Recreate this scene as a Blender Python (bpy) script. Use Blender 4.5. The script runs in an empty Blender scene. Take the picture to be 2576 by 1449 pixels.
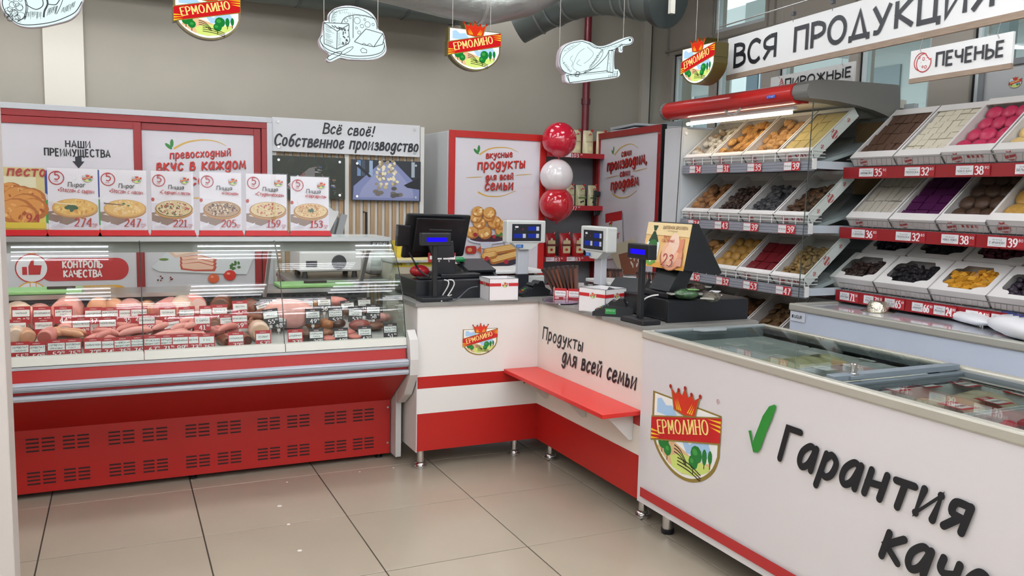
import bpy, math, random
from mathutils import Matrix, Vector
from mathutils.geometry import tessellate_polygon

# ------------------------------------------------------------------ camera
SC = bpy.context.scene
COL = SC.collection
FPX, YAW, PITCH, ROLL, HC = 2100.0, math.radians(25.25), math.radians(6.19), math.radians(1.27), 1.423
CX, CY = 1288.0, 724.5
_fw = Vector((math.sin(YAW)*math.cos(PITCH), math.cos(YAW)*math.cos(PITCH), -math.sin(PITCH)))
_r0 = Vector((math.cos(YAW), -math.sin(YAW), 0))
_u0 = _r0.cross(_fw)
_r = math.cos(ROLL)*_r0 + math.sin(ROLL)*_u0
_u = -math.sin(ROLL)*_r0 + math.cos(ROLL)*_u0
cam = bpy.data.cameras.new('camera'); camo = bpy.data.objects.new('camera', cam); COL.objects.link(camo)
cam.sensor_width = 36.0; cam.lens = FPX/2576*36; cam.clip_start = 0.05; cam.clip_end = 200
M = Matrix((_r, _u, -_fw)).transposed().to_4x4(); M.translation = Vector((0, 0, HC))
camo.matrix_world = M
SC.camera = camo

# ------------------------------------------------------------------ world, exposure
w = bpy.data.worlds.new('world'); SC.world = w; w.use_nodes = True
nt = w.node_tree; bg = nt.nodes['Background']
bg.inputs[0].default_value = (0.78, 0.83, 0.86, 1); bg.inputs[1].default_value = 2.0
SC.view_settings.view_transform = 'Standard'; SC.view_settings.look = 'None'
SC.view_settings.exposure = 0.32; SC.view_settings.gamma = 1.0; SC.view_settings.use_curve_mapping = False
TUBE = 16.5        # strength of the fluorescent tubes
SC.cycles.max_bounces = 6; SC.cycles.transparent_max_bounces = 16
SC.cycles.diffuse_bounces = 3; SC.cycles.glossy_bounces = 3
SC.cycles.caustics_reflective = False; SC.cycles.caustics_refractive = False
SC.cycles.sample_clamp_indirect = 6.0

# a survey of the room: where a sight line through a picture point meets a real plane
def ray(px, py): return (px-CX)*_r - (py-CY)*_u + FPX*_fw
def onx(px, py, x):
    d = ray(px, py); t = x/d.x; return Vector((x, d.y*t, HC+d.z*t))
def ony(px, py, y):
    d = ray(px, py); t = y/d.y; return Vector((d.x*t, y, HC+d.z*t))
def onz(px, py, z):
    d = ray(px, py); t = (z-HC)/d.z; return Vector((d.x*t, d.y*t, z))

# ------------------------------------------------------------------ materials
_mats = {}
def lin(h):
    h = h.lstrip('#'); o = []
    for i in (0, 2, 4):
        c = int(h[i:i+2], 16)/255; o.append(c/12.92 if c <= .04045 else ((c+.055)/1.055)**2.4)
    return o
def mat(hexc, rough=.55, metal=0.0, spec=.5, bump=0, noise=0, nscale=30, coat=0, glow=0, stretch=None, aniso=0):
    key = (hexc, rough, metal, spec, bump, noise, nscale, coat, glow, stretch)
    if key in _mats: return _mats[key]
    m = bpy.data.materials.new('surface_'+hexc.lstrip('#')); m.use_nodes = True
    t = m.node_tree; b = t.nodes['Principled BSDF']; c = lin(hexc)
    b.inputs['Base Color'].default_value = (*c, 1); b.inputs['Roughness'].default_value = rough
    b.inputs['Metallic'].default_value = metal; b.inputs['Specular IOR Level'].default_value = spec
    if coat: b.inputs['Coat Weight'].default_value = coat; b.inputs['Coat Roughness'].default_value = .08
    if glow:
        b.inputs['Emission Color'].default_value = (*c, 1); b.inputs['Emission Strength'].default_value = glow
        b.inputs['Base Color'].default_value = (c[0]*.5, c[1]*.5, c[2]*.5, 1)
    if bump or noise:
        tc = t.nodes.new('ShaderNodeTexCoord'); n = t.nodes.new('ShaderNodeTexNoise')
        n.inputs['Scale'].default_value = nscale; n.inputs['Detail'].default_value = 4
        if stretch:
            mp = t.nodes.new('ShaderNodeMapping'); mp.inputs['Scale'].default_value = stretch
            t.links.new(tc.outputs['Object'], mp.inputs[0]); t.links.new(mp.outputs[0], n.inputs[0])
        else: t.links.new(tc.outputs['Object'], n.inputs[0])
        if noise:
            r = t.nodes.new('ShaderNodeValToRGB')
            r.color_ramp.elements[0].position = .3; r.color_ramp.elements[1].position = .7
            r.color_ramp.elements[0].color = (*[x*(1-noise) for x in c], 1)
            r.color_ramp.elements[1].color = (*[min(1, x*(1+noise)) for x in c], 1)
            t.links.new(n.outputs[0], r.inputs[0]); t.links.new(r.outputs[0], b.inputs['Base Color'])
        if bump:
            bp = t.nodes.new('ShaderNodeBump'); bp.inputs['Strength'].default_value = bump; bp.inputs['Distance'].default_value = .01
            t.links.new(n.outputs[0], bp.inputs['Height']); t.links.new(bp.outputs[0], b.inputs['Normal'])
    _mats[key] = m; return m
def emis(hexc, s):
    key = ('e', hexc, s)
    if key in _mats: return _mats[key]
    m = bpy.data.materials.new('light_'+hexc.lstrip('#')); m.use_nodes = True; t = m.node_tree
    t.nodes.remove(t.nodes['Principled BSDF']); e = t.nodes.new('ShaderNodeEmission')
    e.inputs[0].default_value = (*lin(hexc), 1); e.inputs[1].default_value = s
    t.links.new(e.outputs[0], t.nodes['Material Output'].inputs[0]); _mats[key] = m; return m
def glass(tint='#f2f8f6', ior=1.45, rough=0.0, key='g', wrinkle=0, refl=1.0):
    k = ('glass', tint, ior, rough, wrinkle, refl)
    if k in _mats: return _mats[k]
    m = bpy.data.materials.new('clear_'+key); m.use_nodes = True; t = m.node_tree
    t.nodes.remove(t.nodes['Principled BSDF'])
    tr = t.nodes.new('ShaderNodeBsdfTransparent'); tr.inputs[0].default_value = (*lin(tint), 1)
    gl = t.nodes.new('ShaderNodeBsdfGlossy'); gl.inputs['Roughness'].default_value = rough
    fr = t.nodes.new('ShaderNodeFresnel'); ge = t.nodes.new('ShaderNodeNewGeometry')   # same reflectance from both faces of a pane
    ix = t.nodes.new('ShaderNodeMapRange'); ix.inputs['To Min'].default_value = ior; ix.inputs['To Max'].default_value = 1/ior
    t.links.new(ge.outputs['Backfacing'], ix.inputs['Value']); t.links.new(ix.outputs[0], fr.inputs[0])
    mu = t.nodes.new('ShaderNodeMath'); mu.operation = 'MULTIPLY'; mu.inputs[1].default_value = refl
    mu.use_clamp = True; t.links.new(fr.outputs[0], mu.inputs[0])
    mx = t.nodes.new('ShaderNodeMixShader')
    t.links.new(mu.outputs[0], mx.inputs[0]); t.links.new(tr.outputs[0], mx.inputs[1]); t.links.new(gl.outputs[0], mx.inputs[2])
    t.links.new(mx.outputs[0], t.nodes['Material Output'].inputs[0])
    if wrinkle:
        tc = t.nodes.new('ShaderNodeTexCoord'); n = t.nodes.new('ShaderNodeTexNoise'); n.inputs['Scale'].default_value = 14
        n.inputs['Distortion'].default_value = 1.5
        bp = t.nodes.new('ShaderNodeBump'); bp.inputs['Strength'].default_value = wrinkle; bp.inputs['Distance'].default_value = .03
        t.links.new(tc.outputs['Object'], n.inputs[0]); t.links.new(n.outputs[0], bp.inputs['Height'])
        t.links.new(bp.outputs[0], gl.inputs['Normal']); t.links.new(bp.outputs[0], fr.inputs['Normal'])
    _mats[k] = m; return m

RED = mat('#b21c17', .38); REDF = mat('#8f1a1e', .4); WHITE = mat('#e9e6e4', .35); WALLC = mat('#a09a8d', .85, noise=.02, nscale=3)
OFFW = mat('#dcdcd8', .45); GREY = mat('#8a8a88', .5); LGREY = mat('#b9bcbf', .4); DGREY = mat('#4a4c50', .5)
BLACK = mat('#0f1114', .42); BLACKG = mat('#121418', .2); ALU = mat('#b4b6b6', .32, .85); CHROME = mat('#d8d8d8', .12, 1.0)
STEEL = mat('#a8a8a6', .3, .9); BEIGE = mat('#c9c6b8', .45); CARTON = mat('#e9e6e2', .6); FILM = glass('#f4f4f4', 1.35, .03, 'film', wrinkle=.35)
GLASS = glass('#eef5f2', 1.5); EDGE = mat('#1d2b28', .2); KRAFT = mat('#8d6f4a', .8, noise=.05, nscale=8)
WIRE = mat('#e6e6e4', .3); WIREM = mat('#9a9a98', .3, .8)

# ------------------------------------------------------------------ mesh building
WM = {}
class MB:
    def __init__(s): s.v = []; s.f = []; s.mi = []; s.mats = []; s.T = None
    def m(s, mt):
        if mt not in s.mats: s.mats.append(mt)
        return s.mats.index(mt)
    def add(s, vs, fs, mt):
        n = len(s.v); k = s.m(mt)
        s.v += [(s.T @ Vector(p)) if s.T else Vector(p) for p in vs]
        for f in fs: s.f.append([i+n for i in f]); s.mi.append(k)
        return s
    def box(s, x0, x1, y0, y1, z0, z1, mt):
        vs = [(x, y, z) for x in (x0, x1) for y in (y0, y1) for z in (z0, z1)]
        return s.add(vs, [(0,1,3,2),(4,6,7,5),(0,4,5,1),(2,3,7,6),(0,2,6,4),(1,5,7,3)], mt)
    def cbox(s, c, d, mt): return s.box(c[0]-d[0]/2, c[0]+d[0]/2, c[1]-d[1]/2, c[1]+d[1]/2, c[2]-d[2]/2, c[2]+d[2]/2, mt)
    def poly(s, pts, mt):
        if len(pts) <= 4: return s.add(pts, [tuple(range(len(pts)))], mt)
        tri = tessellate_polygon([[Vector(p) for p in pts]])
        return s.add(pts, [tuple(t) for t in tri], mt)
    def prism(s, pts, ax, a, b, mt, side=None):
        """pts: 2D outline; ax: 'x' (pts=y,z) 'y' (pts=x,z) 'z' (pts=x,y)"""
        def P(p, t): return {'x': (t, p[0], p[1]), 'y': (p[0], t, p[1]), 'z': (p[0], p[1], t)}[ax]
        n = len(pts); A = [P(p, a) for p in pts]; B = [P(p, b) for p in pts]
        tri = tessellate_polygon([[Vector((p[0], p[1], 0)) for p in pts]])
        s.add(A, [tuple(t) for t in tri], mt); s.add(B, [tuple(reversed(t)) for t in tri], mt)
        s.add(A+B, [(i, (i+1) % n, n+(i+1) % n, n+i) for i in range(n)], side or mt); return s
    def tube(s, path, r, n, mt, caps=True, closed=False):
        path = [Vector(p) for p in path]; L = len(path); vs = []
        rs = r if isinstance(r, (list, tuple)) else [r]*L
        prev = None
        for i, p in enumerate(path):
            if closed: d = path[(i+1) % L]-path[i-1]
            else: d = path[min(i+1, L-1)]-path[max(i-1, 0)]
            d.normalize()
            if prev is None:
                a = Vector((0, 0, 1)) if abs(d.z) < .9 else Vector((1, 0, 0)); e1 = d.cross(a).normalized()
            else: e1 = (prev-d*prev.dot(d)).normalized()
            prev = e1; e2 = d.cross(e1)
            for k in range(n):
                a = 2*math.pi*k/n; vs.append(p+rs[i]*(math.cos(a)*e1+math.sin(a)*e2))
        fs = []
        for i in range(L if closed else L-1):
            j = (i+1) % L
            for k in range(n): fs.append((i*n+k, i*n+(k+1) % n, j*n+(k+1) % n, j*n+k))
        if caps and not closed: fs += [tuple(reversed(range(n))), tuple(range((L-1)*n, L*n))]
        return s.add(vs, fs, mt)
    def lathe(s, c, prof, n, mt, ax='z'):
        vs = []
        for r, z in prof:
            for k in range(n):
                a = 2*math.pi*k/n; x, y = r*math.cos(a), r*math.sin(a)
                vs.append({'z': (c[0]+x, c[1]+y, c[2]+z), 'x': (c[0]+z, c[1]+x, c[2]+y), 'y': (c[0]+x, c[1]+z, c[2]+y)}[ax])
        L = len(prof); fs = [(i*n+k, i*n+(k+1) % n, (i+1)*n+(k+1) % n, (i+1)*n+k) for i in range(L-1) for k in range(n)]
        fs += [tuple(reversed(range(n))), tuple(range((L-1)*n, L*n))]
        return s.add(vs, fs, mt)
    def ell(s, c, rx, ry, rz, mt, n=12, k=7, jit=0, rnd=None):
        vs = []; fs = []
        for i in range(k+1):
            th = math.pi*i/k
            for j in range(n):
                ph = 2*math.pi*j/n; q = 1+(rnd.uniform(-jit, jit) if jit else 0)
                vs.append((c[0]+rx*q*math.sin(th)*math.cos(ph), c[1]+ry*q*math.sin(th)*math.sin(ph), c[2]+rz*q*math.cos(th)))
        for i in range(k):
            for j in range(n): fs.append((i*n+j, (i+1)*n+j, (i+1)*n+(j+1) % n, i*n+(j+1) % n))
        return s.add(vs, fs, mt)
    def build(s, name, parent=None, loc=None, smooth=False, bevel=0, W=None):
        me = bpy.data.meshes.new(name)
        if parent is not None: inv = WM[parent.name].inverted(); base = inv
        elif W is not None: inv = W.inverted()
        elif loc is not None: inv = Matrix.Translation(-Vector(loc))
        else: inv = Matrix.Identity(4)
        me.from_pydata([tuple(inv @ p) for p in s.v], [], s.f)
        for mt in s.mats: me.materials.append(mt)
        me.polygons.foreach_set('material_index', s.mi)
        if smooth: me.polygons.foreach_set('use_smooth', [True]*len(me.polygons))
        me.validate(); me.update()
        o = bpy.data.objects.new(name, me); COL.objects.link(o)
        if parent is not None: o.parent = parent; WM[o.name] = WM[parent.name]
        elif W is not None: o.matrix_world = W; WM[o.name] = W.copy()
        else:
            o.location = loc or (0, 0, 0); WM[o.name] = Matrix.Translation(Vector(loc or (0, 0, 0)))
        if smooth:
            md = o.modifiers.new('auto_smooth', 'EDGE_SPLIT'); md.split_angle = math.radians(40)
        if bevel:
            md = o.modifiers.new('bevel', 'BEVEL'); md.width = bevel; md.segments = 2; md.limit_method = 'ANGLE'; md.angle_limit = math.radians(50)
        return o
def tag(o, label=None, cat=None, group=None, kind=None):
    if label: o['label'] = label
    if cat: o['category'] = cat
    if group: o['group'] = group
    if kind: o['kind'] = kind
    return o
def thing(name, label, cat, loc=(0, 0, 0), rotz=0, group=None, W=None):
    o = bpy.data.objects.new(name, None); COL.objects.link(o); o.empty_display_size = .05
    Wm = W.copy() if W is not None else Matrix.Translation(Vector(loc)) @ Matrix.Rotation(rotz, 4, 'Z')
    o.matrix_world = Wm; WM[o.name] = Wm
    return tag(o, label, cat, group)
def struct(o): o['kind'] = 'structure'; return o
def clone(o, label=None, loc=None, W=None, parent=None):
    c = o.copy(); COL.objects.link(c)
    if parent is not None: c.parent = parent
    if label: c['label'] = label
    if W is not None: c.matrix_world = W
    elif loc is not None: c.location = loc
    for ch in list(o.children):
        d = ch.copy(); COL.objects.link(d); d.parent = c
        for g in ch.children:
            e = g.copy(); COL.objects.link(e); e.parent = d
    return c

# ------------------------------------------------------------------ pen lettering
GL = {
'А':"5|L0,0 2.5,7 5,0|L.9,2.2 4.1,2.2",'Б':"4.5|L4.1,7 .3,7 .3,0 2.4,0|C2.4,0 4.2,1 4.2,3 2.4,4|L.3,4 2.4,4",
'В':"4.5|L2.3,0 .3,0 .3,7 2.2,7|C2.2,7 3.9,6.2 3.8,4.6 2.2,3.8|L.3,3.8 2.4,3.8|C2.4,3.8 4.3,3 4.3,.9 2.3,0",
'Г':"3.8|L.3,0 .3,7 3.8,7",'Д':"5.8|L.2,-1 .2,.2 5.6,.2 5.6,-1|L.9,.2 2.9,7 4.9,.2",'Е':"4|L3.9,0 .3,0 .3,7 3.9,7|L.3,3.7 3.5,3.7",
'Ж':"6.4|L3.2,0 3.2,7|L.2,7 2.9,3.6 0,0|L6.2,7 3.5,3.6 6.4,0",'З':"4.4|C.4,6.2 2.2,7 3.9,5.6 2,3.8|C2,3.8 4.2,2.4 3.4,.3 1.6,0 .2,.9",
'И':"5|L.3,7 .3,0 4.7,7 4.7,0",'Й':"5|L.3,7 .3,0 4.7,7 4.7,0|C1.4,8.4 2.5,7.9 3.6,8.4",'К':"4.8|L.3,0 .3,7|L4.5,7 .5,3.5 4.8,0",
'Л':"5|L0,0 .9,.6 1.3,7 4.6,7 4.6,0",'Λ':"5|L0,0 2.5,7 5,0",'М':"6|L.3,0 .5,7 3,1.6 5.5,7 5.7,0",'Н':"5|L.3,0 .3,7|L4.7,0 4.7,7|L.3,3.6 4.7,3.6",
'О':"6|O3,3.5,2.7,3.5",'П':"5|L.3,0 .3,7 4.7,7 4.7,0",'Р':"4.5|L.3,0 .3,7 2.2,7|C2.2,7 4.2,6 4.2,4 2.2,3.1|L2.2,3.1 .3,3.1",
'С':"5|C4.9,5.9 3.2,7 1.2,6.2 .3,3.5 1.2,.8 3.2,0 4.9,1.1",'Т':"4.8|L2.4,0 2.4,7|L0,7 4.8,7",'У':"5|L0,7 2.6,2.2|C4.8,7 2.6,2 1.6,.2 .2,.2",
'Х':"5|L.2,7 4.8,0|L4.8,7 .2,0",'Ц':"5.5|L.3,7 .3,0 4.5,0|L4.4,7 4.4,0 5.3,0 5.3,-1.4",'Ч':"4.7|L4.3,7 4.3,0|C.3,7 .4,4.4 1.8,3.3 4.3,3.6",
'Ш':"6.6|L.3,7 .3,0 6.3,0 6.3,7|L3.3,0 3.3,7",'Щ':"7.2|L.3,7 .3,0 6.3,0 6.3,7|L3.3,0 3.3,7|L6.3,0 7.1,0 7.1,-1.4",
'Ы':"6|L.3,7 .3,0 2,0|C2,0 3.8,1 3.8,2.9 2,3.9|L2,3.9 .3,3.9|L5.7,0 5.7,7",'Ь':"4.2|L.3,7 .3,0 2,0|C2,0 3.9,1 3.9,2.9 2,3.9|L2,3.9 .3,3.9",
'Я':"4.7|L4.4,0 4.4,7 2.5,7|C2.5,7 .5,6 .5,4 2.5,3.1|L2.5,3.1 4.4,3.1|L2.5,3.1 .2,0",'Э':"5|C.2,6 2,7 4,6 4.6,3.5 4,1 2,0 .2,1|L1.8,3.6 4.6,3.6",
'U':"5|C.3,7 .4,1.6 1.4,.2 3.6,.2 4.6,1.6 4.7,7",'G':"5.4|C4.9,5.9 3.2,7 1.2,6.2 .3,3.5 1.2,.8 3.2,0 5,1|L5,1 5,3.2 3,3.2",'R':"4.6|L.3,0 .3,7 2.2,7|C2.2,7 4.2,6 4.2,4 2.2,3.1|L2.2,3.1 .3,3.1|L2.2,3.1 4.4,0",
'S':"4.4|C4,6.2 2.4,7 .7,6 .9,4.3 3.4,3 3.8,1.2 2.4,0 .3,.8",
'0':"4.8|O2.4,3.5,2.1,3.4",'1':"3.4|L.3,5.6 1.8,6.9 1.8,0|L.5,0 3.1,0",'2':"4.8|C.5,5.3 1.3,6.8 3,6.9 4.1,5.4 3.1,2.8 .3,.2|L.3,.2 4.4,.2",
'3':"4.6|C.5,5.8 1.7,6.9 3.5,6.4 3.7,4.8 1.7,3.7|C1.7,3.7 4,3.2 4.2,1.3 2.6,0 .3,.7",'4':"4.9|L3.5,0 3.5,7 .2,2 4.8,2",
'5':"4.6|L4,6.9 1,6.9 .8,3.9|C.8,3.9 2.6,4.4 4.2,2.9 3.9,1 2.3,0 .4,.6",'6':"4.8|C3.9,6.7 1.6,5.4 .5,2.4 1.3,.3 3.2,.2 4.2,2 3.2,3.9 1.6,3.9 .6,2.6",
'7':"4.5|L.3,6.9 4.2,6.9 1.6,0",'8':"4.7|O2.35,5.3,1.6,1.6|O2.35,1.9,2,1.9",'9':"4.8|C.9,.3 3.2,1.6 4.3,4.6 3.5,6.7 1.6,6.8 .6,5 1.6,3.1 3.2,3.1 4.2,4.4",
'а':"4.3|C3.6,4.2 2.2,4.9 .6,3.3 .4,1.2 1.4,.1 2.8,1.2 3.6,4|L3.8,4.8 3.8,0",'б':"4.2|C4,7.6 1.7,6.6 .6,3.4 .8,.9 2.1,0 3.6,1.2 3.5,3.4 2.2,4.2 .8,2.9",
'в':"3.7|L.5,0 .6,4.7|C.6,4.7 2.6,4.9 2.8,3.5 1,2.6|C1,2.6 3.3,2.5 3.3,.4 .5,0",'г':"3.2|L.5,0 .6,4.6 3,4.7",
'д':"4.2|C3.6,4.2 2.2,4.9 .6,3.3 .4,1.3 1.4,.3 2.8,1.3 3.6,4|C3.8,4.8 3.7,1 3.3,-1.5 1.9,-2.2 .6,-1.3",
'е':"3.9|C.6,2.4 3,2.9 3,4.4 1.7,4.8 .5,3 .5,1 1.7,0 3.6,1",'ё':"3.9|C.6,2.4 3,2.9 3,4.4 1.7,4.8 .5,3 .5,1 1.7,0 3.6,1|L1.3,6.2 1.4,6.4|L3,6.2 3.1,6.4",
'ж':"5.8|L2.9,0 2.9,4.8|L.3,4.7 2.7,2.5 .1,0|L5.5,4.7 3.1,2.5 5.7,0",'з':"3.4|C.5,4.2 1.8,4.8 2.8,3.8 1.3,2.6|C1.3,2.6 3.3,2 2.6,.1 .3,.5",
'и':"4.3|L.6,4.8 .4,.1 3.8,4.7 3.7,0",'й':"4.3|L.6,4.8 .4,.1 3.8,4.7 3.7,0|C1.4,6.5 2.3,6 3.3,6.6",'к':"4|L.5,0 .6,4.8|L3.7,4.8 .7,2.4 3.9,0",
'л':"4.2|L0,0 1.9,4.8 3.8,0",'м':"5|L.2,0 1,4.8 2.5,1.2 4,4.8 4.7,0",'н':"4.3|L.4,0 .5,4.8|L3.8,0 3.9,4.8|L.4,2.3 3.9,2.6",'о':"4|O2,2.4,1.6,2.4",
'п':"4.3|L.4,0 .6,4.7 3.8,4.7 3.8,0",'р':"4|L.3,-2.2 .7,4.8|C.7,3.6 2,4.9 3.5,3.6 3.2,1.2 2,.2 .7,.9",'с':"3.7|C3.5,4 2.2,4.8 .7,3.3 .6,1.2 1.8,0 3.4,.9",
'т':"4|L2,0 2.1,4.7|L.2,4.7 4,4.8",'у':"4|C.5,4.8 .7,2.6 1.8,1.9 3.5,4.2|C3.7,4.8 2.9,1 1.8,-1.8 .3,-1.9",'х':"3.8|L.4,4.8 3.6,0|L3.6,4.8 .2,0",
'ц':"4.4|L.5,4.8 .4,0 3.6,.1|L3.6,4.8 3.6,.1 4.3,-.1 4.2,-1.2",'ч':"3.8|C.5,4.8 .5,2.9 1.5,2.2 3.3,2.8|L3.4,4.8 3.4,0",
'ш':"5.5|L.5,4.8 .4,0 5,0 5.1,4.8|L2.8,0 2.8,4.8",'щ':"5.9|L.5,4.8 .4,0 5,0 5.1,4.8|L2.8,0 2.8,4.8|L5,0 5.8,0 5.8,-1.2",
'ы':"5|L.6,4.8 .5,0|C.5,2.9 2.7,2.8 2.5,.2 .5,0|L4.4,4.8 4.4,0",'ь':"3.3|L.6,4.8 .5,0|C.5,2.9 2.8,2.8 2.6,.2 .5,0",
'я':"4.2|C3.5,4.7 1,4.7 .9,2.8 3.4,2.3|L3.6,4.8 3.5,0|L2.4,2.3 .3,0",'ю':"5.6|L.4,0 .5,4.8|O3.6,2.4,1.5,2.3|L.5,2.4 2.1,2.4",
'!':"1.8|L1.2,7 .8,2.4|L.6,.1 .65,.3",',':"1.5|L.9,.4 .3,-1.2",'.':"1.4|L.6,.1 .7,.2",'-':"3|L.3,2.6 2.6,2.6",'«':"3|L1.4,3.8 .3,2.4 1.4,1|L2.8,3.8 1.7,2.4 2.8,1",
'»':"3|L.2,3.8 1.3,2.4 .2,1|L1.6,3.8 2.7,2.4 1.6,1",'r':"3|L.5,0 .5,4.8|C.5,3 1.4,4.6 2.9,4.6",'i':"1.5|L.7,0 .7,4.8|L.7,6.4 .7,6.6",
'm':"5.8|L.5,0 .5,4.8|C.5,3.4 1.8,4.9 2.9,3.4 2.9,0|C2.9,3.4 4.2,4.9 5.3,3.4 5.3,0",'e':"3.9|C.6,2.4 3,2.5 3.2,3.6 1.9,4.8 .5,3 .5,1 1.7,0 3.6,1",
'p':"4|L.5,-2.2 .5,4.8|C.5,3.6 2,4.9 3.5,3.6 3.2,1.2 2,.2 .5,.9",'t':"3|L1.4,6.4 1.4,.6 2.6,0|L.2,4.7 2.8,4.7",'z':"3.6|L.4,4.7 3.2,4.7 .3,0 3.4,0",'o':"4|O2,2.4,1.6,2.4",'a':"4.3|C3.6,4.2 2.2,4.9 .6,3.3 .4,1.2 1.4,.1 2.8,1.2 3.6,4|L3.8,4.8 3.8,0",
}
def _cr(pts, n=4):
    o = []; L = len(pts)
    for i in range(L-1):
        p0 = pts[max(i-1, 0)]; p1 = pts[i]; p2 = pts[i+1]; p3 = pts[min(i+2, L-1)]
        for k in range(n):
            t = k/n; t2 = t*t; t3 = t2*t
            o.append(tuple(.5*((2*p1[j])+(-p0[j]+p2[j])*t+(2*p0[j]-5*p1[j]+4*p2[j]-p3[j])*t2+(-p0[j]+3*p1[j]-3*p2[j]+p3[j])*t3) for j in (0, 1)))
    o.append(tuple(pts[-1])); return o
def _glyph(ch, n=4):
    g = GL.get(ch)
    if g is None: return 2.6, []
    p = g.split('|'); out = []
    for s in p[1:]:
        k, r = s[0], s[1:]
        if k == 'O':
            cx, cy, rx, ry = [float(a) for a in r.split(',')]; m = max(8, n*4)
            out.append(([(cx+rx*math.cos(2*math.pi*i/m), cy+ry*math.sin(2*math.pi*i/m)) for i in range(m+1)], 1))
        else:
            pts = [tuple(float(a) for a in q.split(',')) for q in r.split(' ')]
            out.append((_cr(pts, n), 1) if k == 'C' else (pts, 0))
    return float(p[0]), out

class Art:
    """flat print on a real surface: thin layers of ink; u to the right, v up, seen from U x V"""
    def __init__(s, O, U, V, glow=0, rough=.45, lift=.0012, dz=.00012, coat=0):
        s.O = Vector(O); s.U = Vector(U).normalized(); s.V = Vector(V).normalized(); s.N = s.U.cross(s.V).normalized()
        s.mb = MB(); s.z = lift; s.dz = dz; s.glow = glow; s.rough = rough; s.coat = coat; s.mic = 1.3e-5
    def mt(s, c):
        if not isinstance(c, str): return c
        return emis(c, s.glow) if s.glow else mat(c, s.rough, coat=s.coat)
    def P(s, p, z=None): return s.O+s.U*p[0]+s.V*p[1]+s.N*(s.z if z is None else z)
    def step(s): s.z += s.dz
    def slab(s, w, h, t, c, u=0, v=0):
        a, b = (u, v), (u+w, v+h); pts = [(a[0], a[1]), (b[0], a[1]), (b[0], b[1]), (a[0], b[1])]
        s.extr(pts, t, c)
    def extr(s, pts, t, c, side=None, z0=0):
        n = len(pts); A = [s.P(p, z0) for p in pts]; B = [s.P(p, z0-t) for p in pts]
        tri = tessellate_polygon([[Vector((p[0], p[1], 0)) for p in pts]])
        s.mb.add(A, [tuple(t_) for t_ in tri], s.mt(c)); s.mb.add(B, [tuple(reversed(t_)) for t_ in tri], s.mt(side or c))
        s.mb.add(A+B, [(i, n+i, n+(i+1) % n, (i+1) % n) for i in range(n)], s.mt(side or c))
    def poly(s, pts, c, step=True):
        q = [s.P(p) for p in pts]
        if len(pts) <= 4: s.mb.add(q, [tuple(range(len(pts)))], s.mt(c))
        else:
            tri = tessellate_polygon([[Vector((p[0], p[1], 0)) for p in pts]])
            s.mb.add(q, [tuple(t) for t in tri], s.mt(c))
        s.z += s.mic
        if step: s.step()
    def rect(s, u, v, w, h, c, step=True): s.poly([(u, v), (u+w, v), (u+w, v+h), (u, v+h)], c, step)
    def ell(s, cx, cy, rx, ry, c, n=18, rot=0, step=True):
        q = [s.P((cx+rx*math.cos(a)*math.cos(rot)-ry*math.sin(a)*math.sin(rot), cy+rx*math.cos(a)*math.sin(rot)+ry*math.sin(a)*math.cos(rot))) for a in [2*math.pi*i/n for i in range(n)]]
        s.mb.add(q, [tuple(range(n))], s.mt(c))
        s.z += s.mic
        if step: s.step()
    def rrect(s, u, v, w, h, r, c, step=True, n=6):
        pts = []
        for cx, cy, a0 in ((u+w-r, v+r, -90), (u+w-r, v+h-r, 0), (u+r, v+h-r, 90), (u+r, v+r, 180)):
            for i in range(n+1):
                a = math.radians(a0+90*i/n); pts.append((cx+r*math.cos(a), cy+r*math.sin(a)))
        s.mb.add([s.P(p) for p in pts], [tuple(range(len(pts)))], s.mt(c))
        s.z += s.mic
        if step: s.step()
    def line(s, pts, wd, c, thin=None, caps=False, closed=False, step=True, taper=None):
        L = len(pts)
        if L < 2: return
        vs = []; n = L
        for i in range(L):
            a = pts[i-1] if (i > 0 or closed) else pts[0]; b = pts[(i+1) % L] if (i < L-1 or closed) else pts[-1]
            d1 = Vector((pts[i][0]-a[0], pts[i][1]-a[1])); d2 = Vector((b[0]-pts[i][0], b[1]-pts[i][1]))
            if d1.length > 1e-9: d1.normalize()
            if d2.length > 1e-9: d2.normalize()
            d = d1+d2
            if d.length < 1e-6: d = d1 if d1.length > 0 else d2
            d.normalize(); ww = wd/2
            ref = d1 if d1.length > .5 else d2
            cosn = max(.62, abs(d.dot(ref)))
            if thin is not None:
                q = d2 if d2.length > .5 else d1
                ww = (thin+(wd-thin)*abs(d.y)**1.3)/2
            if taper: ww *= taper(i/(L-1))
            nn = Vector((-d.y, d.x))*(ww/cosn)
            zi = s.z+i*max(s.mic*.4, 8e-6); vs.append(s.P((pts[i][0]+nn.x, pts[i][1]+nn.y), zi)); vs.append(s.P((pts[i][0]-nn.x, pts[i][1]-nn.y), zi))
        fs = [(2*i+1, 2*((i+1) % L)+1, 2*((i+1) % L), 2*i) for i in range(L if closed else L-1)]
        s.mb.add(vs, fs, s.mt(c)); s.z += L*max(s.mic*.4, 8e-6)
        if caps:
            for p in ([pts[0], pts[-1]] if caps == 1 else pts): s.ell(p[0], p[1], wd/2, wd/2, c, n=10, step=False)
        s.z += s.mic
        if step: s.step()
    def curve(s, pts, wd, c, n=6, **k): s.line(_cr(pts, n), wd, c, **k)
    def ring(s, cx, cy, r, wd, c, n=28, ry=None):
        s.line([(cx+r*math.cos(2*math.pi*i/n), cy+(ry or r)*math.sin(2*math.pi*i/n)) for i in range(n)], wd, c, closed=True)
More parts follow.
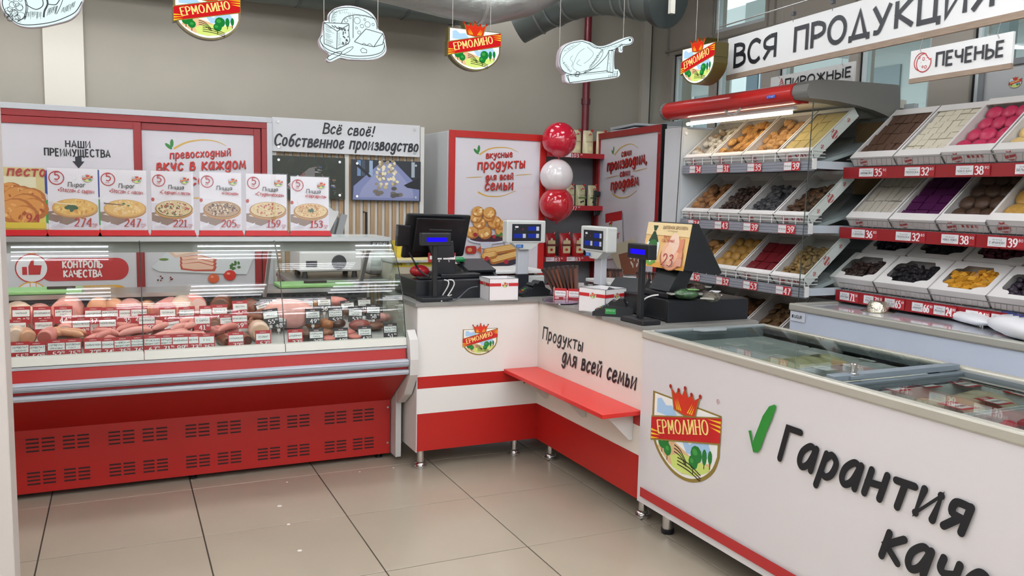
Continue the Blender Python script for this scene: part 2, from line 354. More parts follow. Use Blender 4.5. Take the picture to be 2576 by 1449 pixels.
    def text(s, t, u, v, h, c, wt=1.0, slant=0, thin=None, rot=0, width=None, gap=1.3, align='l', caps=0, n=3, cond=1.0, wob=0):
        """h = capital height; wt = stroke weight in font units (cap height 7)"""
        k = h/7.0; adv = sum(_glyph(ch)[0]+gap for ch in t)-gap; kx = k*cond
        if width: kx = width/adv
        x = {'l': 0, 'c': -adv*kx/2, 'r': -adv*kx}[align]; cr, sr = math.cos(rot), math.sin(rot); i = 0; zb = zm = s.z; om = s.mic; s.mic = 6e-5 if h > .03 else 1.5e-5; n = max(n, 6 if h > .045 else n)
        for ch in t:
            s.z = zb; wch, st = _glyph(ch, n); dy = (math.sin(i*2.3)*wob) if wob else 0; i += 1
            for pts, sm in st:
                q = []
                for px, py in pts:
                    X = x+px*kx+slant*py*k; Y = (py+dy)*k; q.append((u+X*cr-Y*sr, v+X*sr+Y*cr))
                if thin is not None and not sm:
                    for a, b in zip(q[:-1], q[1:]): s.line([a, b], wt*k, c, thin=thin*k, step=False)
                    for p, r_ in ((q[0], pts[0]), (q[-1], pts[-1])):
                        if abs(r_[1]) < .01 or abs(r_[1]-7) < .01 and len(pts) < 6:
                            e = .95*k; s.line([(p[0]-e*cr, p[1]-e*sr), (p[0]+e*cr, p[1]+e*sr)], thin*k, c, step=False)
                else: s.line(q, wt*k, c, thin=(thin*k if thin is not None else None), caps=(2 if not sm else 1) if caps else False, step=False)
            x += (wch+gap)*kx; zm = max(zm, s.z)
        s.z = zm; s.mic = om; s.step(); return adv*kx
    def build(s, name, parent=None, W=None, loc=None): return s.mb.build(name, parent, W=W, loc=loc)

def fit_text(a, t, A, B, h, c, **k):
    """write t so its baseline runs from world point A to world point B on the art's plane"""
    A = Vector(A); B = Vector(B); d = B-A; ua, va = (A-a.O).dot(a.U), (A-a.O).dot(a.V); ub, vb = (B-a.O).dot(a.U), (B-a.O).dot(a.V)
    a.text(t, ua, va, h, c, width=math.hypot(ub-ua, vb-va), rot=math.atan2(vb-va, ub-ua), **k)

GOLD, EG, ER, EY = '#8f7a38', '#1e7a34', '#c41e22', '#f3c52a'
def shield_pts(e=0):
    q = [(-e, e*.6), (1+e, e*.6), (1+e, -.40), (.94+e, -.54-e*.5), (.82+e*.7, -.66-e*.8), (.66+e*.3, -.74-e), (.5, -.765-e), (.34-e*.3, -.74-e), (.18-e*.7, -.66-e*.8), (.06-e, -.54-e*.5), (-e, -.40)]
    return q[:2]+_cr(q[2:], 3)
CROWN = [(.345, -.09), (.30, .10), (.27, .16), (.36, .085), (.40, .145), (.455, .09), (.50, .20), (.545, .09), (.60, .145), (.64, .085), (.73, .16), (.70, .10), (.655, -.09), (.5, -.115)]
def emblem(a, u, v, w, det=2, glow=False, crown=True, back=True):
    """the shop's shield: u,v = top left corner of the shield"""
    def S(pts): return [(u+x*w, v+(y*.93 if y < 0 else y*.74)*w) for x, y in pts]
    if crown: pass
    if back: a.poly(S(shield_pts(.03)), GOLD)
    a.poly(S(shield_pts(-.005)), '#f6f6f2')
    a.poly(S([(.05, -.05), (.12, -.03), (.2, -.09), (.3, -.07), (.42, -.2), (.05, -.2)]), '#a9cdee')
    a.poly(S([(.45, -.36), (.6, -.4), (.7, -.3), (.85, -.28), (.93, -.42), (.8, -.5), (.55, -.5)]), '#a9cdee')
    a.poly(S([(.08, -.56), (.3, -.42), (.5, -.48), (.7, -.55), (.92, -.5), (.9, -.58), (.72, -.69), (.5, -.735), (.28, -.69)]), '#e0b98c' if det > 1 else '#c9d77c')
    a.poly(S([(.3, -.6), (.48, -.52), (.92, -.54), (.86, -.61), (.66, -.71), (.46, -.73), (.34, -.71)]), '#cfe07a')
    for x, y, r in (((.16, -.49, .07), (.22, -.45, .05), (.25, -.55, .065), (.7, -.47, .085), (.66, -.56, .07), (.82, -.46, .035), (.9, -.44, .03)) if det > 1 else ((.2, -.49, .08), (.7, -.5, .1), (.86, -.46, .05))):
        if det > 1: a.mb and a.line([(u+x*w, v+(y-.12)*w*.93), (u+x*w, v+y*w*.93)], .012*w, '#4a3a20', step=False)
        a.ell(u+x*w, v+y*w*.93, r*w, r*w*(1.0 if r > .05 else 2.2), EG, n=10 if det > 1 else 8, step=False)
    a.step()
    if det > 1:
        for x, y, r in ((.15, -.47, .03), (.68, -.45, .04), (.64, -.55, .03), (.25, -.54, .03)): a.ell(u+x*w, v+y*w*.93, r*w, r*w*.8, '#3f9a44', n=8, step=False)
        a.step()
        for k in range(3): a.curve(S([(.36, -.47-.035*k), (.46, -.5-.03*k), (.56, -.6-.02*k)]), .011*w, '#2c2a18', step=False)
        for k in range(3): a.curve(S([(.42, -.585-.035*k), (.6, -.6-.035*k), (.78, -.66-.03*k)]), .011*w, '#2c2a18', step=False)
        a.step()
    a.poly(S([(-.035, -.26), (1.035, .005), (1.035, -.27), (-.035, -.53)]), GOLD)
    a.poly(S([(-.03, -.275), (1.03, -.01), (1.03, -.255), (-.03, -.515)]), ER)
    if det > 1:
        for k in range(3):
            a.poly(S([(-.03, -.40-.045*k), (-.03, -.425-.045*k), (.15-.02*k, -.40-.035*k)]), EY, False)
            a.poly(S([(1.03, -.04-.045*k), (1.03, -.065-.045*k), (.84+.02*k, -.065-.035*k)]), EY, False)
        a.step()
    ang = math.atan2(.265, 1.06)
    if det > 0:
        a.text('ЕРМОΛИНО', u+.5*w, v+(-.335 if det > 1 else -.34)*w, .135*w, '#f6dc7a', wt=1.3, thin=.55, rot=ang, width=.82*w, align='c', gap=1.5) if False else \
        a.text('ЕРМОΛИНО', u+.095*w, v-.392*w, .13*w, '#f8df86', wt=1.25, thin=.5, rot=ang, width=.80*w, gap=1.8)
    if crown:
        cc = .5; a.poly(S([(cc+(x-cc)*1.08, .03+(y-.03)*1.1) for x, y in CROWN]), GOLD); a.poly(S(CROWN), '#d0341e')
        if det > 1:
            for sx in (-1, 1):
                for k in range(3): a.poly(S([(cc+sx*(.04+.03*k), -.085), (cc+sx*(.06+.03*k), -.085), (cc+sx*(.12+.015*k), .045-.02*k)]), EY, False)
            a.step()
        for x, y in ((.27, .165), (.40, .15), (.5, .205), (.60, .15), (.73, .165)): a.ell(u+x*w, v+y*.74*w, .022*w, .022*w, '#a02818', n=8, step=False)
        a.step()

# ================================================================== THE SETTING
RND = random.Random(7)
XL, XR, YF, YB, ZC = -3.6, 4.65, -3.4, 6.6, 3.3
b = MB(); b.box(XL, XR, YF, YB, -.08, -.0035, mat('#3c332c', .9)); floor = struct(b.build('floor'))
TILE = mat('#a39887', .22, noise=.045, nscale=2.2, bump=.012, spec=.5)
b = MB(); b.box(-.2975, .2975, -.2975, .2975, -.02, 0, TILE); t0 = b.build('tile', floor, loc=(0, 0, 0), bevel=.0015)
first = True
for i in range(-7, 9):
    for j in range(-13, 5):
        x0, y0 = .284+.6*i, 4.142+.6*j; x1, y1 = x0+.6, y0+.6
        if x1 < XL+.05 or x0 > XR-.05 or y1 < YF or y0 > YB: continue
        o = t0 if first else t0.copy()
        if not first: COL.objects.link(o); o.parent = floor
        first = False
        o.location = ((x0+x1)/2, (y0+y1)/2, RND.uniform(-.0004, .0004)); o.rotation_euler = (0, 0, math.pi/2*RND.randrange(4))
b = MB()
for px, py, r in ((703, 1273, .012), (726, 1319, .008), (754, 1385, .010), (722, 1213, .006), (990, 1177, .006), (905, 1187, .005)):
    p = onz(px, py, 0); b.lathe((p.x, p.y, 0), [(r, 0), (r*.8, .0012)], 9, mat('#d8d2c8', .6))
b.build('paint_speck', floor)['kind'] = 'stuff'
b = MB(); b.box(XL, XR, YF, YB, ZC, ZC+.1, mat('#c9c6be', .9)); struct(b.build('ceiling'))
b = MB(); b.box(XL, XR+.3, YB, YB+.15, 0, ZC, WALLC); wall_back = struct(b.build('wall_back'))
x0, x1 = ony(110, 150, YB).x, ony(212, 150, YB).x
b = MB(); b.box(x0, x1, YB-.035, YB, 0, ZC, mat('#d6d1c2', .75)); struct(b.build('trim_1'))
b = MB(); b.box(4.36, 4.44, YB-.05, YB, 0, ZC, mat('#aaa498', .7)); b.box(4.47, 4.49, YB-.03, YB, 0, ZC, mat('#8f897e', .7)); struct(b.build('trim_2'))
b = MB(); b.box(XL-.15, XL, YF, YB, 0, ZC, mat('#cfcac0', .9)); struct(b.build('wall_left'))
b = MB(); wf = mat('#cfcac0', .9)
b.box(XL, .9, YF-.15, YF, 0, ZC, wf); b.box(.9, 4.2, YF-.15, YF, 2.5, ZC, wf); b.box(4.2, XR, YF-.15, YF, 0, ZC, wf); b.box(.9, 4.2, YF-.15, YF, 0, .12, wf)
for x in (2.0, 3.1): b.box(x-.03, x+.03, YF-.1, YF-.05, .12, 2.5, wf)
struct(b.build('wall_front'))
# near post at the left edge of the view
b = MB(); b.box(-.85, -.317, 2.86, 3.0, 0, ZC, mat('#c9c2bc', .6)); o = b.build('column', bevel=.004)
tag(o, kind='structure')

FR = mat('#a59e93', .6); FRW = mat('#d4dcdc', .3); GASK = mat('#15191b', .4)
low = [(5.96, 6.50), (5.30, 5.88), (4.42, 5.12), (3.76, 4.34), (2.78, 3.48), (1.9, 2.6), (.7, 1.6), (-.6, .4), (-1.9, -.9), (-3.1, -2.2)]
up = [(5.30, 5.96)]
ZL0, ZL1, ZU0, ZU1 = .95, 2.755, 2.853, 3.22
wr = MB(); ys = sorted(low); X0, X1 = XR, XR+.16
wr.box(X0, X1, YF, YB, 0, ZL0, FR); wr.box(X0, X1, YF, YB, ZL1, ZU0, FR); wr.box(X0, X1, YF, YB, ZU1, ZC, FR)
p = YF
for a, c in ys: wr.box(X0, X1, p, a, ZL0, ZL1, FR); p = c
wr.box(X0, X1, p, YB, ZL0, ZL1, FR)
wr.box(X0, X1, YF, up[0][0], ZU0, ZU1, FR); wr.box(X0, X1, up[0][1], YB, ZU0, ZU1, FR)
for y in (6.56, 5.92, 5.26, 5.18, 4.38, 3.66, 3.56): wr.box(X0-.012, X0, y-.006, y+.006, ZL1+.0, ZC, mat('#8b857b', .6))
wr.box(X0-.02, X0, YF, YB, ZL1+.03, ZL1+.045, mat('#8f897f', .6))
wall_right = struct(wr.build('wall_right'))
n = 1
for (a, c), (z0, z1) in [(q, (ZL0, ZL1)) for q in low]+[(q, (ZU0, ZU1)) for q in up]:
    root = MB(); f = .035
    xf0, xf1 = XR+.03, XR+.09
    root.box(xf0, xf1, a, a+f, z0, z1, FRW); root.box(xf0, xf1, c-f, c, z0, z1, FRW); root.box(xf0, xf1, a+f, c-f, z0, z0+f, FRW); root.box(xf0, xf1, a+f, c-f, z1-f, z1, FRW)
    for y in (a+.002, c-.014): root.box(xf0-.004, xf0, y, y+.012, z0, z1, GASK)
    root.box(xf0-.004, xf0, a, c, z1-.014, z1-.002, GASK)
    o = struct(root.build('window_%d' % n)); n += 1
    g = MB(); g.box(XR+.055, XR+.06, a+f, c-f, z0+f, z1-f, glass('#e6ecec', 1.45, key='window')); g.build('pane', o)

# outside the windows
b = MB(); b.box(XR+.3, 40, -25, 40, -.3, -.2, mat('#8e8e88', .9)); tag(b.build('pavement'), kind='structure')
r = thing('far_building', 'pale grey-green building facade beyond the shop windows', 'building', (11, 6, -.2))
b = MB(); b.box(11, 11.4, -14, 26, -.2, 5.2, mat('#c2c8c6', .8)); b.build('wall', r)
for k in range(9): MB().box(10.93, 11.0, -13+4.2*k, -12.2+4.2*k, -.2, 5.2, mat('#8b9490', .7)).build('pilaster', r)
for k in range(9):
    pn = MB().box(10.97, 11.01, -11.6+4.2*k, -9.7+4.2*k, .9, 3.6, mat('#8a9698', .2)).build('window', r)
    MB().box(10.95, 10.97, -10.7+4.2*k, -10.62+4.2*k, .9, 3.6, FRW).build('mullion', pn)
MB().box(10.2, 11, -14, 26, 3.9, 4.15, mat('#e8e8e2', .5)).build('canopy', r)
MB().box(10.1, 10.2, -14, 10, 4.15, 4.7, mat('#d9b98a', .7)).build('fascia', r)
# white door of a kiosk seen through glass
A_ = onx(1878, 200, 6.4); B_ = onx(1958, 200, 6.4)
r = thing('kiosk', 'white kiosk with a door of small dark panes outside the window', 'kiosk', (6.4, B_.y, -.2))
b = MB(); b.box(6.4, 7.4, B_.y-.15, A_.y+.25, -.2, 3.0, mat('#e4ecec', .5)); b.build('wall', r)
d = MB().box(6.37, 6.4, B_.y, A_.y, -.2, 2.95, mat('#eef2f2', .4)).build('door', r)
pw = (A_.y-B_.y-.14)/2
for i in range(2):
    for j in range(6):
        MB().box(6.355, 6.372, B_.y+.05+i*(pw+.04), B_.y+.05+i*(pw+.04)+pw, .75+.36*j, 1.05+.36*j, mat('#5d6f7a', .2)).build('pane', d)
r = thing('terrace_post_frame', 'grey metal post and beam of the terrace outside the right windows', 'terrace frame', (7, 2, -.2))
MB().box(7, 7.12, 2.9, 3.02, -.2, 3.4, mat('#7e8a8a', .5)).build('post', r); MB().box(7, 7.12, 4.9, 5.02, -.2, 3.4, mat('#7e8a8a', .5)).build('post', r)
MB().box(7, 7.14, -4, 8, 3.4, 3.55, mat('#8f9a98', .5)).build('beam', r)

# ceiling lights: 4 tubes each
def light_fixture(x, y):
    r = thing('ceiling_light', 'square ceiling light with four fluorescent tubes, above the frame', 'ceiling light', (x, y, 3.1), group='tube lights in rows over the shop')
    h = MB(); h.box(x-.31, x+.31, y-.31, y+.31, 3.1, 3.16, mat('#e8e8e4', .5)); h.build('housing', r)
    return r
fx = light_fixture(0, 0)
tb = MB(); tb.tube([(-.28, 0, 3.075), (.28, 0, 3.075)], .019, 8, emis('#f6f8ff', TUBE)); tube0 = tb.build('tube', fx)
tube0.location = (0, -.21, 0)
for k in (1, 2, 3): q = tube0.copy(); COL.objects.link(q); q.parent = fx; q.location = (0, -.21+.14*k, 0)
first = True
spots = [(-.35+1.12*k, y) for y in (4.27, 2.15, .05, -2.1) for k in (-2, -1, 0, 1, 2, 3)]+[(.24+1.12*k, y) for y in (1.35, -.95) for k in (-2, -1, 0, 1, 2)]+[(1.33, 3.5)]+[(-.35+1.12*k, 5.85) for k in (-2, -1, 0, 1, 2, 3)]
for x, y in spots:
    rows_ = sorted({q[1] for q in spots}, reverse=True); cols_ = sorted({q[0] for q in spots if q[1] == y}); W10 = ('first', 'second', 'third', 'fourth', 'fifth', 'sixth', 'seventh', 'eighth')
    lb_ = 'square four-tube ceiling light above the frame, %s row from the back, %s from left' % (W10[rows_.index(y)], W10[cols_.index(x)])
    if first: fx.location = (x, y, 3.1); fx['label'] = lb_; first = False
    else: clone(fx, label=lb_, loc=(x, y, 3.1))

# ducts and pipe
DUCT = mat('#6d7572', .42, .65, bump=.12, nscale=5); FOIL = mat('#aeb0ac', .33, .8, bump=.9, nscale=16)
r = thing('ceiling_duct', 'long round grey ventilation duct along the back wall', 'duct', (0, 6.25, 2.93))
b = MB(); b.tube([(-3.4, 6.3, 2.96), (2.62, 6.3, 2.96)], .20, 20, DUCT, caps=True); b.build('tube', r, smooth=True)
for k in range(15): MB().tube([(-3.2+.4*k, 6.3, 2.96), (-3.175+.4*k, 6.3, 2.96)], .207, 20, mat('#5c6462', .4, .6)).build('joint_band', r, smooth=True)
r = thing('foil_duct', 'wide shiny foil-wrapped duct nearest the ceiling', 'duct', (2.2, 5.6, 3.0))
pa = [ony(880, -75, 5.3), ony(1010, -42, 5.35), ony(1120, -12, 5.4), ony(1225, 8, 5.4), ony(1320, -12, 5.35), ony(1400, -55, 5.3)]
pa3 = []
for i in range(len(pa)-1):
    for k in range(5): pa3.append(Vector(pa[i]).lerp(Vector(pa[i+1]), k/5))
pa3.append(Vector(pa[-1]))
b = MB(); b.tube(pa3, .145, 22, FOIL); b.build('sleeve', r, smooth=True)
MB().tube([pa3[14], pa3[14].lerp(pa3[15], .4)], .152, 22, mat('#c8c8c4', .3, .8)).build('clamp_band', r, smooth=True)
r = thing('elbow_duct', 'segmented grey duct that curves to a capped end by the window', 'duct', (3.2, 6, 2.85))
e = [ony(1300, 62, 6.1), ony(1370, 25, 5.95), ony(1440, -5, 5.7), ony(1520, -20, 5.4), ony(1600, -12, 5.1), ony(1668, 0, 4.85)]
ep = []
for i in range(len(e)-1):
    for k in range(3): ep.append(e[i].lerp(e[i+1], k/3))
ep.append(e[-1])
MB().tube(ep, .155, 24, DUCT).build('sleeve', r, smooth=True)
for k in (2, 4, 6, 9, 11, 12, 13): MB().tube([ep[k], ep[k].lerp(ep[k+1], .16)], .163, 24, mat('#8d9492', .35, .7)).build('joint_band', r, smooth=True)
MB().tube([ep[-1], ep[-1]+(ep[-1]-ep[-2]).normalized()*.06], .18, 24, mat('#4c5352', .4, .6)).build('end_cap', r, smooth=True)
MB().cbox(ony(1690, 15, 4.72), (.035, .03, .10), mat('#c9c8bc', .5)).build('tag_box', r)
p0, p1 = ony(1477, 60, 6.5), ony(1472, 310, 6.5)
r = thing('fire_pipe', 'dark red vertical pipe standing against the back wall', 'pipe', (p1.x, 6.5, 0))
MB().tube([(p1.x, 6.5, 0), (p1.x, 6.5, ZC)], .032, 14, mat('#6b1220', .35)).build('tube', r, smooth=True)
for z in (1.2, 2.25): MB().lathe((p1.x, 6.5, z), [(.04, 0), (.04, .05)], 14, mat('#5a0f1b', .4)).build('collar', r)

# ================================================================== BACK OF THE SHOP
CAMP = Vector((0, 0, HC)); X_, Y_, Z_ = Vector((1, 0, 0)), Vector((0, 1, 0)), Vector((0, 0, 1))
def _q(s, px, py):
    d = ray(px, py); t = (s.O-CAMP).dot(s.N)/d.dot(s.N); p = CAMP+d*t-s.O
    return (p.dot(s.U), p.dot(s.V))
Art.q = _q
def front(y, **k): return Art((0, y, 0), X_, Z_, **k)      # a face turned to the customers
def side(x, **k): return Art((x, 0, 0), -Y_, Z_, **k)      # a face turned to the left of the shop
def tpx(a, t, A, B, hpx, c, **k):
    p, q = a.q(*A), a.q(*B); r = a.q(A[0], A[1]-hpx)
    a.text(t, p[0], p[1], abs(r[1]-p[1]), c, width=math.hypot(q[0]-p[0], q[1]-p[1]), rot=math.atan2(q[1]-p[1], q[0]-p[0]), **k)
def cpx(a, pts, wd, c, **k): a.curve([a.q(*p) for p in pts], wd, c, **k)
INK = '#14171d'; INKR = '#b3221f'
BR = dict(wt=1.15, slant=.18, caps=1, wob=.15)      # brush lettering
def slogan(a, leaf, arc1, arc2, rows, rules):
    for k, (dx, dy, ro) in enumerate(((0, 0, .9), (.02, .02, 1.5))):
        p = a.q(*leaf); a.ell(p[0]+dx, p[1]+dy, .028, .011, '#2f7a35', n=10, rot=ro if k else 2.4)
    for arc in (arc1, arc2): cpx(a, arc, .009, '#c9a04a', taper=lambda t: .35+1.1*(1-t))
    for A, B in rules: cpx(a, (A, B), .006, '#c9a04a', taper=lambda t: .3+2.8*t*(1-t))
    for t, A, B, h in rows:
        tpx(a, t, (A[0]+1, A[1]+1.2), (B[0]+1, B[1]+1.2), h, '#5c1512', wt=1.0, slant=.12, caps=1); tpx(a, t, A, B, h, '#b8241d', wt=1.0, slant=.12, caps=1)

YB0 = 6.0
def bx(px, y=YB0, py=450): return ony(px, py, y).x
r = thing('sliding_door_cupboard', 'long cupboard with red-framed white sliding doors behind the meat counter', 'cupboard', (0, YB0, 0))
xL, xR = -1.3, bx(684); ztop = 1.93
b = MB(); b.box(xL, xR, YB0+.02, YB0+.5, 0, ztop-.035, mat('#c4c6c8', .5)); b.build('body', r)
b = MB(); b.box(xL, xR, YB0-.03, YB0+.5, ztop-.035, ztop, LGREY); b.box(xR-.035, xR, YB0-.03, YB0+.02, 0, ztop-.035, LGREY); b.build('outer_frame', r, bevel=.002)
b = MB(); b.box(xL, xR-.035, YB0-.025, YB0+.02, ztop-.075, ztop-.035, REDF); b.box(xR-.07, xR-.035, YB0-.025, YB0+.02, .05, ztop-.075, REDF); b.build('track', r, bevel=.002)
def slider(x0, x1, y, nm, fn):
    zt = ztop-.078; d = MB(); f = .045
    d.box(x0, x1, y, y+.02, .08, zt, mat('#cbc8cc', .3)); o = d.build('sliding_door', r)
    g = MB(); g.box(x0, x0+f, y-.01, y, .08, zt, REDF); g.box(x1-f, x1, y-.01, y, .08, zt, REDF); g.box(x0+f, x1-f, y-.01, y, zt-f, zt, REDF); g.box(x0+f, x1-f, y-.01, y, .08, .12, REDF)
    g.build('door_frame', o, bevel=.002)
    a = front(y); fn(a); a.build('print', o); return o
def pr1(a):
    tpx(a, 'НАШИ', (165, 370), (227, 372.5), 17, '#14161a', wt=1.35, gap=1.8); tpx(a, 'ПРЕИМУЩЕСТВА', (112, 391), (277, 396), 18, '#14161a', wt=1.35, gap=1.8)
    x, z = a.q(198, 424); a.poly([(x-.034, z+.045), (x, z), (x+.034, z+.045)], '#1b2028'); a.rect(x-.018, z+.04, .036, .035, '#1b2028')
    for y0, y1, c in ((430, 493, '#243a86'), (503, 565, '#2f8a3c'), (575, 635, '#e08a3a'), (648, 708, '#b8282c'), (716, 776, '#d9a02c')):
        A, B = a.q(100, y1), a.q(323, y0); a.rrect(A[0], A[1], B[0]-A[0], B[1]-A[1], (B[1]-A[1])*.48, c)
    for k, c in ((675, '#b8282c'), (602, '#e08a3a'), (745, '#d9a02c')):
        p = a.q(80, k); a.ell(p[0], p[1], .088, .088, '#e4e2e4', n=26); a.ring(p[0], p[1], .088, .007, c)
    p = a.q(80, 675)
    for s_ in (-.012, .02): a.line([(p[0]+s_, p[1]-.09), (p[0]+s_, p[1]-.14)], .004, '#d98a3a'); a.line([(p[0]+s_, p[1]+.09), (p[0]+s_, p[1]+.14)], .004, '#c4302a')
    a.rect(p[0]-.052, p[1]-.04, .026, .05, '#b8282c')
    a.poly([(p[0]-.018, p[1]-.04), (p[0]+.045, p[1]-.04), (p[0]+.055, p[1]+.018), (p[0]+.012, p[1]+.02), (p[0]+.014, p[1]+.055), (p[0], p[1]+.055), (p[0]-.018, p[1]+.012)], '#b8282c')
    tpx(a, 'КОНТРОЛЬ', (158, 674), (257, 673), 17, '#f0e6e4', wt=1.5, gap=1.5); tpx(a, 'КАЧЕСТВА', (161, 697), (256, 696), 17, '#f0e6e4', wt=1.5, gap=1.5)
slider(xL+.02, bx(357), YB0-.02, 'a', pr1)
def pr2(a):
    slogan(a, (424, 368), [(437, 374), (470, 358), (510, 352), (545, 356), (569, 367)], [(430, 486), (470, 497), (520, 497), (600, 488)],
           [('превосходный', (427, 399), (580, 391), 19), ('вкус в каждом', (393, 430), (617, 423), 27), ('кусочке', (430, 466), (580, 462), 26)], [])
    a.poly([a.q(*p) for p in ((382, 672), (430, 622), (600, 610), (640, 640), (620, 690), (400, 683))], '#cfd2d4')
    a.poly([a.q(*p) for p in ((405, 618), (440, 648), (505, 636), (508, 612), (440, 600))], '#dcb8a0'); a.poly([a.q(*p) for p in ((420, 622), (442, 642), (500, 631), (503, 618))], '#e8d3c2')
    for k in range(3):
        a.poly([a.q(x, y+9*k) for x, y in ((452, 646), (500, 640), (545, 652), (540, 664), (490, 664), (455, 660))], '#b9503c'); a.poly([a.q(x, y+9*k) for x, y in ((456, 646), (500, 642), (538, 652), (534, 659), (490, 660), (460, 656))], '#e3b8a0')
    for x, y, rr, c in ((578, 692, .040, '#c8281c'), (537, 700, .036, '#cf5a30')):
        p = a.q(x, y); a.ell(p[0], p[1], rr, rr*.9, c); a.ell(p[0]-.01, p[1]+.012, rr*.3, rr*.22, '#e88a70', n=8)
    for k in range(9):
        p = a.q(592+RND.uniform(-11, 11), 668+RND.uniform(-9, 9)); a.ell(p[0], p[1], .012, .009, '#3f6a2a', n=7, rot=k)
    for k in range(8):
        p = a.q(393+RND.uniform(0, 40), 700+RND.uniform(-6, 6)); a.ell(p[0], p[1], .006, .006, ('#3a1f22', '#7a2a2a')[k % 2], n=7)
    p = a.q(412, 652); a.ell(p[0], p[1], .03, .008, '#5c7a2c', n=10)
slider(bx(340), xR-.075, YB0, 'b', pr2)

# slatted wall panel with the shop's boards
x0, x1 = bx(686), bx(1068)
r = thing('slatted_wall_panel', 'white wall panel with upright oak slats between cupboard and fridge', 'wall panel', (x0, YB0+.05, 0))
b = MB(); b.box(x0, x1, YB0+.06, YB0+.09, 0, 1.93, mat('#d9d8d0', .6)); b.build('backing', r)
b = MB()
for px in (686, 869, 1059): x = bx(px); b.box(x, x+.03, YB0+.02, YB0+.06, 0, 1.93, mat('#d6d5cd', .5))
b.build('upright', r)
OAK = mat('#a98f6e', .6, noise=.12, nscale=9, stretch=(14, 14, 1))
sl = MB(); sl.box(0, .03, -.02, 0, 0, 1.9, OAK); s0 = None
for a0, a1 in ((bx(686)+.035, bx(869)), (bx(869)+.035, bx(1059))):
    k = 0
    while a0+.055*k+.03 < a1:
        if s0 is None: s0 = sl.build('slat', r, bevel=0); s0.data.transform(Matrix.Translation(Vector((x0, YB0+.05, 0)))); o = s0
        else: o = s0.copy(); COL.objects.link(o); o.parent = r
        o.location = (a0+.055*k-x0, 0.01, .02); k += 1
def board(name, label, cat, corners, y, c, fn, screws=True, t=.006):
    a = front(y); q = [a.q(*p) for p in corners]
    x0_, x1_ = (q[0][0]+q[3][0])/2, (q[1][0]+q[2][0])/2; z0_, z1_ = (q[2][1]+q[3][1])/2, (q[0][1]+q[1][1])/2
    o = thing(name, label, cat, (x0_, y, z0_)); s = front(y); s.slab(x1_-x0_, z1_-z0_, t, c, x0_, z0_); s.build('board', o)
    fn(a, x0_, x1_, z0_, z1_); a.build('print', o)
    if screws:
        for sx in (x0_+.04, x1_-.04):
            for sz in (z0_+.03, z1_-.03): MB().lathe((sx, y-.008, sz), [(.009, 0), (.009, .006), (.006, .008)], 10, CHROME, 'y').build('screw', o)
    return o
def bs(a, *z):
    tpx(a, 'Всё своё!', (812, 335), (940, 343), 25, INK, **BR); tpx(a, 'Собственное производство', (689, 365), (1050, 382), 28, INK, **BR)
board('slogan_board', 'white board with black brush lettering over the slatted panel', 'sign', ((684, 293), (1056, 317), (1056, 395), (686, 380)), YB0-.01, '#c9cacb', bs)
def ph1(a, x0, x1, z0, z1):
    rn = random.Random(3); a.rect(x0, z0, x1-x0, z1-z0, '#232a1d')
    for k in range(26): a.ell(rn.uniform(x0+.03, x1-.03), rn.uniform(z0+.03, z1-.03), rn.uniform(.02, .05), rn.uniform(.01, .03), rn.choice(['#262c1e', '#2b3224', '#1f261b']), n=8, rot=rn.uniform(0, 3))
    a.poly([(x0+.09, z1-.22), (x0+.25, z1-.08), (x0+.29, z1-.07), (x0+.29, z1-.17), (x0+.16, z1-.26)], '#6d6a66')
    a.poly([(x0+.10, z1-.20), (x0+.17, z1-.13), (x0+.22, z1-.17), (x0+.15, z1-.25)], '#b9bac0')
    a.text('ЕРМОЛИНО', x0+.118, z1-.222, .02, '#7a2a30', wt=1.2, rot=.75)
    for k in range(26):
        u = rn.uniform(0, 1); cx_, cy_ = x0+.28+.2*u+rn.uniform(-.03, .03), z1-.08-.2*u+rn.uniform(-.03, .03)
        a.rect(cx_, cy_, rn.uniform(.008, .03), rn.uniform(.004, .014), rn.choice(['#6f5a4c', '#8f9498', '#545a58', '#3c4866']), k % 4 == 0)
board('aerial_photo_board', 'dark aerial photo board of factory buildings among trees', 'photo', ((686, 390), (868, 398), (868, 503), (686, 497)), YB0-.005, '#1d2318', ph1)
def ph2(a, x0, x1, z0, z1):
    rn = random.Random(5); W_, H_ = x1-x0, z1-z0
    def R(pts, c): a.poly([(x0+u*W_, z0+v*H_) for u, v in pts], c)
    a.rect(x0, z0, W_, H_, '#20262e'); R([(.02, .02), (.03, .35), (.42, .95), (.62, .95), (.98, .35), (.98, .02)], '#777fa6')
    R([(.1, .08), (.15, .3), (.45, .9), (.58, .9), (.88, .3), (.9, .08)], '#8a90b2')
    for u, c in ((.08, '#6a86a8'), (.14, '#3c4656'), (.25, '#8aa0b8'), (.86, '#9aa4ac')): R([(u, .6), (u+.05, .6), (u+.05, .98), (u, .98)], c)
    R([(.04, .88), (.07, .93), (.28, .6), (.25, .57)], '#15181e'); R([(.75, .4), (.98, .6), (.98, .3), (.8, .34)], '#12151b')
    for k in range(60):
        v = rn.uniform(.3, .98); u = .5+rn.uniform(-.17, .17)*(1.15-v*.45); a.ell(x0+u*W_, z0+v*H_, .014, .010, rn.choice(['#cfc4a0', '#b7a984', '#ddd4b2', '#8f8266']), n=8, rot=rn.uniform(0, 3), step=k % 5 == 0)
    for k in range(9): a.ell(x0+rn.choice([rn.uniform(.28, .45), rn.uniform(.55, .7)])*W_, z0+rn.uniform(.1, .32)*H_, .022, .014, rn.choice(['#4f4c48', '#6d675c']), n=9)
board('dumpling_photo_board', 'photo board of dumplings on a blue conveyor belt', 'photo', ((884, 400), (1058, 407), (1058, 509), (884, 502)), YB0-.005, '#3c4258', ph2)

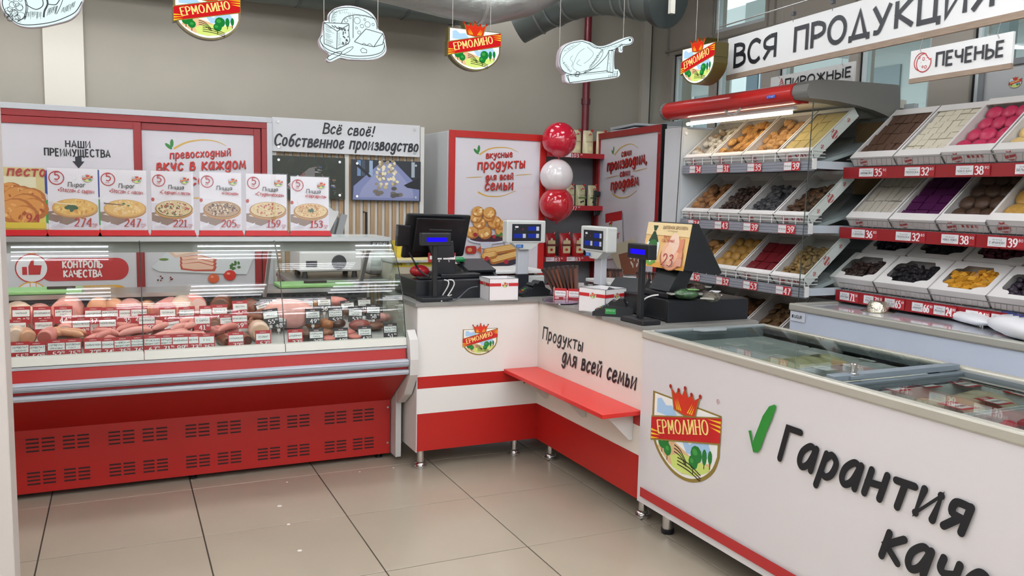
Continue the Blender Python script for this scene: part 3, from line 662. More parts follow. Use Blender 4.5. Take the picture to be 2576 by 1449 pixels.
# tall fridges with banners
def puff(a, cx_, cy_, s, rn):
    a.ell(cx_, cy_, s, s*.85, '#a8692c', n=12); a.ell(cx_-.1*s, cy_+.1*s, s*.85, s*.7, '#cf9a52', n=12)
    for k in range(4): a.ell(cx_+rn.uniform(-.5, .5)*s, cy_+rn.uniform(-.4, .5)*s, s*.28, s*.16, rn.choice(['#e8c384', '#b9772f', '#efd49c']), n=7, rot=rn.uniform(0, 3), step=False)
    a.step()
YF1 = 5.8
fx0, fx1 = ony(1129, 327, YF1).x, ony(1374, 340, YF1).x
r = thing('tall_fridge', 'tall white fridge with a red-framed banner of cream puffs', 'fridge', (fx0, YF1, 0))
b = MB(); b.box(fx0, fx1, YF1+.02, YF1+.58, .05, 1.9, mat('#b9bcbc', .35)); b.build('cabinet', r, bevel=.006)
b = MB(); b.box(fx0+.02, fx1-.02, YF1+.05, YF1+.5, 0, .05, DGREY); b.build('plinth', r)
b = MB(); f = .05; b.box(fx0, fx1, YF1, YF1+.02, .1, 1.9, mat('#d5d1d6', .3)); door = b.build('door', r)
b = MB(); b.box(fx0, fx0+f, YF1-.012, YF1, .1, 1.905, RED); b.box(fx1-f, fx1, YF1-.012, YF1, .1, 1.905, RED); b.box(fx0+f, fx1-f, YF1-.012, YF1, 1.905-f, 1.905, RED); b.build('door_frame', door, bevel=.002)
a = front(YF1); rn = random.Random(11)
slogan(a, (1198, 381), [(1206, 389), (1230, 375), (1260, 371), (1285, 374), (1303, 383)], [(1202, 483), (1225, 493), (1262, 493), (1297, 480)],
       [('вкусные', (1222, 398), (1288, 394), 16), ('продукты', (1200, 426), (1319, 421), 24), ('для всей', (1220, 453), (1289, 450), 16), ('семьи', (1217, 478), (1288, 476), 24)],
       [((1172, 447), (1214, 445)), ((1296, 441), (1339, 438))])
p = a.q(1226, 602); a.ell(p[0], p[1], .165, .035, '#c9ccd8', n=26); a.ell(p[0], p[1]+.006, .15, .026, '#3c2430', n=24)
p2 = a.q(1221, 618); a.poly([(p2[0]-.05, p2[1]+.03), (p2[0]+.05, p2[1]+.03), (p2[0]+.04, p2[1]-.02), (p2[0]-.04, p2[1]-.02)], '#c2c6d2')
for x, y, s_ in ((1187, 585, .055), (1218, 585, .06), (1262, 580, .062), (1205, 562, .055), (1242, 560, .06), (1268, 565, .045), (1196, 548, .05), (1228, 545, .05), (1200, 533, .05), (1229, 536, .055)):
    q = a.q(x, y); puff(a, q[0], q[1], s_, rn)
for x, y in ((1193, 590), (1240, 595)): q = a.q(x, y); a.ell(q[0], q[1], .016, .016, '#9c2436', n=10)
q = a.q(1250, 592)
for k in range(3): a.ell(q[0]+.02*k, q[1]+.008*(k % 2), .02, .008, '#3f7a34', n=8, rot=k)
q = a.q(1182, 628); a.rrect(q[0]-.045, q[1]-.03, .09, .06, .02, '#a5261c'); a.ell(q[0]-.01, q[1], .02, .016, '#c98a50', n=12); a.poly([(q[0]+.045, q[1]), (q[0]+.08, q[1]+.03), (q[0]+.085, q[1]-.03)], '#b0502c')
q = a.q(1320, 610); a.ell(q[0]-.05, q[1], .13, .05, '#c8cbd6', n=22); a.ell(q[0]-.05, q[1]+.006, .11, .038, '#dcdee6', n=22)
q = a.q(1258, 660); a.ell(q[0], q[1], .165, .05, '#c6c9d4', n=26); a.ell(q[0], q[1]+.008, .145, .038, '#35303c', n=24)
for (ax_, ay_), (bx_, by_) in (((1221, 634), (1292, 622)), ((1238, 655), (1296, 640)), ((1215, 645), (1240, 640))):
    A, B = a.q(ax_, ay_), a.q(bx_, by_); a.line([A, B], .06, '#a86a2e', caps=1); a.line([(A[0], A[1]+.008), (B[0], B[1]+.008)], .04, '#d3a052', caps=1)
    for k in range(3): a.line([(A[0], A[1]+.018-.012*k), (B[0], B[1]+.018-.012*k)], .005, '#e9c98a')
for x, y in ((1221, 650), (1270, 658)): q = a.q(x, y); a.ell(q[0], q[1], .02, .018, '#a82638', n=10)
a.build('banner_print', door)

F_, G_ = None, None
d = ray(1505, 337); F_ = CAMP+d*((1.985-HC)/d.z); d = ray(1667, 312); G_ = CAMP+d*((1.985-HC)/d.z)
U2 = (G_-F_).normalized(); L2 = (G_-F_).length; N2 = U2.cross(Z_)
r = thing('tall_fridge', 'tall white fridge standing sideways with a red-framed banner, by the pastry cabinet', 'fridge', (F_.x, F_.y, 0))
W2 = Matrix((U2, -N2, Z_)).transposed().to_4x4(); W2.translation = Vector((F_.x, F_.y, 0))
def lb(b_, *q): b_.T = W2; b_.box(*q); b_.T = None; return b_
lb(MB(), 0, L2, .03, .55, .05, 1.975, mat('#c6c9cb', .35)).build('cabinet', r, bevel=.006)
dr = lb(MB(), 0, L2, .005, .03, .1, 1.985, mat('#d2ced4', .3)).build('door', r)
b = MB()
for q in ((0, f, -.01, .005, .1, 1.985), (L2-f, L2, -.01, .005, .1, 1.985), (f, L2-f, -.01, .005, 1.985-f, 1.985)): lb(b, *q, REDF)
b.build('door_frame', dr, bevel=.002)
b = MB(); lb(b, L2, L2+.012, -.008, .03, .05, 1.985, mat('#14171c', .4)); b.build('gasket', r)
b = MB()
for z in (1.92, 1.76): lb(b, L2-.03, L2-.02, -.016, -.01, z-.005, z+.005, CHROME)
b.build('rivet', r)
a = Art((F_.x, F_.y, 0), U2, Z_, lift=-.0035)
slogan(a, (1540, 383), [(1545, 390), (1560, 372), (1585, 362), (1605, 372)], [(1540, 487), (1556, 497), (1580, 495), (1601, 479)],
       [('сами', (1562, 394), (1587, 389), 16), ('производим,', (1527, 430), (1627, 408), 26), ('сами', (1560, 444), (1585, 440), 16), ('продаём', (1538, 478), (1607, 464), 25)],
       [((1524, 448), (1556, 441)), ((1590, 432), (1628, 423))])
pk = [a.q(*p) for p in ((1526, 538), (1568, 530), (1570, 610), (1568, 650), (1527, 652))]
a.poly(pk, '#d5d3d6'); a.poly([a.q(*p) for p in ((1526, 538), (1568, 530), (1568, 553), (1526, 561))], '#b5262a')
q = a.q(1536, 557); emblem(a, q[0], q[1], .06, det=0)
tpx(a, 'РОГ', (1547, 601), (1562, 600), 13, '#b02a2a', wt=1.4)
a.poly([a.q(*p) for p in ((1530, 620), (1600, 600), (1640, 660), (1560, 680))], '#c9c2a8')
a.poly([a.q(*p) for p in ((1560, 640), (1620, 625), (1622, 690), (1570, 690))], '#8c5a44')
q = a.q(1610, 640); a.text('', 0, 0, .01, INK)
for k in range(14): q = a.q(1600+RND.uniform(-20, 22), 655+RND.uniform(-14, 14)); a.ell(q[0], q[1], .022, .012, '#d9d2c4', n=8, rot=k, step=k % 3 == 0)
a.build('banner_print', dr)
bh = lb(MB(), .06, .085, -.055, -.035, 1.28, 1.5, BLACK); lb(bh, .055, .09, -.04, -.0, 1.29, 1.33, BLACK); lb(bh, .055, .09, -.04, 0, 1.45, 1.49, BLACK); bh.build('door_handle', r, bevel=.006)
# papers in a clear folder on top of that fridge
p = W2 @ Vector((.25, .2, 1.98))
r2 = thing('paper_tray', 'grey wire tray heaped with paper sheets on top of the sideways fridge', 'paper tray', tuple(p))
b = MB(); b.T = W2 @ Matrix.Translation(Vector((.0, .06, 1.976)))
b.box(0, .62, 0, .4, 0, .008, mat('#55595c', .5)); b.box(0, .62, .39, .4, 0, .10, mat('#9aa0a2', .3)); b.build('tray', r2)
for k in range(7):
    b = MB(); b.T = W2 @ Matrix.Translation(Vector((.06+RND.uniform(-.02, .02), .09, 1.986+.008*k))) @ Matrix.Rotation(RND.uniform(-.08, .08), 4, 'Z') @ Matrix.Rotation(RND.uniform(-.02, .02), 4, 'Y')
    b.box(0, .5, 0, .26, 0, .006, mat('#c9cdd2', .5)); b.build('paper_sheet', r2)

# red shelf unit with pouches between the fridges
YS = 6.2
sx0, sx1 = ony(1374, 400, YS).x, ony(1530, 400, YS).x
r = thing('sauce_shelf_unit', 'red-railed grey shelf unit of sauce pouches between the two fridges', 'shelf unit', (sx0, YS, 0))
zs = [ony(1440, 386, YS).z, ony(1470, 519, YS).z, ony(1440, 647, YS).z, ony(1430, 735, YS).z]
b = MB(); b.box(sx0, sx1, YS+.25, YS+.265, 0, 1.78, mat('#77777a', .6)); b.build('back_panel', r)
b = MB(); b.box(sx0-.05, sx0-.005, YS-.01, YS+.265, 0, 1.93, REDF); b.box(sx1, sx1+.04, YS-.01, YS+.265, 0, 1.93, REDF); b.build('side_post', r)
for i, z in enumerate(zs):
    s_ = MB().box(sx0, sx1, YS, YS+.25, z-.02, z, mat('#b9b9b9', .5)).build('shelf', r)
    a = front(YS-.012); a.slab(sx1-sx0, .04, .01, '#a81e26', sx0, z-.035); a.z = .001
    pr = {0: [('103', 1438)], 1: [('77', 1443)], 2: [('83', 1403), ('83', 1455)], 3: []}[i]
    for tt, px in pr:
        u = ony(px, 400, YS-.012).x; a.rect(u-.085, z-.032, .08, .034, '#e9dfe4'); a.text('СОУС', u-.08, z-.02, .012, '#3a3a44', wt=1.1); a.text(tt, u, z-.032, .03, '#f6ecec', wt=1.4, thin=.7)
        a.text('90', u+.028*len(tt), z-.014, .012, '#f6ecec', wt=1)
    a.build('price_rail', s_)
MB().box(sx0, sx1, YS+.02, YS+.25, 0, .35, mat('#9a9a9c', .5)).build('base', r)
def pouch(x, y, z, h, w_, kind, label, group, rz=0):
    body, lab = {'mayo': ('#d8cfa6', '#8a7a4a'), 'olive': ('#ccc79c', '#4f6a3a'), 'ketchup': ('#b0161c', '#d9c79a')}[kind]
    t = thing('sauce_pouch', label, 'pouch', (x, y, z), rz, group); b = MB(); n = 7
    prof = [(.0, 0, .92, .030), (.12, 0, 1, .034), (.45, 0, .98, .028), (.78, 0, .95, .014), (.92, -.04, .86, .006), (1.0, -.05, .80, .003)]
    rows = []
    for v, dx, ww, tt in prof:
        rows.append([(x+dx*w_+math.cos(2*math.pi*k/10)*w_*ww/2, y+math.sin(2*math.pi*k/10)*tt, z+v*h) for k in range(10)])
    vs = [p for rw in rows for p in rw]; fs = [(i*10+k, i*10+(k+1) % 10, (i+1)*10+(k+1) % 10, (i+1)*10+k) for i in range(len(rows)-1) for k in range(10)]
    fs += [tuple(reversed(range(10))), tuple(range(50, 60))]
    b.add(vs, fs, mat(body, .25, bump=.25, nscale=25)); b.build('bag', t, smooth=True)
    c = MB(); c.tube([(x+w_*.30, y, z+h*.95), (x+w_*.40, y, z+h*1.05)], .011, 8, mat('#b01a22', .3)); c.build('cap', t)
    a = Art((x, y-.034, z), X_, Z_, lift=.001)
    if kind == 'ketchup': a.rrect(-.3*w_, .15*h, .6*w_, .55*h, .01, lab); a.rect(-.42*w_, .45*h, .84*w_, .09*h, '#6b2a22'); a.ell(0, .3*h, .014, .012, '#c03020', n=10); a.text('ЛАЗЯ', -.38*w_, .46*h, .07*h, '#f0e0c8', wt=1.2) if False else None; a.ell(0, .74*h, .012, .012, '#e0d8c0', n=8)
    else:
        emblem(a, -.014, .86*h, .030, det=0); a.text('МАЙОНЕЗ' if kind == 'mayo' else 'МАСЛИНЫ', -.36*w_, .5*h, .05*h, '#8c4a2a' if kind == 'mayo' else '#4a4a2a', wt=1.1, width=.7*w_)
        if kind == 'olive': a.rect(-.4*w_, .37*h, .8*w_, .07*h, '#5f8046'); [a.ell(-.01+.018*k, .2*h+.006*k, .010, .008, '#22242a', n=8) for k in range(2)]
        else: a.ell(.005, .25*h, .017, .022, '#e6d9a8', n=10)
    a.build('label_print', t); return t
for i, px in enumerate((1386, 1447, 1478, 1512)): p = ony(px, 386, YS+.1); pouch(p.x, YS+.1, zs[0], .205, .105, 'mayo', 'cream sauce pouch with red cap, %s on the top shelf' % ('leftmost, behind the balloon', 'second from left', 'third from left', 'rightmost')[i], 'cream pouches on the top shelf')
for i, (px, kd) in enumerate(((1432, 'mayo'), (1459, 'olive'), (1489, 'olive'))): p = ony(px, 518, YS+.1); pouch(p.x, YS+.1, zs[1], .18, .095, kd, ['cream sauce pouch beside the lowest balloon, middle shelf', 'pale green olive sauce pouch in the middle of the middle shelf', 'pale green olive sauce pouch at the right of the middle shelf'][i], 'pouches on the middle shelf')
for i, px in enumerate((1382, 1420, 1453, 1488)): p = ony(px, 646, YS+.1); pouch(p.x, YS+.1, zs[2], .20, .118, 'ketchup', 'red ketchup pouch on the shelf marked 83, %s' % ('leftmost', 'second from left', 'third from left', 'rightmost')[i], 'ketchup pouches on the 83 shelf')
for i, px in enumerate((1393, 1430)):
    p = ony(px, 735, YS+.08); b = MB(); b.ell((p.x, YS+.1, zs[3]+.045), .06, .06, .045, mat('#b5141c', .2, bump=.5, nscale=18), n=14, k=8); o = b.build('snack_bag', loc=(p.x, YS+.1, zs[3]), smooth=True)
    tag(o, ['glossy red snack bag lying left on the lowest red shelf', 'glossy red snack bag lying right on the lowest red shelf'][i], 'snack bag', 'red bags on the lowest shelf')

# balloons tied in a column
YBAL = 5.685
for i, (px, py, rr, c, lb_) in enumerate(((1407, 352, 38.5, '#b8142e', 'top glossy red balloon of the column by the fridge'), (1400, 443, 37, '#d9d3d3', 'white balloon between the two red balloons'), (1400, 514, 38, '#b01222', 'lowest glossy red balloon of the column'))):
    p = ony(px, py, YBAL-.004*i); k = (ony(px+rr, py, YBAL)-ony(px-rr, py, YBAL)).length/2
    t = thing('balloon', lb_, 'balloon', tuple(p), group='column of balloons')
    b = MB(); prof = [(max(.0005, k*math.sin(math.pi*j/16)*(1-.06*(j < 5))), -k*math.cos(math.pi*j/16)*1.02) for j in range(17)]
    m_ = mat(c, .12, coat=.6); b.lathe(p, prof, 28, m_); b.build('skin', t, smooth=True)
    MB().lathe((p.x, p.y, p.z-k*1.02-.014), [(.012, 0), (.005, .008), (.004, .016)], 10, m_).build('knot', t)

# ================================================================== CASH COUNTER
ZT = .88
CW = mat('#e6e4df', .4); CWB = mat('#e8e2d8', .4)
def leg(b, x, y, h=.105, r_=.019, flare=True):
    b.lathe((x, y, 0), [(.031, 0), (.033, .006), (.033, .016), (.027, .02), (.030, .026), (.027, .032), (r_, .036), (r_, h)] if flare else [(r_+.002, 0), (r_+.002, .02), (r_, .021), (r_, h)], 20, CHROME)
r = thing('cash_counter', 'L-shaped white cash counter with red bands and grey worktop on chrome legs', 'counter', (1.36, 4.0, 0))
b = MB(); b.box(1.36, 2.66, 4.0+.018, 4.62, .10, .861, CW); b.box(2.05+.018, 2.66, 2.975, 4.02, .10, .861, CW); b.build('carcass', r)
zz = (.497, .435, .303, .105)
def panel_strip(nm, x0, x1, y0, y1, z0, z1, m_): return MB().box(x0, x1, y0, y1, z0, z1, m_).build(nm, r)
for nm, z0, z1, m_ in (('white_panel', zz[0], .861, CW), ('red_band', zz[1], zz[0], RED), ('white_panel', zz[2], zz[1], CW), ('red_band', zz[3], zz[2], RED)):
    panel_strip(nm, 1.362, 2.05, 4.0, 4.018, z0, z1, m_); panel_strip(nm, 2.05, 2.068, 2.975, 3.9995, z0, z1, CWB if m_ is CW else m_)
MB().box(1.358, 1.362, 3.999, 4.6, .10, .861, mat('#d9d2cf', .4)).build('end_edge', r)
b = MB(); b.prism([(1.345, 3.988), (2.038, 3.988), (2.038, 2.975), (2.67, 2.975), (2.67, 4.64), (1.345, 4.64)], 'z', .8615, ZT, mat('#84827e', .35)); b.build('worktop', r, bevel=.002)
for x, y in ((1.40, 4.05), (1.40, 4.48), (1.955, 4.07), (2.108, 3.93), (2.105, 3.03), (2.6, 3.03), (2.6, 4.5)): bb = MB(); leg(bb, x, y); bb.build('leg', r, smooth=True)
a = front(4.0); p, p2 = a.q(1166.5, 830), a.q(1249, 826); emblem(a, p[0], p[1], p2[0]-p[0]); a.build('printed_emblem', r)
a = side(2.05)
tpx(a, 'Продукты', (1365, 851), (1466, 884), 29, INK, **BR); tpx(a, 'для всей семьи', (1415, 911), (1600, 979), 36, INK, **BR); a.build('brush_lettering', r)
a = front(4.0); q = a.q(1319, 961.5); a.ell(q[0], q[1], .006, .006, '#33302e', n=10); a.build('screw_hole', r)
# red ledge on brackets
r = thing('bag_ledge', 'bright red narrow shelf on white triangular brackets along the counter', 'shelf', (1.85, 3.0, .488))
MB().box(1.848, 2.049, 2.985, 3.999, .488, .508, mat('#d2312c', .35)).build('board', r, bevel=.002)
for y in (3.87, 3.46, 3.05):
    MB().prism([(1.90, .487), (2.049, .487), (2.049, .36), (2.03, .36)], 'y', y, y+.012, mat('#dedbd8', .4)).build('bracket', r)

# ================================================================== CHEST FREEZER IN FRONT
FX0, FX1, FY0, FY1, FZ0, FZ1 = 2.03, 2.69, .85, 2.968, .112, .868
FW = mat('#dedadb', .28, coat=.15)
r = thing('chest_freezer', 'long white chest freezer with the shop emblem and brush lettering, nearest the camera', 'freezer', (FX0, FY0, 0))
b = MB(); t_ = .05
b.box(FX0+.004, FX0+t_, FY0, FY1, FZ0, FZ1-.032, FW); b.box(FX1-t_, FX1, FY0, FY1, FZ0, FZ1-.032, FW); b.box(FX0+t_, FX1-t_, FY1-t_, FY1, FZ0, FZ1-.032, FW); b.box(FX0+t_, FX1-t_, FY0, FY0+t_, FZ0, FZ1-.032, FW)
b.box(FX0+t_, FX1-t_, FY0+t_, FY1-t_, FZ0, .40, mat('#9aa0a2', .5)); b.build('body', r)
MB().box(FX0, FX0+.004, FY0, FY1, FZ0, FZ1-.034, FW).build('front_panel', r)
b = MB(); z0, z1 = FZ1-.034, FZ1
for q in ((FX0-.008, FX0+.03, FY0, FY1+.004), (FX1-.03, FX1+.006, FY0, FY1+.004), (FX0+.03, FX1-.03, FY1-.028, FY1+.004), (FX0+.03, FX1-.03, FY0, FY0+.03)): b.box(q[0], q[1], q[2], q[3], z0, z1, mat('#bcb9ac', .35, .3))
b.build('rim', r, bevel=.006)
b = MB()
for q in ((FX0+.03, FX0+.05, FY0+.03, FY1-.028), (FX1-.05, FX1-.03, FY0+.03, FY1-.028)): b.box(q[0], q[1], q[2], q[3], z1-.05, z1-.012, mat('#6c7478', .35))
b.box(FX0+.05, FX1-.05, FY1-.06, FY1-.028, z1-.05, z1-.008, mat('#7c8488', .35)); b.build('lid_track', r)
LF = mat('#77828a', .35); LIDG = glass('#f4f8f6', 1.3, key='lid')
yd = 1.955
l1 = MB(); l1.box(FX0+.035, FX1-.035, yd-.02, yd+.018, z1-.012, z1+.008, LF); o1 = l1.build('sliding_lid', r, bevel=.002); MB().box(FX0+.035, FX1-.035, FY1-.05, FY1-.03, z1-.010, z1+.004, mat('#9aa2a4', .3)).build('end_bar', o1)
MB().box(FX0+.035, FX1-.035, yd+.018, FY1-.05, z1-.006, z1-.001, LIDG).build('glass', o1)
MB().prism([(2.25, FY1-.055), (2.43, FY1-.055), (2.40, FY1-.095), (2.28, FY1-.095)], 'z', z1-.002, z1+.004, mat('#aab0b2', .3)).build('handle', o1)
l2 = MB(); l2.box(FX0+.04, FX1-.04, yd-.05, yd-.02, z1-.035, z1-.014, mat('#5c666c', .35)); o2 = l2.build('sliding_lid', r, bevel=.002); MB().box(FX0+.04, FX1-.04, FY0+.03, FY0+.06, z1-.035, z1-.014, LF).build('end_bar', o2)
MB().box(FX0+.04, FX1-.04, FY0+.06, yd-.05, z1-.026, z1-.021, LIDG).build('glass', o2)
p = onz(2130, 948, z1); b = MB(); b.lathe((p.x+.03, p.y, z1-.002), [(.016, 0), (.016, .012), (.010, .014), (.010, .042), (.008, .045)], 16, CHROME); b.box(p.x+.0, p.x+.06, p.y-.02, p.y+.03, z1-.006, z1+.004, LF); b.build('lock', r)
b = MB()
for y in (2.842, 1.6, 1.0): b.lathe((2.108, y, 0), [(.026, 0), (.028, .004), (.028, .022)], 20, mat('#15161a', .5)); b.lathe((2.108, y, .02), [(.0245, 0), (.0245, .095)], 20, CHROME)
b.f = b.f; b.build('leg', r, smooth=True)
b = MB()
for y in (2.842, 1.0): b.lathe((2.62, y, 0), [(.0245, 0), (.0245, .115)], 16, CHROME)
b.build('rear_leg', r, smooth=True)
a = side(FX0)
p, p2 = a.q(1648, 987), a.q(1811, 1037); emblem(a, p[0], p[1], p2[0]-p[0])
q = a.q(1809, 1010); a.ring(q[0], q[1], .0085, .0014, '#9a2a30'); a.text('R', q[0]-.003, q[1]-.0042, .0085, '#9a2a30', wt=1.1)
ck = [(1886, 1083), (1893, 1082), (1897, 1113), (1903, 1095), (1922, 1046), (1938, 1022), (1952, 1017), (1957, 1022), (1946, 1052), (1930, 1090), (1917, 1128), (1910, 1138), (1898, 1137), (1893, 1115)]
a.poly([a.q(*p) for p in ck], '#2c8a34')
fb = dict(wt=1.4, slant=.27, caps=1, wob=.12)
A = a.q(1962, 1152); B = a.q(2432, 1343); w8 = math.hypot(B[0]-A[0], B[1]-A[1])
a.text('Гарантия', A[0], A[1], .115, INK, width=w8, rot=math.atan2(B[1]-A[1], B[0]-A[0]), **fb)
A = a.q(2216, 1394); a.text('качества', A[0], A[1], .115, INK, width=w8*.97, rot=0, **fb)
za, zb = a.q(1616, 1224)[1], a.q(1616, 1248)[1]
ua = a.q(1615, 1224)[0]; a.rect(ua, zb, -FY0-ua, za-zb, '#b52a2c'); a.build('printed_wrap', r)

# goods under the lids
def heap(name, label, cat, x0, x1, y0, y1, z, colr, n, s, kind='stuff', seed=1, flat=.6, group=None, z2=.03):
    rn = random.Random(seed); b = MB()
    for k in range(n):
        c = (rn.uniform(x0+s, x1-s), rn.uniform(y0+s, y1-s), z+s*flat*.6+rn.uniform(0, z2)); q = rn.uniform(.8, 1.15)
        b.T = Matrix.Translation(c) @ Matrix.Rotation(rn.uniform(0, 3.1), 4, 'Z') @ Matrix.Rotation(rn.uniform(-.3, .3), 4, 'X')
        b.ell((0, 0, 0), s*q, s*q*.75, s*flat*q, mat(rn.choice(colr), .5), n=8, k=5)
    b.T = None
    o = b.build(name, loc=((x0+x1)/2, (y0+y1)/2, z), smooth=True); tag(o, label, cat, group, kind); return o
def floorpan(b, x0, x1, y0, y1, z0, z1, m_, t=.004):
    b.box(x0, x1, y0, y1, z0, z0+t, m_); b.box(x0, x0+t, y0, y1, z0, z1, m_); b.box(x1-t, x1, y0, y1, z0, z1, m_); b.box(x0, x1, y0, y0+t, z0, z1, m_); b.box(x0, x1, y1-t, y1, z0, z1, m_); return b
ix0, ix1 = FX0+.055, FX1-.055
cells = [(2.62, 2.90, '#aeb7ba'), (2.28, 2.60, '#a8a478'), (1.97, 2.26, '#aaa698'), (1.60, 1.90, '#a89a80'), (1.25, 1.58, '#7a3038'), (.92, 1.23, '#77222c')]
nm = ['grey freezer basket at the far end by the cash counter', 'freezer basket of khaki wrapped packs under the far lid', 'freezer basket of pale packs just beyond the lid divider', 'freezer basket of tan packs just before the lid divider', 'freezer basket of dark red frozen berries under the near lid', 'nearest freezer basket of dark red packs, at the frame edge']
for i, (y0, y1, c) in enumerate(cells):
    o = thing('freezer_basket', nm[i], 'basket', (ix0, y0, .60), group='baskets in the chest freezer'); floorpan(MB(), ix0, ix1, y0, y1, .68, .822, mat('#d4d8d6', .4)).build('tray', o)
    if i == 0: continue
    if i in (4, 5):
        heap('frozen_berries', ['dark red frozen berries heaped under the near freezer lid', 'dark red frozen berries at the right edge of the photo'][i-4], 'berries', ix0+.01, ix1-.01, y0+.01, y1-.01, .715, ['#a01c30', '#b02438', '#861628'], 150, .030, seed=i, z2=.065)
    else:
        rn = random.Random(i)
        for k in range(6):
            x = ix0+.06+.085*k; b = MB(); b.T = Matrix.Translation((x, (y0+y1)/2+rn.uniform(-.01, .01), .77)) @ Matrix.Rotation(rn.uniform(-.25, .25), 4, 'Y')
            b.ell((0, 0, 0), .036, (y1-y0)/2-.03, .055, mat(c, .35, bump=.3, nscale=14), n=10, k=6); b.T = None
            tag(b.build('frozen_pack', loc=(x, (y0+y1)/2, .67), smooth=True), ['', 'khaki frozen food pack in the basket under the far lid', 'pale frozen food pack in the basket beyond the divider', 'tan frozen food pack in the basket before the divider'][i], 'pack', 'frozen packs, basket %s' % ('far', 'middle', 'near')[i-1])
p = onz(1905, 893, .77); b = MB(); b.ell((p.x, p.y, .75), .07, .05, .03, mat('#2c5a34', .35, bump=.3), n=12, k=7); tag(b.build('green_pack', loc=(p.x, p.y, .72), smooth=True), 'dark green frozen vegetable pack under the far freezer lid', 'pack')
for k, (px, py) in enumerate(((1752, 842), (1830, 836), (1852, 866), (1900, 834), (1925, 862), (1960, 896), (2010, 858), (2035, 886), (2075, 926), (2125, 883), (2150, 920), (2190, 904))):
    p = onz(px, py, .824); c = '#4c7a50' if k < 2 else '#d9d8d2'
    a = Art((p.x-.03, p.y-.04, .824), X_, Y_, lift=.0004); a.slab(.06, .08, .001, c); a.rect(.004, .006, .052, .068, '#d8d8d4'); a.rect(.008, .045, .044, .012, '#9a9a96'); a.rect(.008, .025, .03, .006, '#a8a8a4')
    tag(a.build('price_card', loc=(p.x, p.y, .824)), ['white card with green border, left, under the far freezer lid', 'white card with green border, right, under the far freezer lid'][k] if k < 2 else 'white price card under the far freezer lid, %s from the far end' % ('', '', 'first', 'second', 'third', 'fourth', 'fifth', 'sixth', 'seventh', 'eighth', 'ninth', 'last')[k], 'price card', 'price cards under the far lid' if k > 1 else 'green-edged cards')
for k, (px, py) in enumerate(((2245, 975), (2325, 967), (2425, 965), (2410, 1020), (2500, 1008), (2572, 990))):
    p = onz(px, py, .824); a = Art((p.x-.035, p.y-.045, .824), X_, Y_, lift=.0004); a.slab(.07, .09, .001, '#a81e22'); a.rect(.006, .012, .058, .05, '#dcdad6'); a.rect(.012, .03, .046, .014, '#7a7a78'); a.text('%d' % (31+7*k), .02, .066, .016, '#f0e8e4', wt=1.4)
    tag(a.build('price_card', loc=(p.x, p.y, .824)), 'red-edged card under the near freezer lid, %s from the divider' % ('first', 'second', 'third', 'fourth', 'fifth', 'sixth')[k], 'price card', 'price cards under the near lid')

# ================================================================== THINGS ON THE COUNTER
def box3(P0, P1, P2, h, t=.003): return P0, P1, P2, h
def carton_box(label, c0, c1, c2, ctop):
    P0, P1, P2 = onz(*c0, ZT), onz(*c1, ZT), onz(*c2, ZT)
    e1 = (P1-P0); w_ = e1.length; e1.normalize(); e2 = Vector((-e1.y, e1.x, 0)); dpt = max(.12, (P2-P0).dot(e2)); h = ony(c0[0], ctop, P0.y).z-ZT
    W = Matrix((e1, e2, Z_)).transposed().to_4x4(); W.translation = P0
    t = thing('donation_box', label, 'box', W=W, group='white boxes with a red band on the counter'); b = MB(); b.T = W
    cw = mat('#e8e6e6', .25); th = .004
    for q in ((0, w_, 0, th), (0, w_, dpt-th, dpt), (0, th, th, dpt-th), (w_-th, w_, th, dpt-th)): b.box(*q, 0, h, cw)
    b.box(0, w_, 0, dpt, 0, th, cw); b.build('tray', t)
    e = MB(); e.T = W
    for x, y in ((0, 0), (w_, 0), (0, dpt), (w_, dpt)): e.box(x-.001, x+.001, y-.001, y+.001, 0, h+.001, mat('#30343a', .4))
    for q in ((0, w_, -.001, .001), (0, w_, dpt-.001, dpt+.001)): e.box(*q, h, h+.0015, mat('#30343a', .4))
    for q in ((-.001, .001, 0, dpt), (w_-.001, w_+.001, 0, dpt)): e.box(*q, h, h+.0015, mat('#30343a', .4))
    e.build('edge_trim', t)
    for O, U, L in ((P0, e1, w_), (P0+e2*dpt, -e2, dpt)):
        a = Art(O, U, Z_); a.rect(0, h*.66, L*.40, h*.14, '#bd262a', False); a.rect(L*.66, h*.66, L*.34, h*.14, '#bd262a'); emblem(a, L*.44, h*.80, L*.19, det=1); a.build('printed_band', t)
    return t
carton_box('open white box with a red band beside the left cash register', (1230.6, 757), (1303, 755), (1204, 748), 702)
carton_box('open white box with a red band standing before the right scale', (1521.5, 791), (1574, 784), (1475, 779), 730)

def prism_quad(b, q, dv, mt):
    """q: 4 corners, extruded by vector dv"""
    q = [Vector(p) for p in q]; r_ = [p+dv for p in q]
    return b.add(q+r_, [(0, 1, 2, 3), (7, 6, 5, 4), (0, 4, 5, 1), (1, 5, 6, 2), (2, 6, 7, 3), (3, 7, 4, 0)], mt)
PL = mat('#14161a', .4, bump=.05, nscale=90)
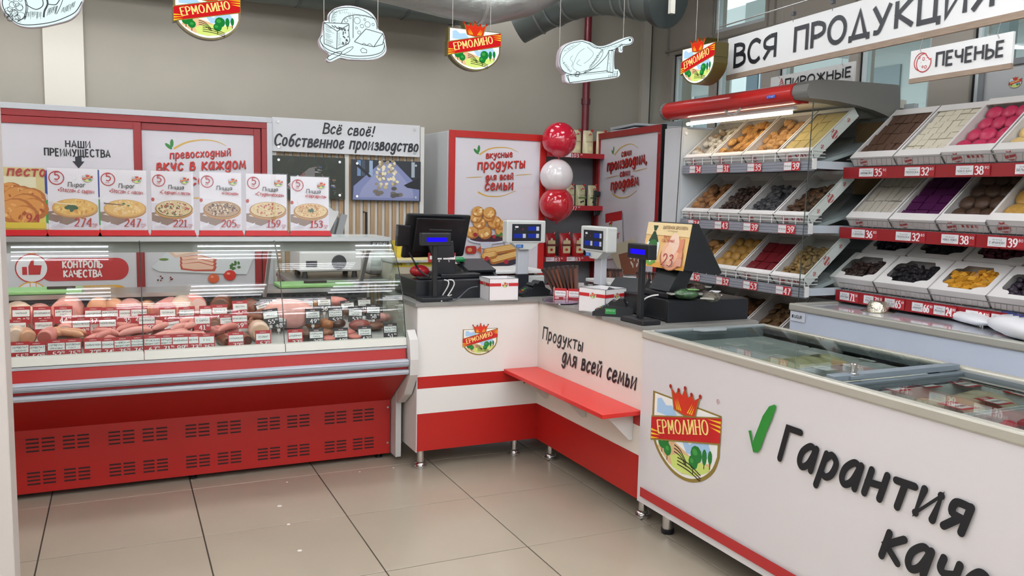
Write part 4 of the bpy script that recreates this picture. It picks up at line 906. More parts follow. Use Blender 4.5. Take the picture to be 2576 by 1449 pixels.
# left register
r = thing('till_box', 'black cash drawer under the left register', 'cash drawer', (1.40, 4.13, ZT))
MB().box(1.40, 1.83, 4.15, 4.52, ZT+.005, ZT+.10, mat('#101319', .35)).build('case', r, bevel=.003); MB().box(1.41, 1.82, 4.53, 4.54, ZT+.012, ZT+.09, BLACK).build('drawer_front', r)
b = MB(); b.box(1.395, 1.82, 4.13, 4.15, ZT, ZT+.098, mat('#12151b', .35)); b.build('back_plate', r, bevel=.002)
r = thing('register_monitor', 'black touchscreen register seen from behind, left on the counter', 'cash register', (1.62, 4.3, ZT+.10))
TL, TR, BRc, BL = ony(1027, 536, 4.22), ony(1187, 541, 4.22), ony(1167, 645, 4.33), ony(1012, 649, 4.33)
b = MB(); prism_quad(b, [BL, BRc, TR, TL], Vector((0, .045, 0)), PL); b.build('screen_housing', r, bevel=.012)
b = MB(); c_ = [ony(1046, 548, 4.215), ony(1170, 552, 4.215), ony(1155, 632, 4.31), ony(1034, 634, 4.31)]; prism_quad(b, [c_[3], c_[2], c_[1], c_[0]], Vector((0, -.022, 0)), mat('#0e1014', .4)); b.build('back_cover', r, bevel=.006)
b = MB(); q = [ony(1080, 576, 4.19), ony(1136, 578, 4.19), ony(1136, 580.5, 4.19), ony(1080, 579, 4.19)]; prism_quad(b, q, Vector((0, -.004, 0)), mat('#1f2328', .4)); b.build('vent_lip', r)
b = MB(); q = [ony(1000, 620, 4.28), ony(1030, 618, 4.28), ony(1036, 568, 4.24), ony(1003, 565, 4.24)]; prism_quad(b, q, Vector((0, .05, 0)), PL); b.build('card_reader', r, bevel=.005)
b = MB(); q = [ony(1100, 701, 4.24), ony(1149, 697, 4.24), ony(1141, 606, 4.22), ony(1076, 606, 4.22)]; prism_quad(b, q, Vector((0, .03, 0)), mat('#22262a', .4)); b.box(1.56, 1.79, 4.2, 4.42, ZT+.101, ZT+.125, PL); b.build('stand', r, bevel=.004)
a = Art(ony(1077, 660, 4.235), ony(1146, 660, 4.235)-ony(1077, 660, 4.235), Z_, lift=.006); L_ = (ony(1146, 660, 4.235)-ony(1077, 660, 4.235)).length
a.slab(L_, .052, .001, '#b81e20'); a.rect(.006, .016, L_*.44, .02, '#ece8e6', False); a.rect(L_*.53, .016, L_*.44, .02, '#ece8e6'); a.text('5', L_*.72, .003, .010, '#fff', wt=1.4) if False else a.text('5', L_*.72, .003, .010, '#f4eeee', wt=1.4); a.text('0', L_*.36, .003, .010, '#f4eeee', wt=1.4)
a.text('ПАКЕТ', L_*.58, .024, .006, '#333', wt=1) if False else a.text('ПАКЕТ', L_*.58, .024, .006, '#333333', wt=1); a.build('price_sticker', r)
def pole_display(label, base, top, sc, y, rot=0, hd=(.16, .062, .045)):
    p = onz(base[0], base[1], ZT) if y is None else Vector((ony(base[0], base[1], y).x, y, ZT)); tz = ony(top[0], top[1], p.y)
    W = Matrix.Translation(p) @ Matrix.Rotation(rot, 4, 'Z'); t = thing('customer_display', label, 'customer display', W=W, group='pole displays')
    b = MB(); b.T = W; b.box(-.085, .085, -.045, .055, 0, .022, mat('#111318', .45)); b.build('base', t, bevel=.004)
    b = MB(); b.T = W; hz = tz.z-ZT; b.box(-.012, .012, -.008, .016, .02, hz, PL); b.build('pole', t, bevel=.003)
    b = MB(); b.T = W; b.box(-hd[0]/2, hd[0]/2, -hd[2]/2, hd[2]/2, hz-.004, hz+hd[1], PL); h_ = b.build('head', t, bevel=.004)
    a = Art(W @ Vector((-hd[0]/2, -hd[2]/2, hz)), W.to_3x3() @ X_, Z_, lift=.001); a.rect(.012, .009, hd[0]-.024, hd[1]-.022, '#0a0b10'); a.rect(hd[0]*.16, hd[1]*.27, hd[0]*.68, hd[1]*.36, emis('#2012e0', 1.1)); a.build('screen', h_)
pole_display('black pole display with blue screen on the left of the counter', (1093, 757), (1102, 616), 1, 4.06)
pole_display('black pole display with blue screen on the right of the counter', (1608, 812), (1594, 649), 1, None, rot=math.radians(-88), hd=(.16, .062, .045))
def cable(name, label, pts, rr, c, grp=None):
    sp = []; P = [Vector(p) for p in pts]
    for i in range(len(P)-1):
        for k in range(5):
            t = k/5; a0 = P[max(i-1, 0)]; b0 = P[i]; c0 = P[i+1]; d0 = P[min(i+2, len(P)-1)]
            sp.append(.5*((2*b0)+(-a0+c0)*t+(2*a0-5*b0+4*c0-d0)*t*t+(-a0+3*b0-3*c0+d0)*t**3))
    sp.append(P[-1]); b = MB(); b.tube(sp, rr, 7, mat(c, .45)); tag(b.build(name, loc=tuple(P[0]), smooth=True), label, 'cable', grp)
cable('white_cable', 'outer white cable looping down behind the left pole display', [ony(1128, 704, 4.12), ony(1140, 706, 4.10), ony(1141, 720, 4.10), onz(1120, 752, ZT+.004), onz(1105, 757, ZT+.003)], .0035, '#d8d8d4')
cable('white_cable', 'inner white cable looping down behind the left pole display', [ony(1118, 704, 4.11), ony(1128, 708, 4.09), ony(1126, 722, 4.09), onz(1108, 751, ZT+.004)], .0035, '#d8d8d4')
cable('white_cable', 'white cable running flat from the left pole display to the box', [onz(1110, 758, ZT+.004), onz(1135, 742, ZT+.02), onz(1165, 738, ZT+.015), onz(1203, 742, ZT+.004)], .0032, '#cfcfcb')
cable('grey_cable', 'thin dark cable from the printer down to the left pole display', [ony(1202, 721, 4.1), ony(1180, 726, 4.1), onz(1150, 752, ZT+.02), onz(1128, 758, ZT+.003)], .003, '#4c5056')
cable('black_cable', 'black cable with a white band hanging from the left register', [ony(1030, 636, 4.27), ony(1040, 655, 4.2), ony(1055, 680, 4.2), ony(1080, 697, 4.14)], .005, '#0e0f12')
# printer behind the box
r = thing('receipt_printer', 'black receipt printer behind the left striped box', 'printer', (1.86, 4.3, ZT))
x0, x1 = ony(1168, 700, 4.3).x, ony(1250, 700, 4.3).x
b = MB(); b.prism([(4.25, ZT), (4.55, ZT), (4.55, ZT+.15), (4.42, ZT+.16), (4.25, ZT+.085)], 'x', x0, x1, PL); b.build('case', r, bevel=.006)
MB().prism([(4.30, ZT+.118), (4.50, ZT+.17), (4.50, ZT+.185), (4.29, ZT+.135)], 'x', x0+.02, x1-.01, mat('#23272c', .35)).build('lid', r, bevel=.004)
MB().lathe((x0+.01, 4.44, ZT+.175), [(.045, 0), (.048, .012), (.036, .022)], 18, mat('#1f8a50', .35)).build('green_cover', r)
p = onz(1046, 705, ZT+.1); b = MB(); b.ell((1.47, 4.3, ZT+.135), .055, .05, .034, mat('#b0242c', .25, bump=.4, nscale=20), n=14, k=8); a_ = b.build('snack_packet', loc=(1.47, 4.3, ZT+.1), smooth=True); tag(a_, 'shiny red snack packet on the left cash drawer', 'packet')
b = MB(); b.box(1.43, 1.55, 4.17, 4.24, ZT+.101, ZT+.115, BLACK); tag(b.build('scanner_cradle', loc=(1.49, 4.2, ZT+.1), bevel=.004), 'small black cradle at the front of the left cash drawer', 'cradle')

def terminal(label, p, rot, lab, s=1.0):
    W = Matrix.Translation(p) @ Matrix.Rotation(rot, 4, 'Z') @ Matrix.Scale(s, 4); t = thing('card_terminal', label, 'card terminal', W=Matrix.Translation(p), group='card terminals')
    b = MB(); b.T = W; b.prism([(-.09, 0), (.09, 0), (.10, .03), (.07, .045), (.0, .055), (-.06, .03), (-.09, .02)], 'y', -.04, .04, mat('#1b1e22', .45)); b.build('case', t, bevel=.005)
    b = MB(); b.T = W; b.prism([(-.01, .045), (.07, .04), (.05, .085), (.03, .085), (.015, .07), (-.005, .075), (-.02, .06)], 'y', -.036, .036, mat('#17191d', .4)); b.build('paper_cover', t, bevel=.004)
    b = MB(); b.T = W
    for i in range(4):
        for j in range(3): b.cbox((-.075+.014*i, -.022+.022*j, .027+.007*i), (.010, .015, .006), mat(('#b8382c', '#c9a83a', '#3a9a50', '#4a4e54')[i] if j == 1 else '#3a3d42', .5))
    b.build('keypad', t)['kind'] = 'stuff'
    if lab:
        a = Art(W @ Vector((-.03, -.04, .012)), W.to_3x3() @ X_, Z_, lift=.0012); a.rect(0, 0, .05, .026, '#2c8a44'); a.text('ОПЛАТА', .005, .013, .006, '#bfe0c4', wt=1.1, width=.04); a.build('green_label', t)
terminal('black card terminal with coloured keys between the left box and the coin trays', onz(1338, 744, ZT), math.radians(8), False)
terminal('black card terminal with a green label before the right striped box', onz(1541, 794, ZT), math.radians(-40), True)

def scale(label, W, hx, hz, px_h):
    t = thing('checkout_scale', label, 'scale', W=W, group='checkout scales')
    sc = mat('#c3c6c2', .4)
    b = MB(); b.T = W; b.box(-.17, .17, .06, .36, .012, .085, sc); b.build('body', t, bevel=.008)
    b = MB(); b.T = W
    for x in (-.14, .14):
        for y in (.09, .33): b.lathe((x, y, 0), [(.018, 0), (.018, .013)], 10, BLACK)
    b.build('foot', t)
    b = MB(); b.T = W; b.box(-.175, .175, .05, .37, .098, .116, mat('#dadbd8', .3)); b.box(-.12, .12, .1, .32, .085, .098, mat('#8a2a2c', .5)); b.build('platter', t, bevel=.004)
    b = MB(); b.T = W; b.box(hx-.034, hx+.034, .012, .048, .0, hz, mat('#b9bcc2', .35)); b.box(hx-.036, hx+.036, .008, .05, 0, .10, mat('#1a1e26', .4)); b.build('pole', t, bevel=.004)
    b = MB(); b.T = W; b.box(hx-.125, hx+.125, -.02, .045, hz+.025, hz+.155, sc); b.prism([(hx-.09, hz+.027), (hx+.09, hz+.027), (hx+.035, hz-.012), (hx-.035, hz-.012)], 'y', -.015, .04, sc); h_ = b.build('display_head', t, bevel=.007)
    a = Art(W @ Vector((hx-.125, -.02, hz+.025)), W.to_3x3() @ X_, Z_, lift=.0015); a.rect(.032, .012, .186, .098, '#10131d')
    for u, v, w_ in ((.045, .03, .075), (.135, .03, .07), (.135, .072, .07)): a.rect(u, v, w_*.72, .024, emis('#2c3fb0', .55), False); a.rect(u+w_*.74, v, w_*.26, .024, '#b9bec9')
    a.rrect(.05, .088, .022, .010, .004, '#dfe2e6'); a.ell(.1, .08, .003, .003, '#c02030', n=6); a.text('КГ', .048, .076, .005, '#c9ccd4', wt=1); a.rect(.06, -.026, .045, .018, '#2f62a8'); a.text('САЅ' if False else 'САS', .066, -.022, .010, '#a8c8ec', wt=1.5); a.build('screen', h_)
hx_w = (ony(1278, 590, 4.36).x+ony(1374, 590, 4.36).x)/2; zh = ony(1326, 611, 4.36).z-ZT-.025
W = Matrix.Translation((2.13, 4.36, ZT)); scale('grey pole scale facing forward behind the left card terminal', W, hx_w-2.13-.015, zh, 0)
p = onz(1493, 736, ZT); p = Vector((2.24, 3.80, ZT)); p2 = onz(1492, 735, ZT)
d_ = ray(1508, 630); xs = 3.75; ph_ = CAMP+d_*(xs/d_.y); rot2 = math.radians(-88)
W = Matrix.Translation((ph_.x-.02, xs, ZT)) @ Matrix.Rotation(rot2, 4, 'Z'); scale('grey pole scale turned left behind the right striped box', W, 0, ph_.z-ZT-.03, 0)

def dish(label, px, py, w_, seed):
    p = onz(px, py, ZT); t = thing('coin_tray', label, 'coin tray', tuple(p), group='clear coin trays'); b = MB()
    b.lathe((p.x, p.y, ZT+.006), [(w_*.9, 0), (w_, .004), (w_, .012), (w_*.97, .012), (w_*.95, .005)], 26, glass('#efecf6', 1.45, .02, 'acrylic')); b.build('dish', t)
    a = Art((p.x, p.y, ZT+.005), X_, Y_, lift=.0006); a.ell(0, 0, w_*.86, w_*.86, '#e0cccc', n=24); a.ell(-.02, .01, w_*.5, w_*.4, '#cf8a7c', n=14); a.rect(0, .01, .05, .03, '#d9dcd8'); a.ell(-.04, -.03, .02, .015, '#c9a04a', n=10); a.build('printed_insert', t)
    b = MB()
    for k in range(3): b.lathe((p.x+w_*.8*math.cos(2+2.1*k), p.y+w_*.8*math.sin(2+2.1*k), ZT), [(.006, 0), (.006, .006)], 8, mat('#e0e0e4', .2))
    b.build('foot', t)
dish('round clear coin tray nearest the counter corner', 1412, 762, .10, 1); dish('round clear coin tray behind the other one', 1402, 741, .085, 2)

CH = ['#3a1d14', '#4a2619', '#5c2f1e', '#6d3a24']
def bar_box(label, W, n, fan, w_=.20, h=.17, tags=2, grp='chocolate boxes'):
    t = thing('chocolate_box', label, 'chocolate box', W=W, group=grp); b = MB(); b.T = W; cw = mat('#d9d6d2', .5)
    b.box(-w_/2, w_/2, -.05, -.047, 0, .055, cw); b.box(-w_/2, w_/2, .045, .048, 0, .09, cw); b.box(-w_/2, -w_/2+.003, -.05, .048, 0, .07, cw); b.box(w_/2-.003, w_/2, -.05, .048, 0, .07, cw); b.box(-w_/2, w_/2, -.05, .048, 0, .003, cw); b.build('carton', t)
    for k in range(tags):
        u = -w_/2+.004+k*(w_/max(tags, 1)); a = Art(W @ Vector((u, -.052, 0)), W.to_3x3() @ X_, Z_, lift=.002); ww = w_/tags-.008; a.slab(ww, .066, .001, '#b5242a'); a.rect(.004, .026, ww-.008, .026, '#e9e4e2'); a.text('ПЛИТКА', .010, .036, .008, '#23262c', wt=1.1, width=ww-.02); a.rect(.006, .020, ww-.012, .004, '#e9e4e2'); a.build('price_card', t)
    return t
def choc_bar(W, label, grp, c, wd=.055, h=.17, th=.010, logo=True):
    b = MB(); b.T = W; b.box(-th/2, th/2, -wd/2, wd/2, 0, h, mat(c, .35)); b.box(-th/2-.001, th/2+.001, -wd/2-.001, wd/2+.001, h-.012, h, mat('#2a130d', .3))
    a = Art(W @ Vector((-th/2, wd/2, 0)), W.to_3x3() @ -Y_, W.to_3x3() @ Z_, lift=.001)
    if logo: a.ell(wd/2, h*.72, .012, .013, '#d9cfa8', n=10); a.rect(wd/2-.010, h*.715, .02, .007, '#a8342c'); a.ell(wd/2, h*.35, .016, .022, '#7a4a2e', n=9)
    a.mb.T = None
    for i, mm in enumerate(a.mb.mats):
        for f_, mi_ in zip(a.mb.f, a.mb.mi):
            if mi_ == i: pass
    b.T = None; n0 = len(b.v); b.v += a.mb.v
    for f_, mi_ in zip(a.mb.f, a.mb.mi): b.f.append([q+n0 for q in f_]); b.mi.append(b.m(a.mb.mats[mi_]))
    o = b.build('chocolate_bar', loc=tuple(W.translation)); tag(o, label, 'chocolate bar', grp); return o
pc = onz(1444, 757, ZT)+Vector((.0, .06, 0)); rz = math.radians(-38); W0 = Matrix.Translation(pc) @ Matrix.Rotation(rz, 4, 'Z')
bar_box('white carton of fanned chocolate bars with two red price cards', W0, 8, 1, w_=.15)
for k in range(8): choc_bar(W0 @ Matrix.Translation((-.055+.014*k, 0, .006)) @ Matrix.Rotation(math.radians(-30+4*k), 4, 'Y'), 'brown chocolate bar fanned behind the coin trays, %s from the left' % ('first', 'second', 'third', 'fourth', 'fifth', 'sixth', 'seventh', 'eighth')[k], 'fanned chocolate bars', CH[k % 4], wd=.075, h=.18)
pc2 = Vector((2.5, 3.80, ZT))
for bi, (cx_, cy_, n_) in enumerate(((2.46, 3.92, 7), (2.60, 3.66, 12))):
    W1 = Matrix.Translation((cx_, cy_, ZT+.03)) @ Matrix.Rotation(rz, 4, 'Z')
    bar_box(['left white carton of upright chocolate bars beside the right scale', 'right white carton of upright chocolate bars behind the right pole display'][bi], W1, 8, 0, w_=.02*n_+.02, tags=0)
    for k in range(n_): choc_bar(W1 @ Matrix.Translation((-.01*n_+.02*k+.01, 0, .004)) @ Matrix.Rotation(math.radians(-6), 4, 'Y'), 'brown chocolate bar in the %s carton by the right scale, %s from left' % (('left', 'right')[bi], ('first', 'second', 'third', 'fourth', 'fifth', 'sixth', 'seventh', 'eighth', 'ninth', 'tenth', 'eleventh', 'twelfth')[k]), 'upright chocolate bars, %s carton' % ('left', 'right')[bi], CH[(k+bi) % 4], h=.13, th=.014, logo=False)
b = MB(); b.box(2.36, 2.66, 3.5, 4.05, ZT+.001, ZT+.03, mat('#c9cbc8', .3)); tag(b.build('low_stand', loc=(2.5, 3.8, ZT)), 'low pale stand under the chocolate cartons beside the right scale', 'stand')

# right register
r = thing('till_box', 'black cash drawer under the right register, beside the freezer', 'cash drawer', (2.21, 3.04, ZT))
MB().box(2.215, 2.66, 3.06, 3.46, ZT+.006, ZT+.10, mat('#0f1216', .35)).build('case', r, bevel=.003); MB().box(2.205, 2.66, 3.04, 3.06, ZT, ZT+.098, mat('#101318', .35)).build('side_plate', r, bevel=.002)
r = thing('register_monitor', 'black wedge-shaped register with a chicken poster on its back', 'cash register', (2.4, 3.2, ZT+.10))
ym = 3.07
P = [ony(px, py, ym) for px, py in ((1741, 562), (1758, 563), (1816, 686), (1808, 692), (1718, 679))]
b = MB(); b.prism([(p.x, p.z) for p in P], 'y', ym, ym+.30, PL); b.build('screen_housing', r, bevel=.006)
S = [ony(px, py, ym+.03) for px, py in ((1668, 742), (1693, 676), (1712, 680), (1705, 700), (1690, 738))]
b = MB(); x0_, z0_ = S[0].x, S[0].z
b.prism([(S[0].x+.05, S[0].z+.008), (S[1].x+.06, S[1].z-.012), (S[1].x+.14, S[1].z-.012), (S[0].x+.14, S[0].z+.008)], 'y', ym+.06, ym+.22, mat('#1a1d21', .4)); b.box(S[0].x+.03, S[0].x+.26, ym+.04, ym+.26, ZT+.101, ZT+.125, PL); b.build('stand', r, bevel=.004)
# poster taped on its back (faces the customers)
tl, bl = Vector((P[0].x, ym, P[0].z)), Vector((P[4].x, ym, P[4].z))
Vv = (tl-bl).normalized(); H_ = (tl-bl).length; a = Art(bl+Vector((-.006, .33, -.005)), -Y_, Vv, lift=.002); w_ = .34
a.slab(w_, H_, .001, '#e0b878'); a.rect(0, 0, w_, H_*.12, '#dca04a'); a.rect(0, H_*.72, w_, H_*.28, '#e8cf9c'); a.poly([(.0, .02), (.02, H_*.22), (.10, H_*.22), (.12, .02)], '#6fa046')
a.rrect(.02, H_*.12, .105, H_*.50, .03, '#e8ebe6'); a.poly([(.03, H_*.56), (.06, H_*.80), (.075, H_*.80), (.115, H_*.56)], '#23402c'); a.poly([(.05, H_*.93), (.062, H_*.81), (.078, H_*.81), (.09, H_*.93)], '#23402c')
a.ell(.072, H_*.5, .035, .024, '#2f6a34', n=16); a.text('ТУШКА', .040, H_*.34, .016, '#3a4a4a', wt=1, width=.065); a.text('ЦЫПЛЕНКА-БРОЙЛЕРА', .028, H_*.30, .008, '#3a4a4a', wt=1, width=.09)
a.ell(.072, H_*.17, .04, .03, '#6fa046', n=16); a.poly([(.055, H_*.22), (.09, H_*.22), (.08, H_*.11), (.07, H_*.10)], '#ece0dc')
a.text('ЦЫПЛЕНОК БРОЙЛЕРА', .13, H_*.87, .014, '#6a4a30', wt=.9, width=.19); a.text('ПОТРОШЕНЫЙ', .17, H_*.81, .006, '#7a5a3a', wt=.9, width=.08)
a.ell(.235, H_*.27, .088, .065, '#a5683c', n=24); a.ell(.235, H_*.31, .08, .07, '#dc9a78', n=20); a.ell(.22, H_*.36, .065, .06, '#e8b494', n=18); a.poly([(.25, H_*.4), (.27, H_*.62), (.31, H_*.7), (.315, H_*.5), (.30, H_*.36)], '#d88a6c'); a.ell(.24, H_*.55, .04, .05, '#edcdb6', n=14); a.ell(.21, H_*.33, .03, .04, '#f0c8aa', n=12)
a.text('ПРОСТО', .15, H_*.66, .012, '#b0483c', wt=1.2, width=.05); a.text('СОБСТВЕННЫЙ', .14, H_*.58, .012, '#b0483c', wt=1.2, width=.1)
a.text('23', .17, H_*.06, .055, '#f4e6d0', wt=1.8, thin=1.0, slant=.15); a.z += .0002; a.text('23', .17, H_*.06, .055, '#a82c28', wt=1.0, thin=.5, slant=.15); a.rrect(.285, H_*.08, .04, .035, .004, '#d9a08c')
pm = a.build('poster_sheet', loc=tuple(bl)); tag(pm, 'chicken poster reading ТУШКА taped on the right register', 'poster')
rn = random.Random(21)
for i, (px, py, sx_, c) in enumerate(((1726, 737, .06, '#3f5a3c'), (1745, 727, .07, '#4a3a34'), (1790, 744, .07, '#575248'))):
    p = onz(px, py, ZT+.13); t = thing('seed_packet', ['green and silver seed packet on the right cash drawer, left of three', 'dark brown seed packet behind the other two on the right cash drawer', 'clear seed packet with white label on the right cash drawer'][i], 'seed packet', (p.x, p.y, ZT+.1), group='seed packets')
    b = MB(); b.T = Matrix.Translation((p.x, p.y, ZT+.125+.012*(i == 1))) @ Matrix.Rotation(-.3+.5*i, 4, 'Z'); b.ell((0, 0, 0), sx_, .042, .024, mat(c, .2, bump=.9, nscale=30, noise=.5), n=14, k=8, jit=.05, rnd=rn); b.build('bag', t, smooth=True)
    b = MB(); b.T = Matrix.Translation((p.x, p.y, ZT+.125+.012*(i == 1))) @ Matrix.Rotation(-.3+.5*i, 4, 'Z')
    for sg in (-1, 1): b.prism([(sg*sx_*.9, -.012), (sg*(sx_+.022), -.03), (sg*(sx_+.022), .03), (sg*sx_*.9, .012)], 'z', -.002, .004, mat('#a8a8a0', .2))
    b.build('crimped_end', t)
    if i != 1:
        b = MB(); b.T = Matrix.Translation((p.x+.0, p.y-.0, ZT+.146)) @ Matrix.Rotation(-.3+.5*i, 4, 'Z'); b.box(.0, .05, -.03, .012, 0, .003, mat('#e3e3e8' if i else '#7fae6a', .3)); b.build('label', t)
cable('white_cable', 'upper white cable at the foot of the right register', [ony(1656, 742, 3.1), ony(1640, 744, 3.1), ony(1622, 752, 3.1), ony(1616, 764, 3.1)], .0035, '#d8d8d4')
cable('white_cable', 'white cable crossing the counter behind the right pole display', [onz(1572, 758, ZT+.06), onz(1590, 770, ZT+.03), onz(1606, 792, ZT+.004)], .003, '#cfcfcb')
r = thing('receipt_printer', 'black receipt printer behind the right pole display', 'printer', (2.25, 3.55, ZT))
b = MB(); b.T = Matrix.Translation((2.30, 3.50, ZT)) @ Matrix.Rotation(math.radians(-50), 4, 'Z'); b.prism([(-.12, 0), (.12, 0), (.12, .12), (.05, .15), (-.12, .07)], 'x', -.08, .08, PL); b.build('case', r, bevel=.006)
b = MB(); b.T = Matrix.Translation((2.30, 3.50, ZT)) @ Matrix.Rotation(math.radians(-50), 4, 'Z'); b.prism([(-.1, .10), (.04, .155), (.08, .145), (.06, .13)], 'x', -.085, .085, mat('#17191d', .45)); b.build('lid', r)

# ================================================================== MEAT DISPLAY CASE
CX0, CX1 = -1.14, 1.305
r = thing('meat_display_case', 'long red and white refrigerated display case with curved glass and sausages inside', 'display case', (CX0, 3.96, 0))
REDP = mat('#a81712', .4); BUMP = mat('#a9aeb6', .4)
b = MB(); b.prism([(4.262, .03), (4.262, .325), (3.992, .515), (3.992, .60), (4.004, .652), (4.03, .652), (4.05, .50), (4.35, .30), (4.35, .03)], 'x', CX0, CX1-.005, REDP); b.build('lower_panel', r)
b = MB(); b.prism([(3.985, .519), (3.966, .524), (3.962, .535), (3.966, .546), (3.99, .548)], 'x', CX0, CX1, BUMP); b.prism([(3.99, .548), (3.982, .549), (3.982, .561), (3.99, .562)], 'x', CX0, CX1, mat('#a3141c', .35)); b.prism([(3.99, .561), (3.968, .563), (3.960, .573), (3.960, .586), (3.968, .597), (3.99, .6)], 'x', CX0, CX1, BUMP)
for z in (.569, .577, .589): b.box(CX0, CX1, 3.9585, 3.961, z, z+.0012, mat('#7f858e', .4))
b.build('bumper_rail', r)
b = MB(); b.box(CX0, CX1, 4.0, 4.02, .652, .664, mat('#c3c7cb', .3, .3)); b.build('silver_trim', r)
TRIM = mat('#dcdcd2', .35)
for x0, x1 in ((CX0, -.53), (-.526, .084), (.088, .701), (.705, CX1)): MB().prism([(4.004, .667), (4.01, .704), (4.05, .704), (4.05, .667)], 'x', x0, x1, TRIM).build('front_trim', r)
prof = [(4.021, .700), (4.045, .80), (4.062, .87), (4.10, .955), (4.155, 1.05), (4.225, 1.125), (4.305, 1.192)]
prof = _cr(prof, 3)
CG = glass('#f0f6f3', 1.52, key='curved')
for x0, x1 in ((CX0, -.532), (-.528, .084), (.088, .701), (.705, CX1)):
    b = MB(); vs = []; fs = []
    for i, (y, z) in enumerate(prof): vs += [(x0, y, z), (x1, y, z)]
    for i in range(len(prof)-1): fs.append((2*i, 2*i+1, 2*i+3, 2*i+2))
    b.add(vs, fs, CG); gp = b.build('curved_glass', r, smooth=True)
    e = MB(); pe = [(x1, y-.001, z) for y, z in prof]; e.tube(pe, .0022, 5, EDGE if x1 < CX1 else mat('#141a18', .2)); e.build('glass_edge', gp)
# top shelf
b = MB(); b.box(CX0, CX1, 4.295, 4.62, 1.190, 1.198, mat('#cfd8d4', .15)); b.box(CX0, CX1, 4.290, 4.30, 1.178, 1.199, ALU); b.build('top_shelf', r)
b = MB(); b.box(CX0, CX1-.01, 4.33, 4.37, 1.125, 1.178, mat('#8e8e8a', .4)); b.build('canopy_beam', r)
b = MB(); b.tube([(CX0+.05, 4.40, 1.165), (CX1-.08, 4.40, 1.165)], .012, 10, emis('#ffe9de', 16)); b.build('case_lamp', r)
a = front(4.33); q = a.q(932, 612); a.rect(q[0]-.0, q[1]-.012, .10, .024, '#15171a'); a.text('premier', q[0]+.012, q[1]-.006, .015, '#e4e6e6', wt=1.5, slant=.2, width=.078); a.build('name_plate', r)
for x in (-.53, .70): MB().prism([(4.37, 1.17), (4.39, 1.17), (4.62, .86), (4.60, .86)], 'x', x-.008, x+.008, mat('#8b8e90', .4)).build('strut', r)
MB().prism([(4.40, 1.13), (4.43, 1.13), (4.62, .88), (4.59, .88)], 'x', CX1-.10, CX1-.08, mat('#77797b', .4)).build('strut', r)
# deck, back grille, worktop
b = MB(); b.prism([(4.052, .64), (4.06, .655), (4.72, .780), (4.72, .765), (4.06, .64)], 'x', CX0, CX1-.012, mat('#c9c9c7', .35, .3)); b.box(CX0, CX1-.012, 4.055, 4.75, .60, .635, mat('#b8b8b6', .5)); b.build('deck', r)
b = MB(); b.box(CX0, CX1-.012, 4.72, 4.735, .76, .868, mat('#3c3f44', .5)); bk = b.build('back_grille', r)
b = MB()
for i in range(60):
    for j in range(3): x = CX0+.04*i+(.02 if j % 2 else 0); b.box(x, x+.028, 4.718, 4.7201, .800+.022*j, .808+.022*j, mat('#17181b', .6))
b.build('slot', bk)['kind'] = 'stuff'
b = MB(); b.box(CX0, CX1-.012, 4.70, 4.98, .868, .890, STEEL); b.box(CX0, CX1-.012, 4.75, 4.98, .30, .868, mat('#b9bbbc', .5)); b.box(CX0+.03, CX1-.04, 4.35, 4.75, .06, .62, mat('#5b2024', .6)); b.build('worktop', r, bevel=0)
# right end cap with glass side
b = MB(); b.prism([(3.955, .52), (3.945, .60), (3.965, .70), (4.01, .745), (4.15, .70), (4.30, .60), (4.30, .33), (4.16, .33), (4.05, .40)], 'x', CX1+.002, CX1+.045, mat('#cfccc8', .4)); b.build('end_cap', r, bevel=.008)
b = MB(); b.box(CX1, CX1+.03, 4.18, 4.95, .03, .68, mat('#c4c2bf', .4)); b.build('end_wall', r)
b = MB(); pts = [(y, z) for y, z in prof]+[(4.62, 1.19), (4.72, .87), (4.70, .70)]; q = [(CX1-.002, y, z) for y, z in pts]; b.poly(q, glass('#e6f0ea', 1.5, key='end')); b.build('end_glass', r)
b = MB()
for z in (.285, .09): b.lathe((CX1-.02, 4.2615, z), [(.006, -.004), (.006, 0)], 8, CHROME, 'y')
b.build('screw', r)
b = MB()
for x in (1.25, .3, -.9): b.lathe((x, 4.31, 0), [(.02, 0), (.02, .01), (.012, .012), (.012, .05)], 12, BLACK)
b.build('foot', r)
# louvre slots (pressed)
b = MB()
for row, zc in ((0, .262), (1, .105)):
    for g in range(8):
        pass
slotm = mat('#2a0807', .7)
cols = ((64, 137), (158, 224), (273, 338), (359, 421), (467, 527), (547, 606), (648, 704), (723, 778), (817, 871), (888, 940))
for rw, (zt_, zb_) in enumerate(((.282, .215), (.125, .062))):
    for ca, cb in cols:
        xa = ony(ca, 1100, 4.262).x; xb = ony(cb, 1100, 4.262).x; ww = (xb-xa)
        for h_ in range(2):
            x0 = xa+ww*(.0 if h_ == 0 else .55); x1 = x0+ww*.45
            for k in range(4):
                z = zt_-(zt_-zb_)*k/3.6; b.box(x0, x1, 4.2605, 4.2625, z-.0035, z+.0035, slotm)
b.build('louvre_slot', r)['kind'] = 'stuff'

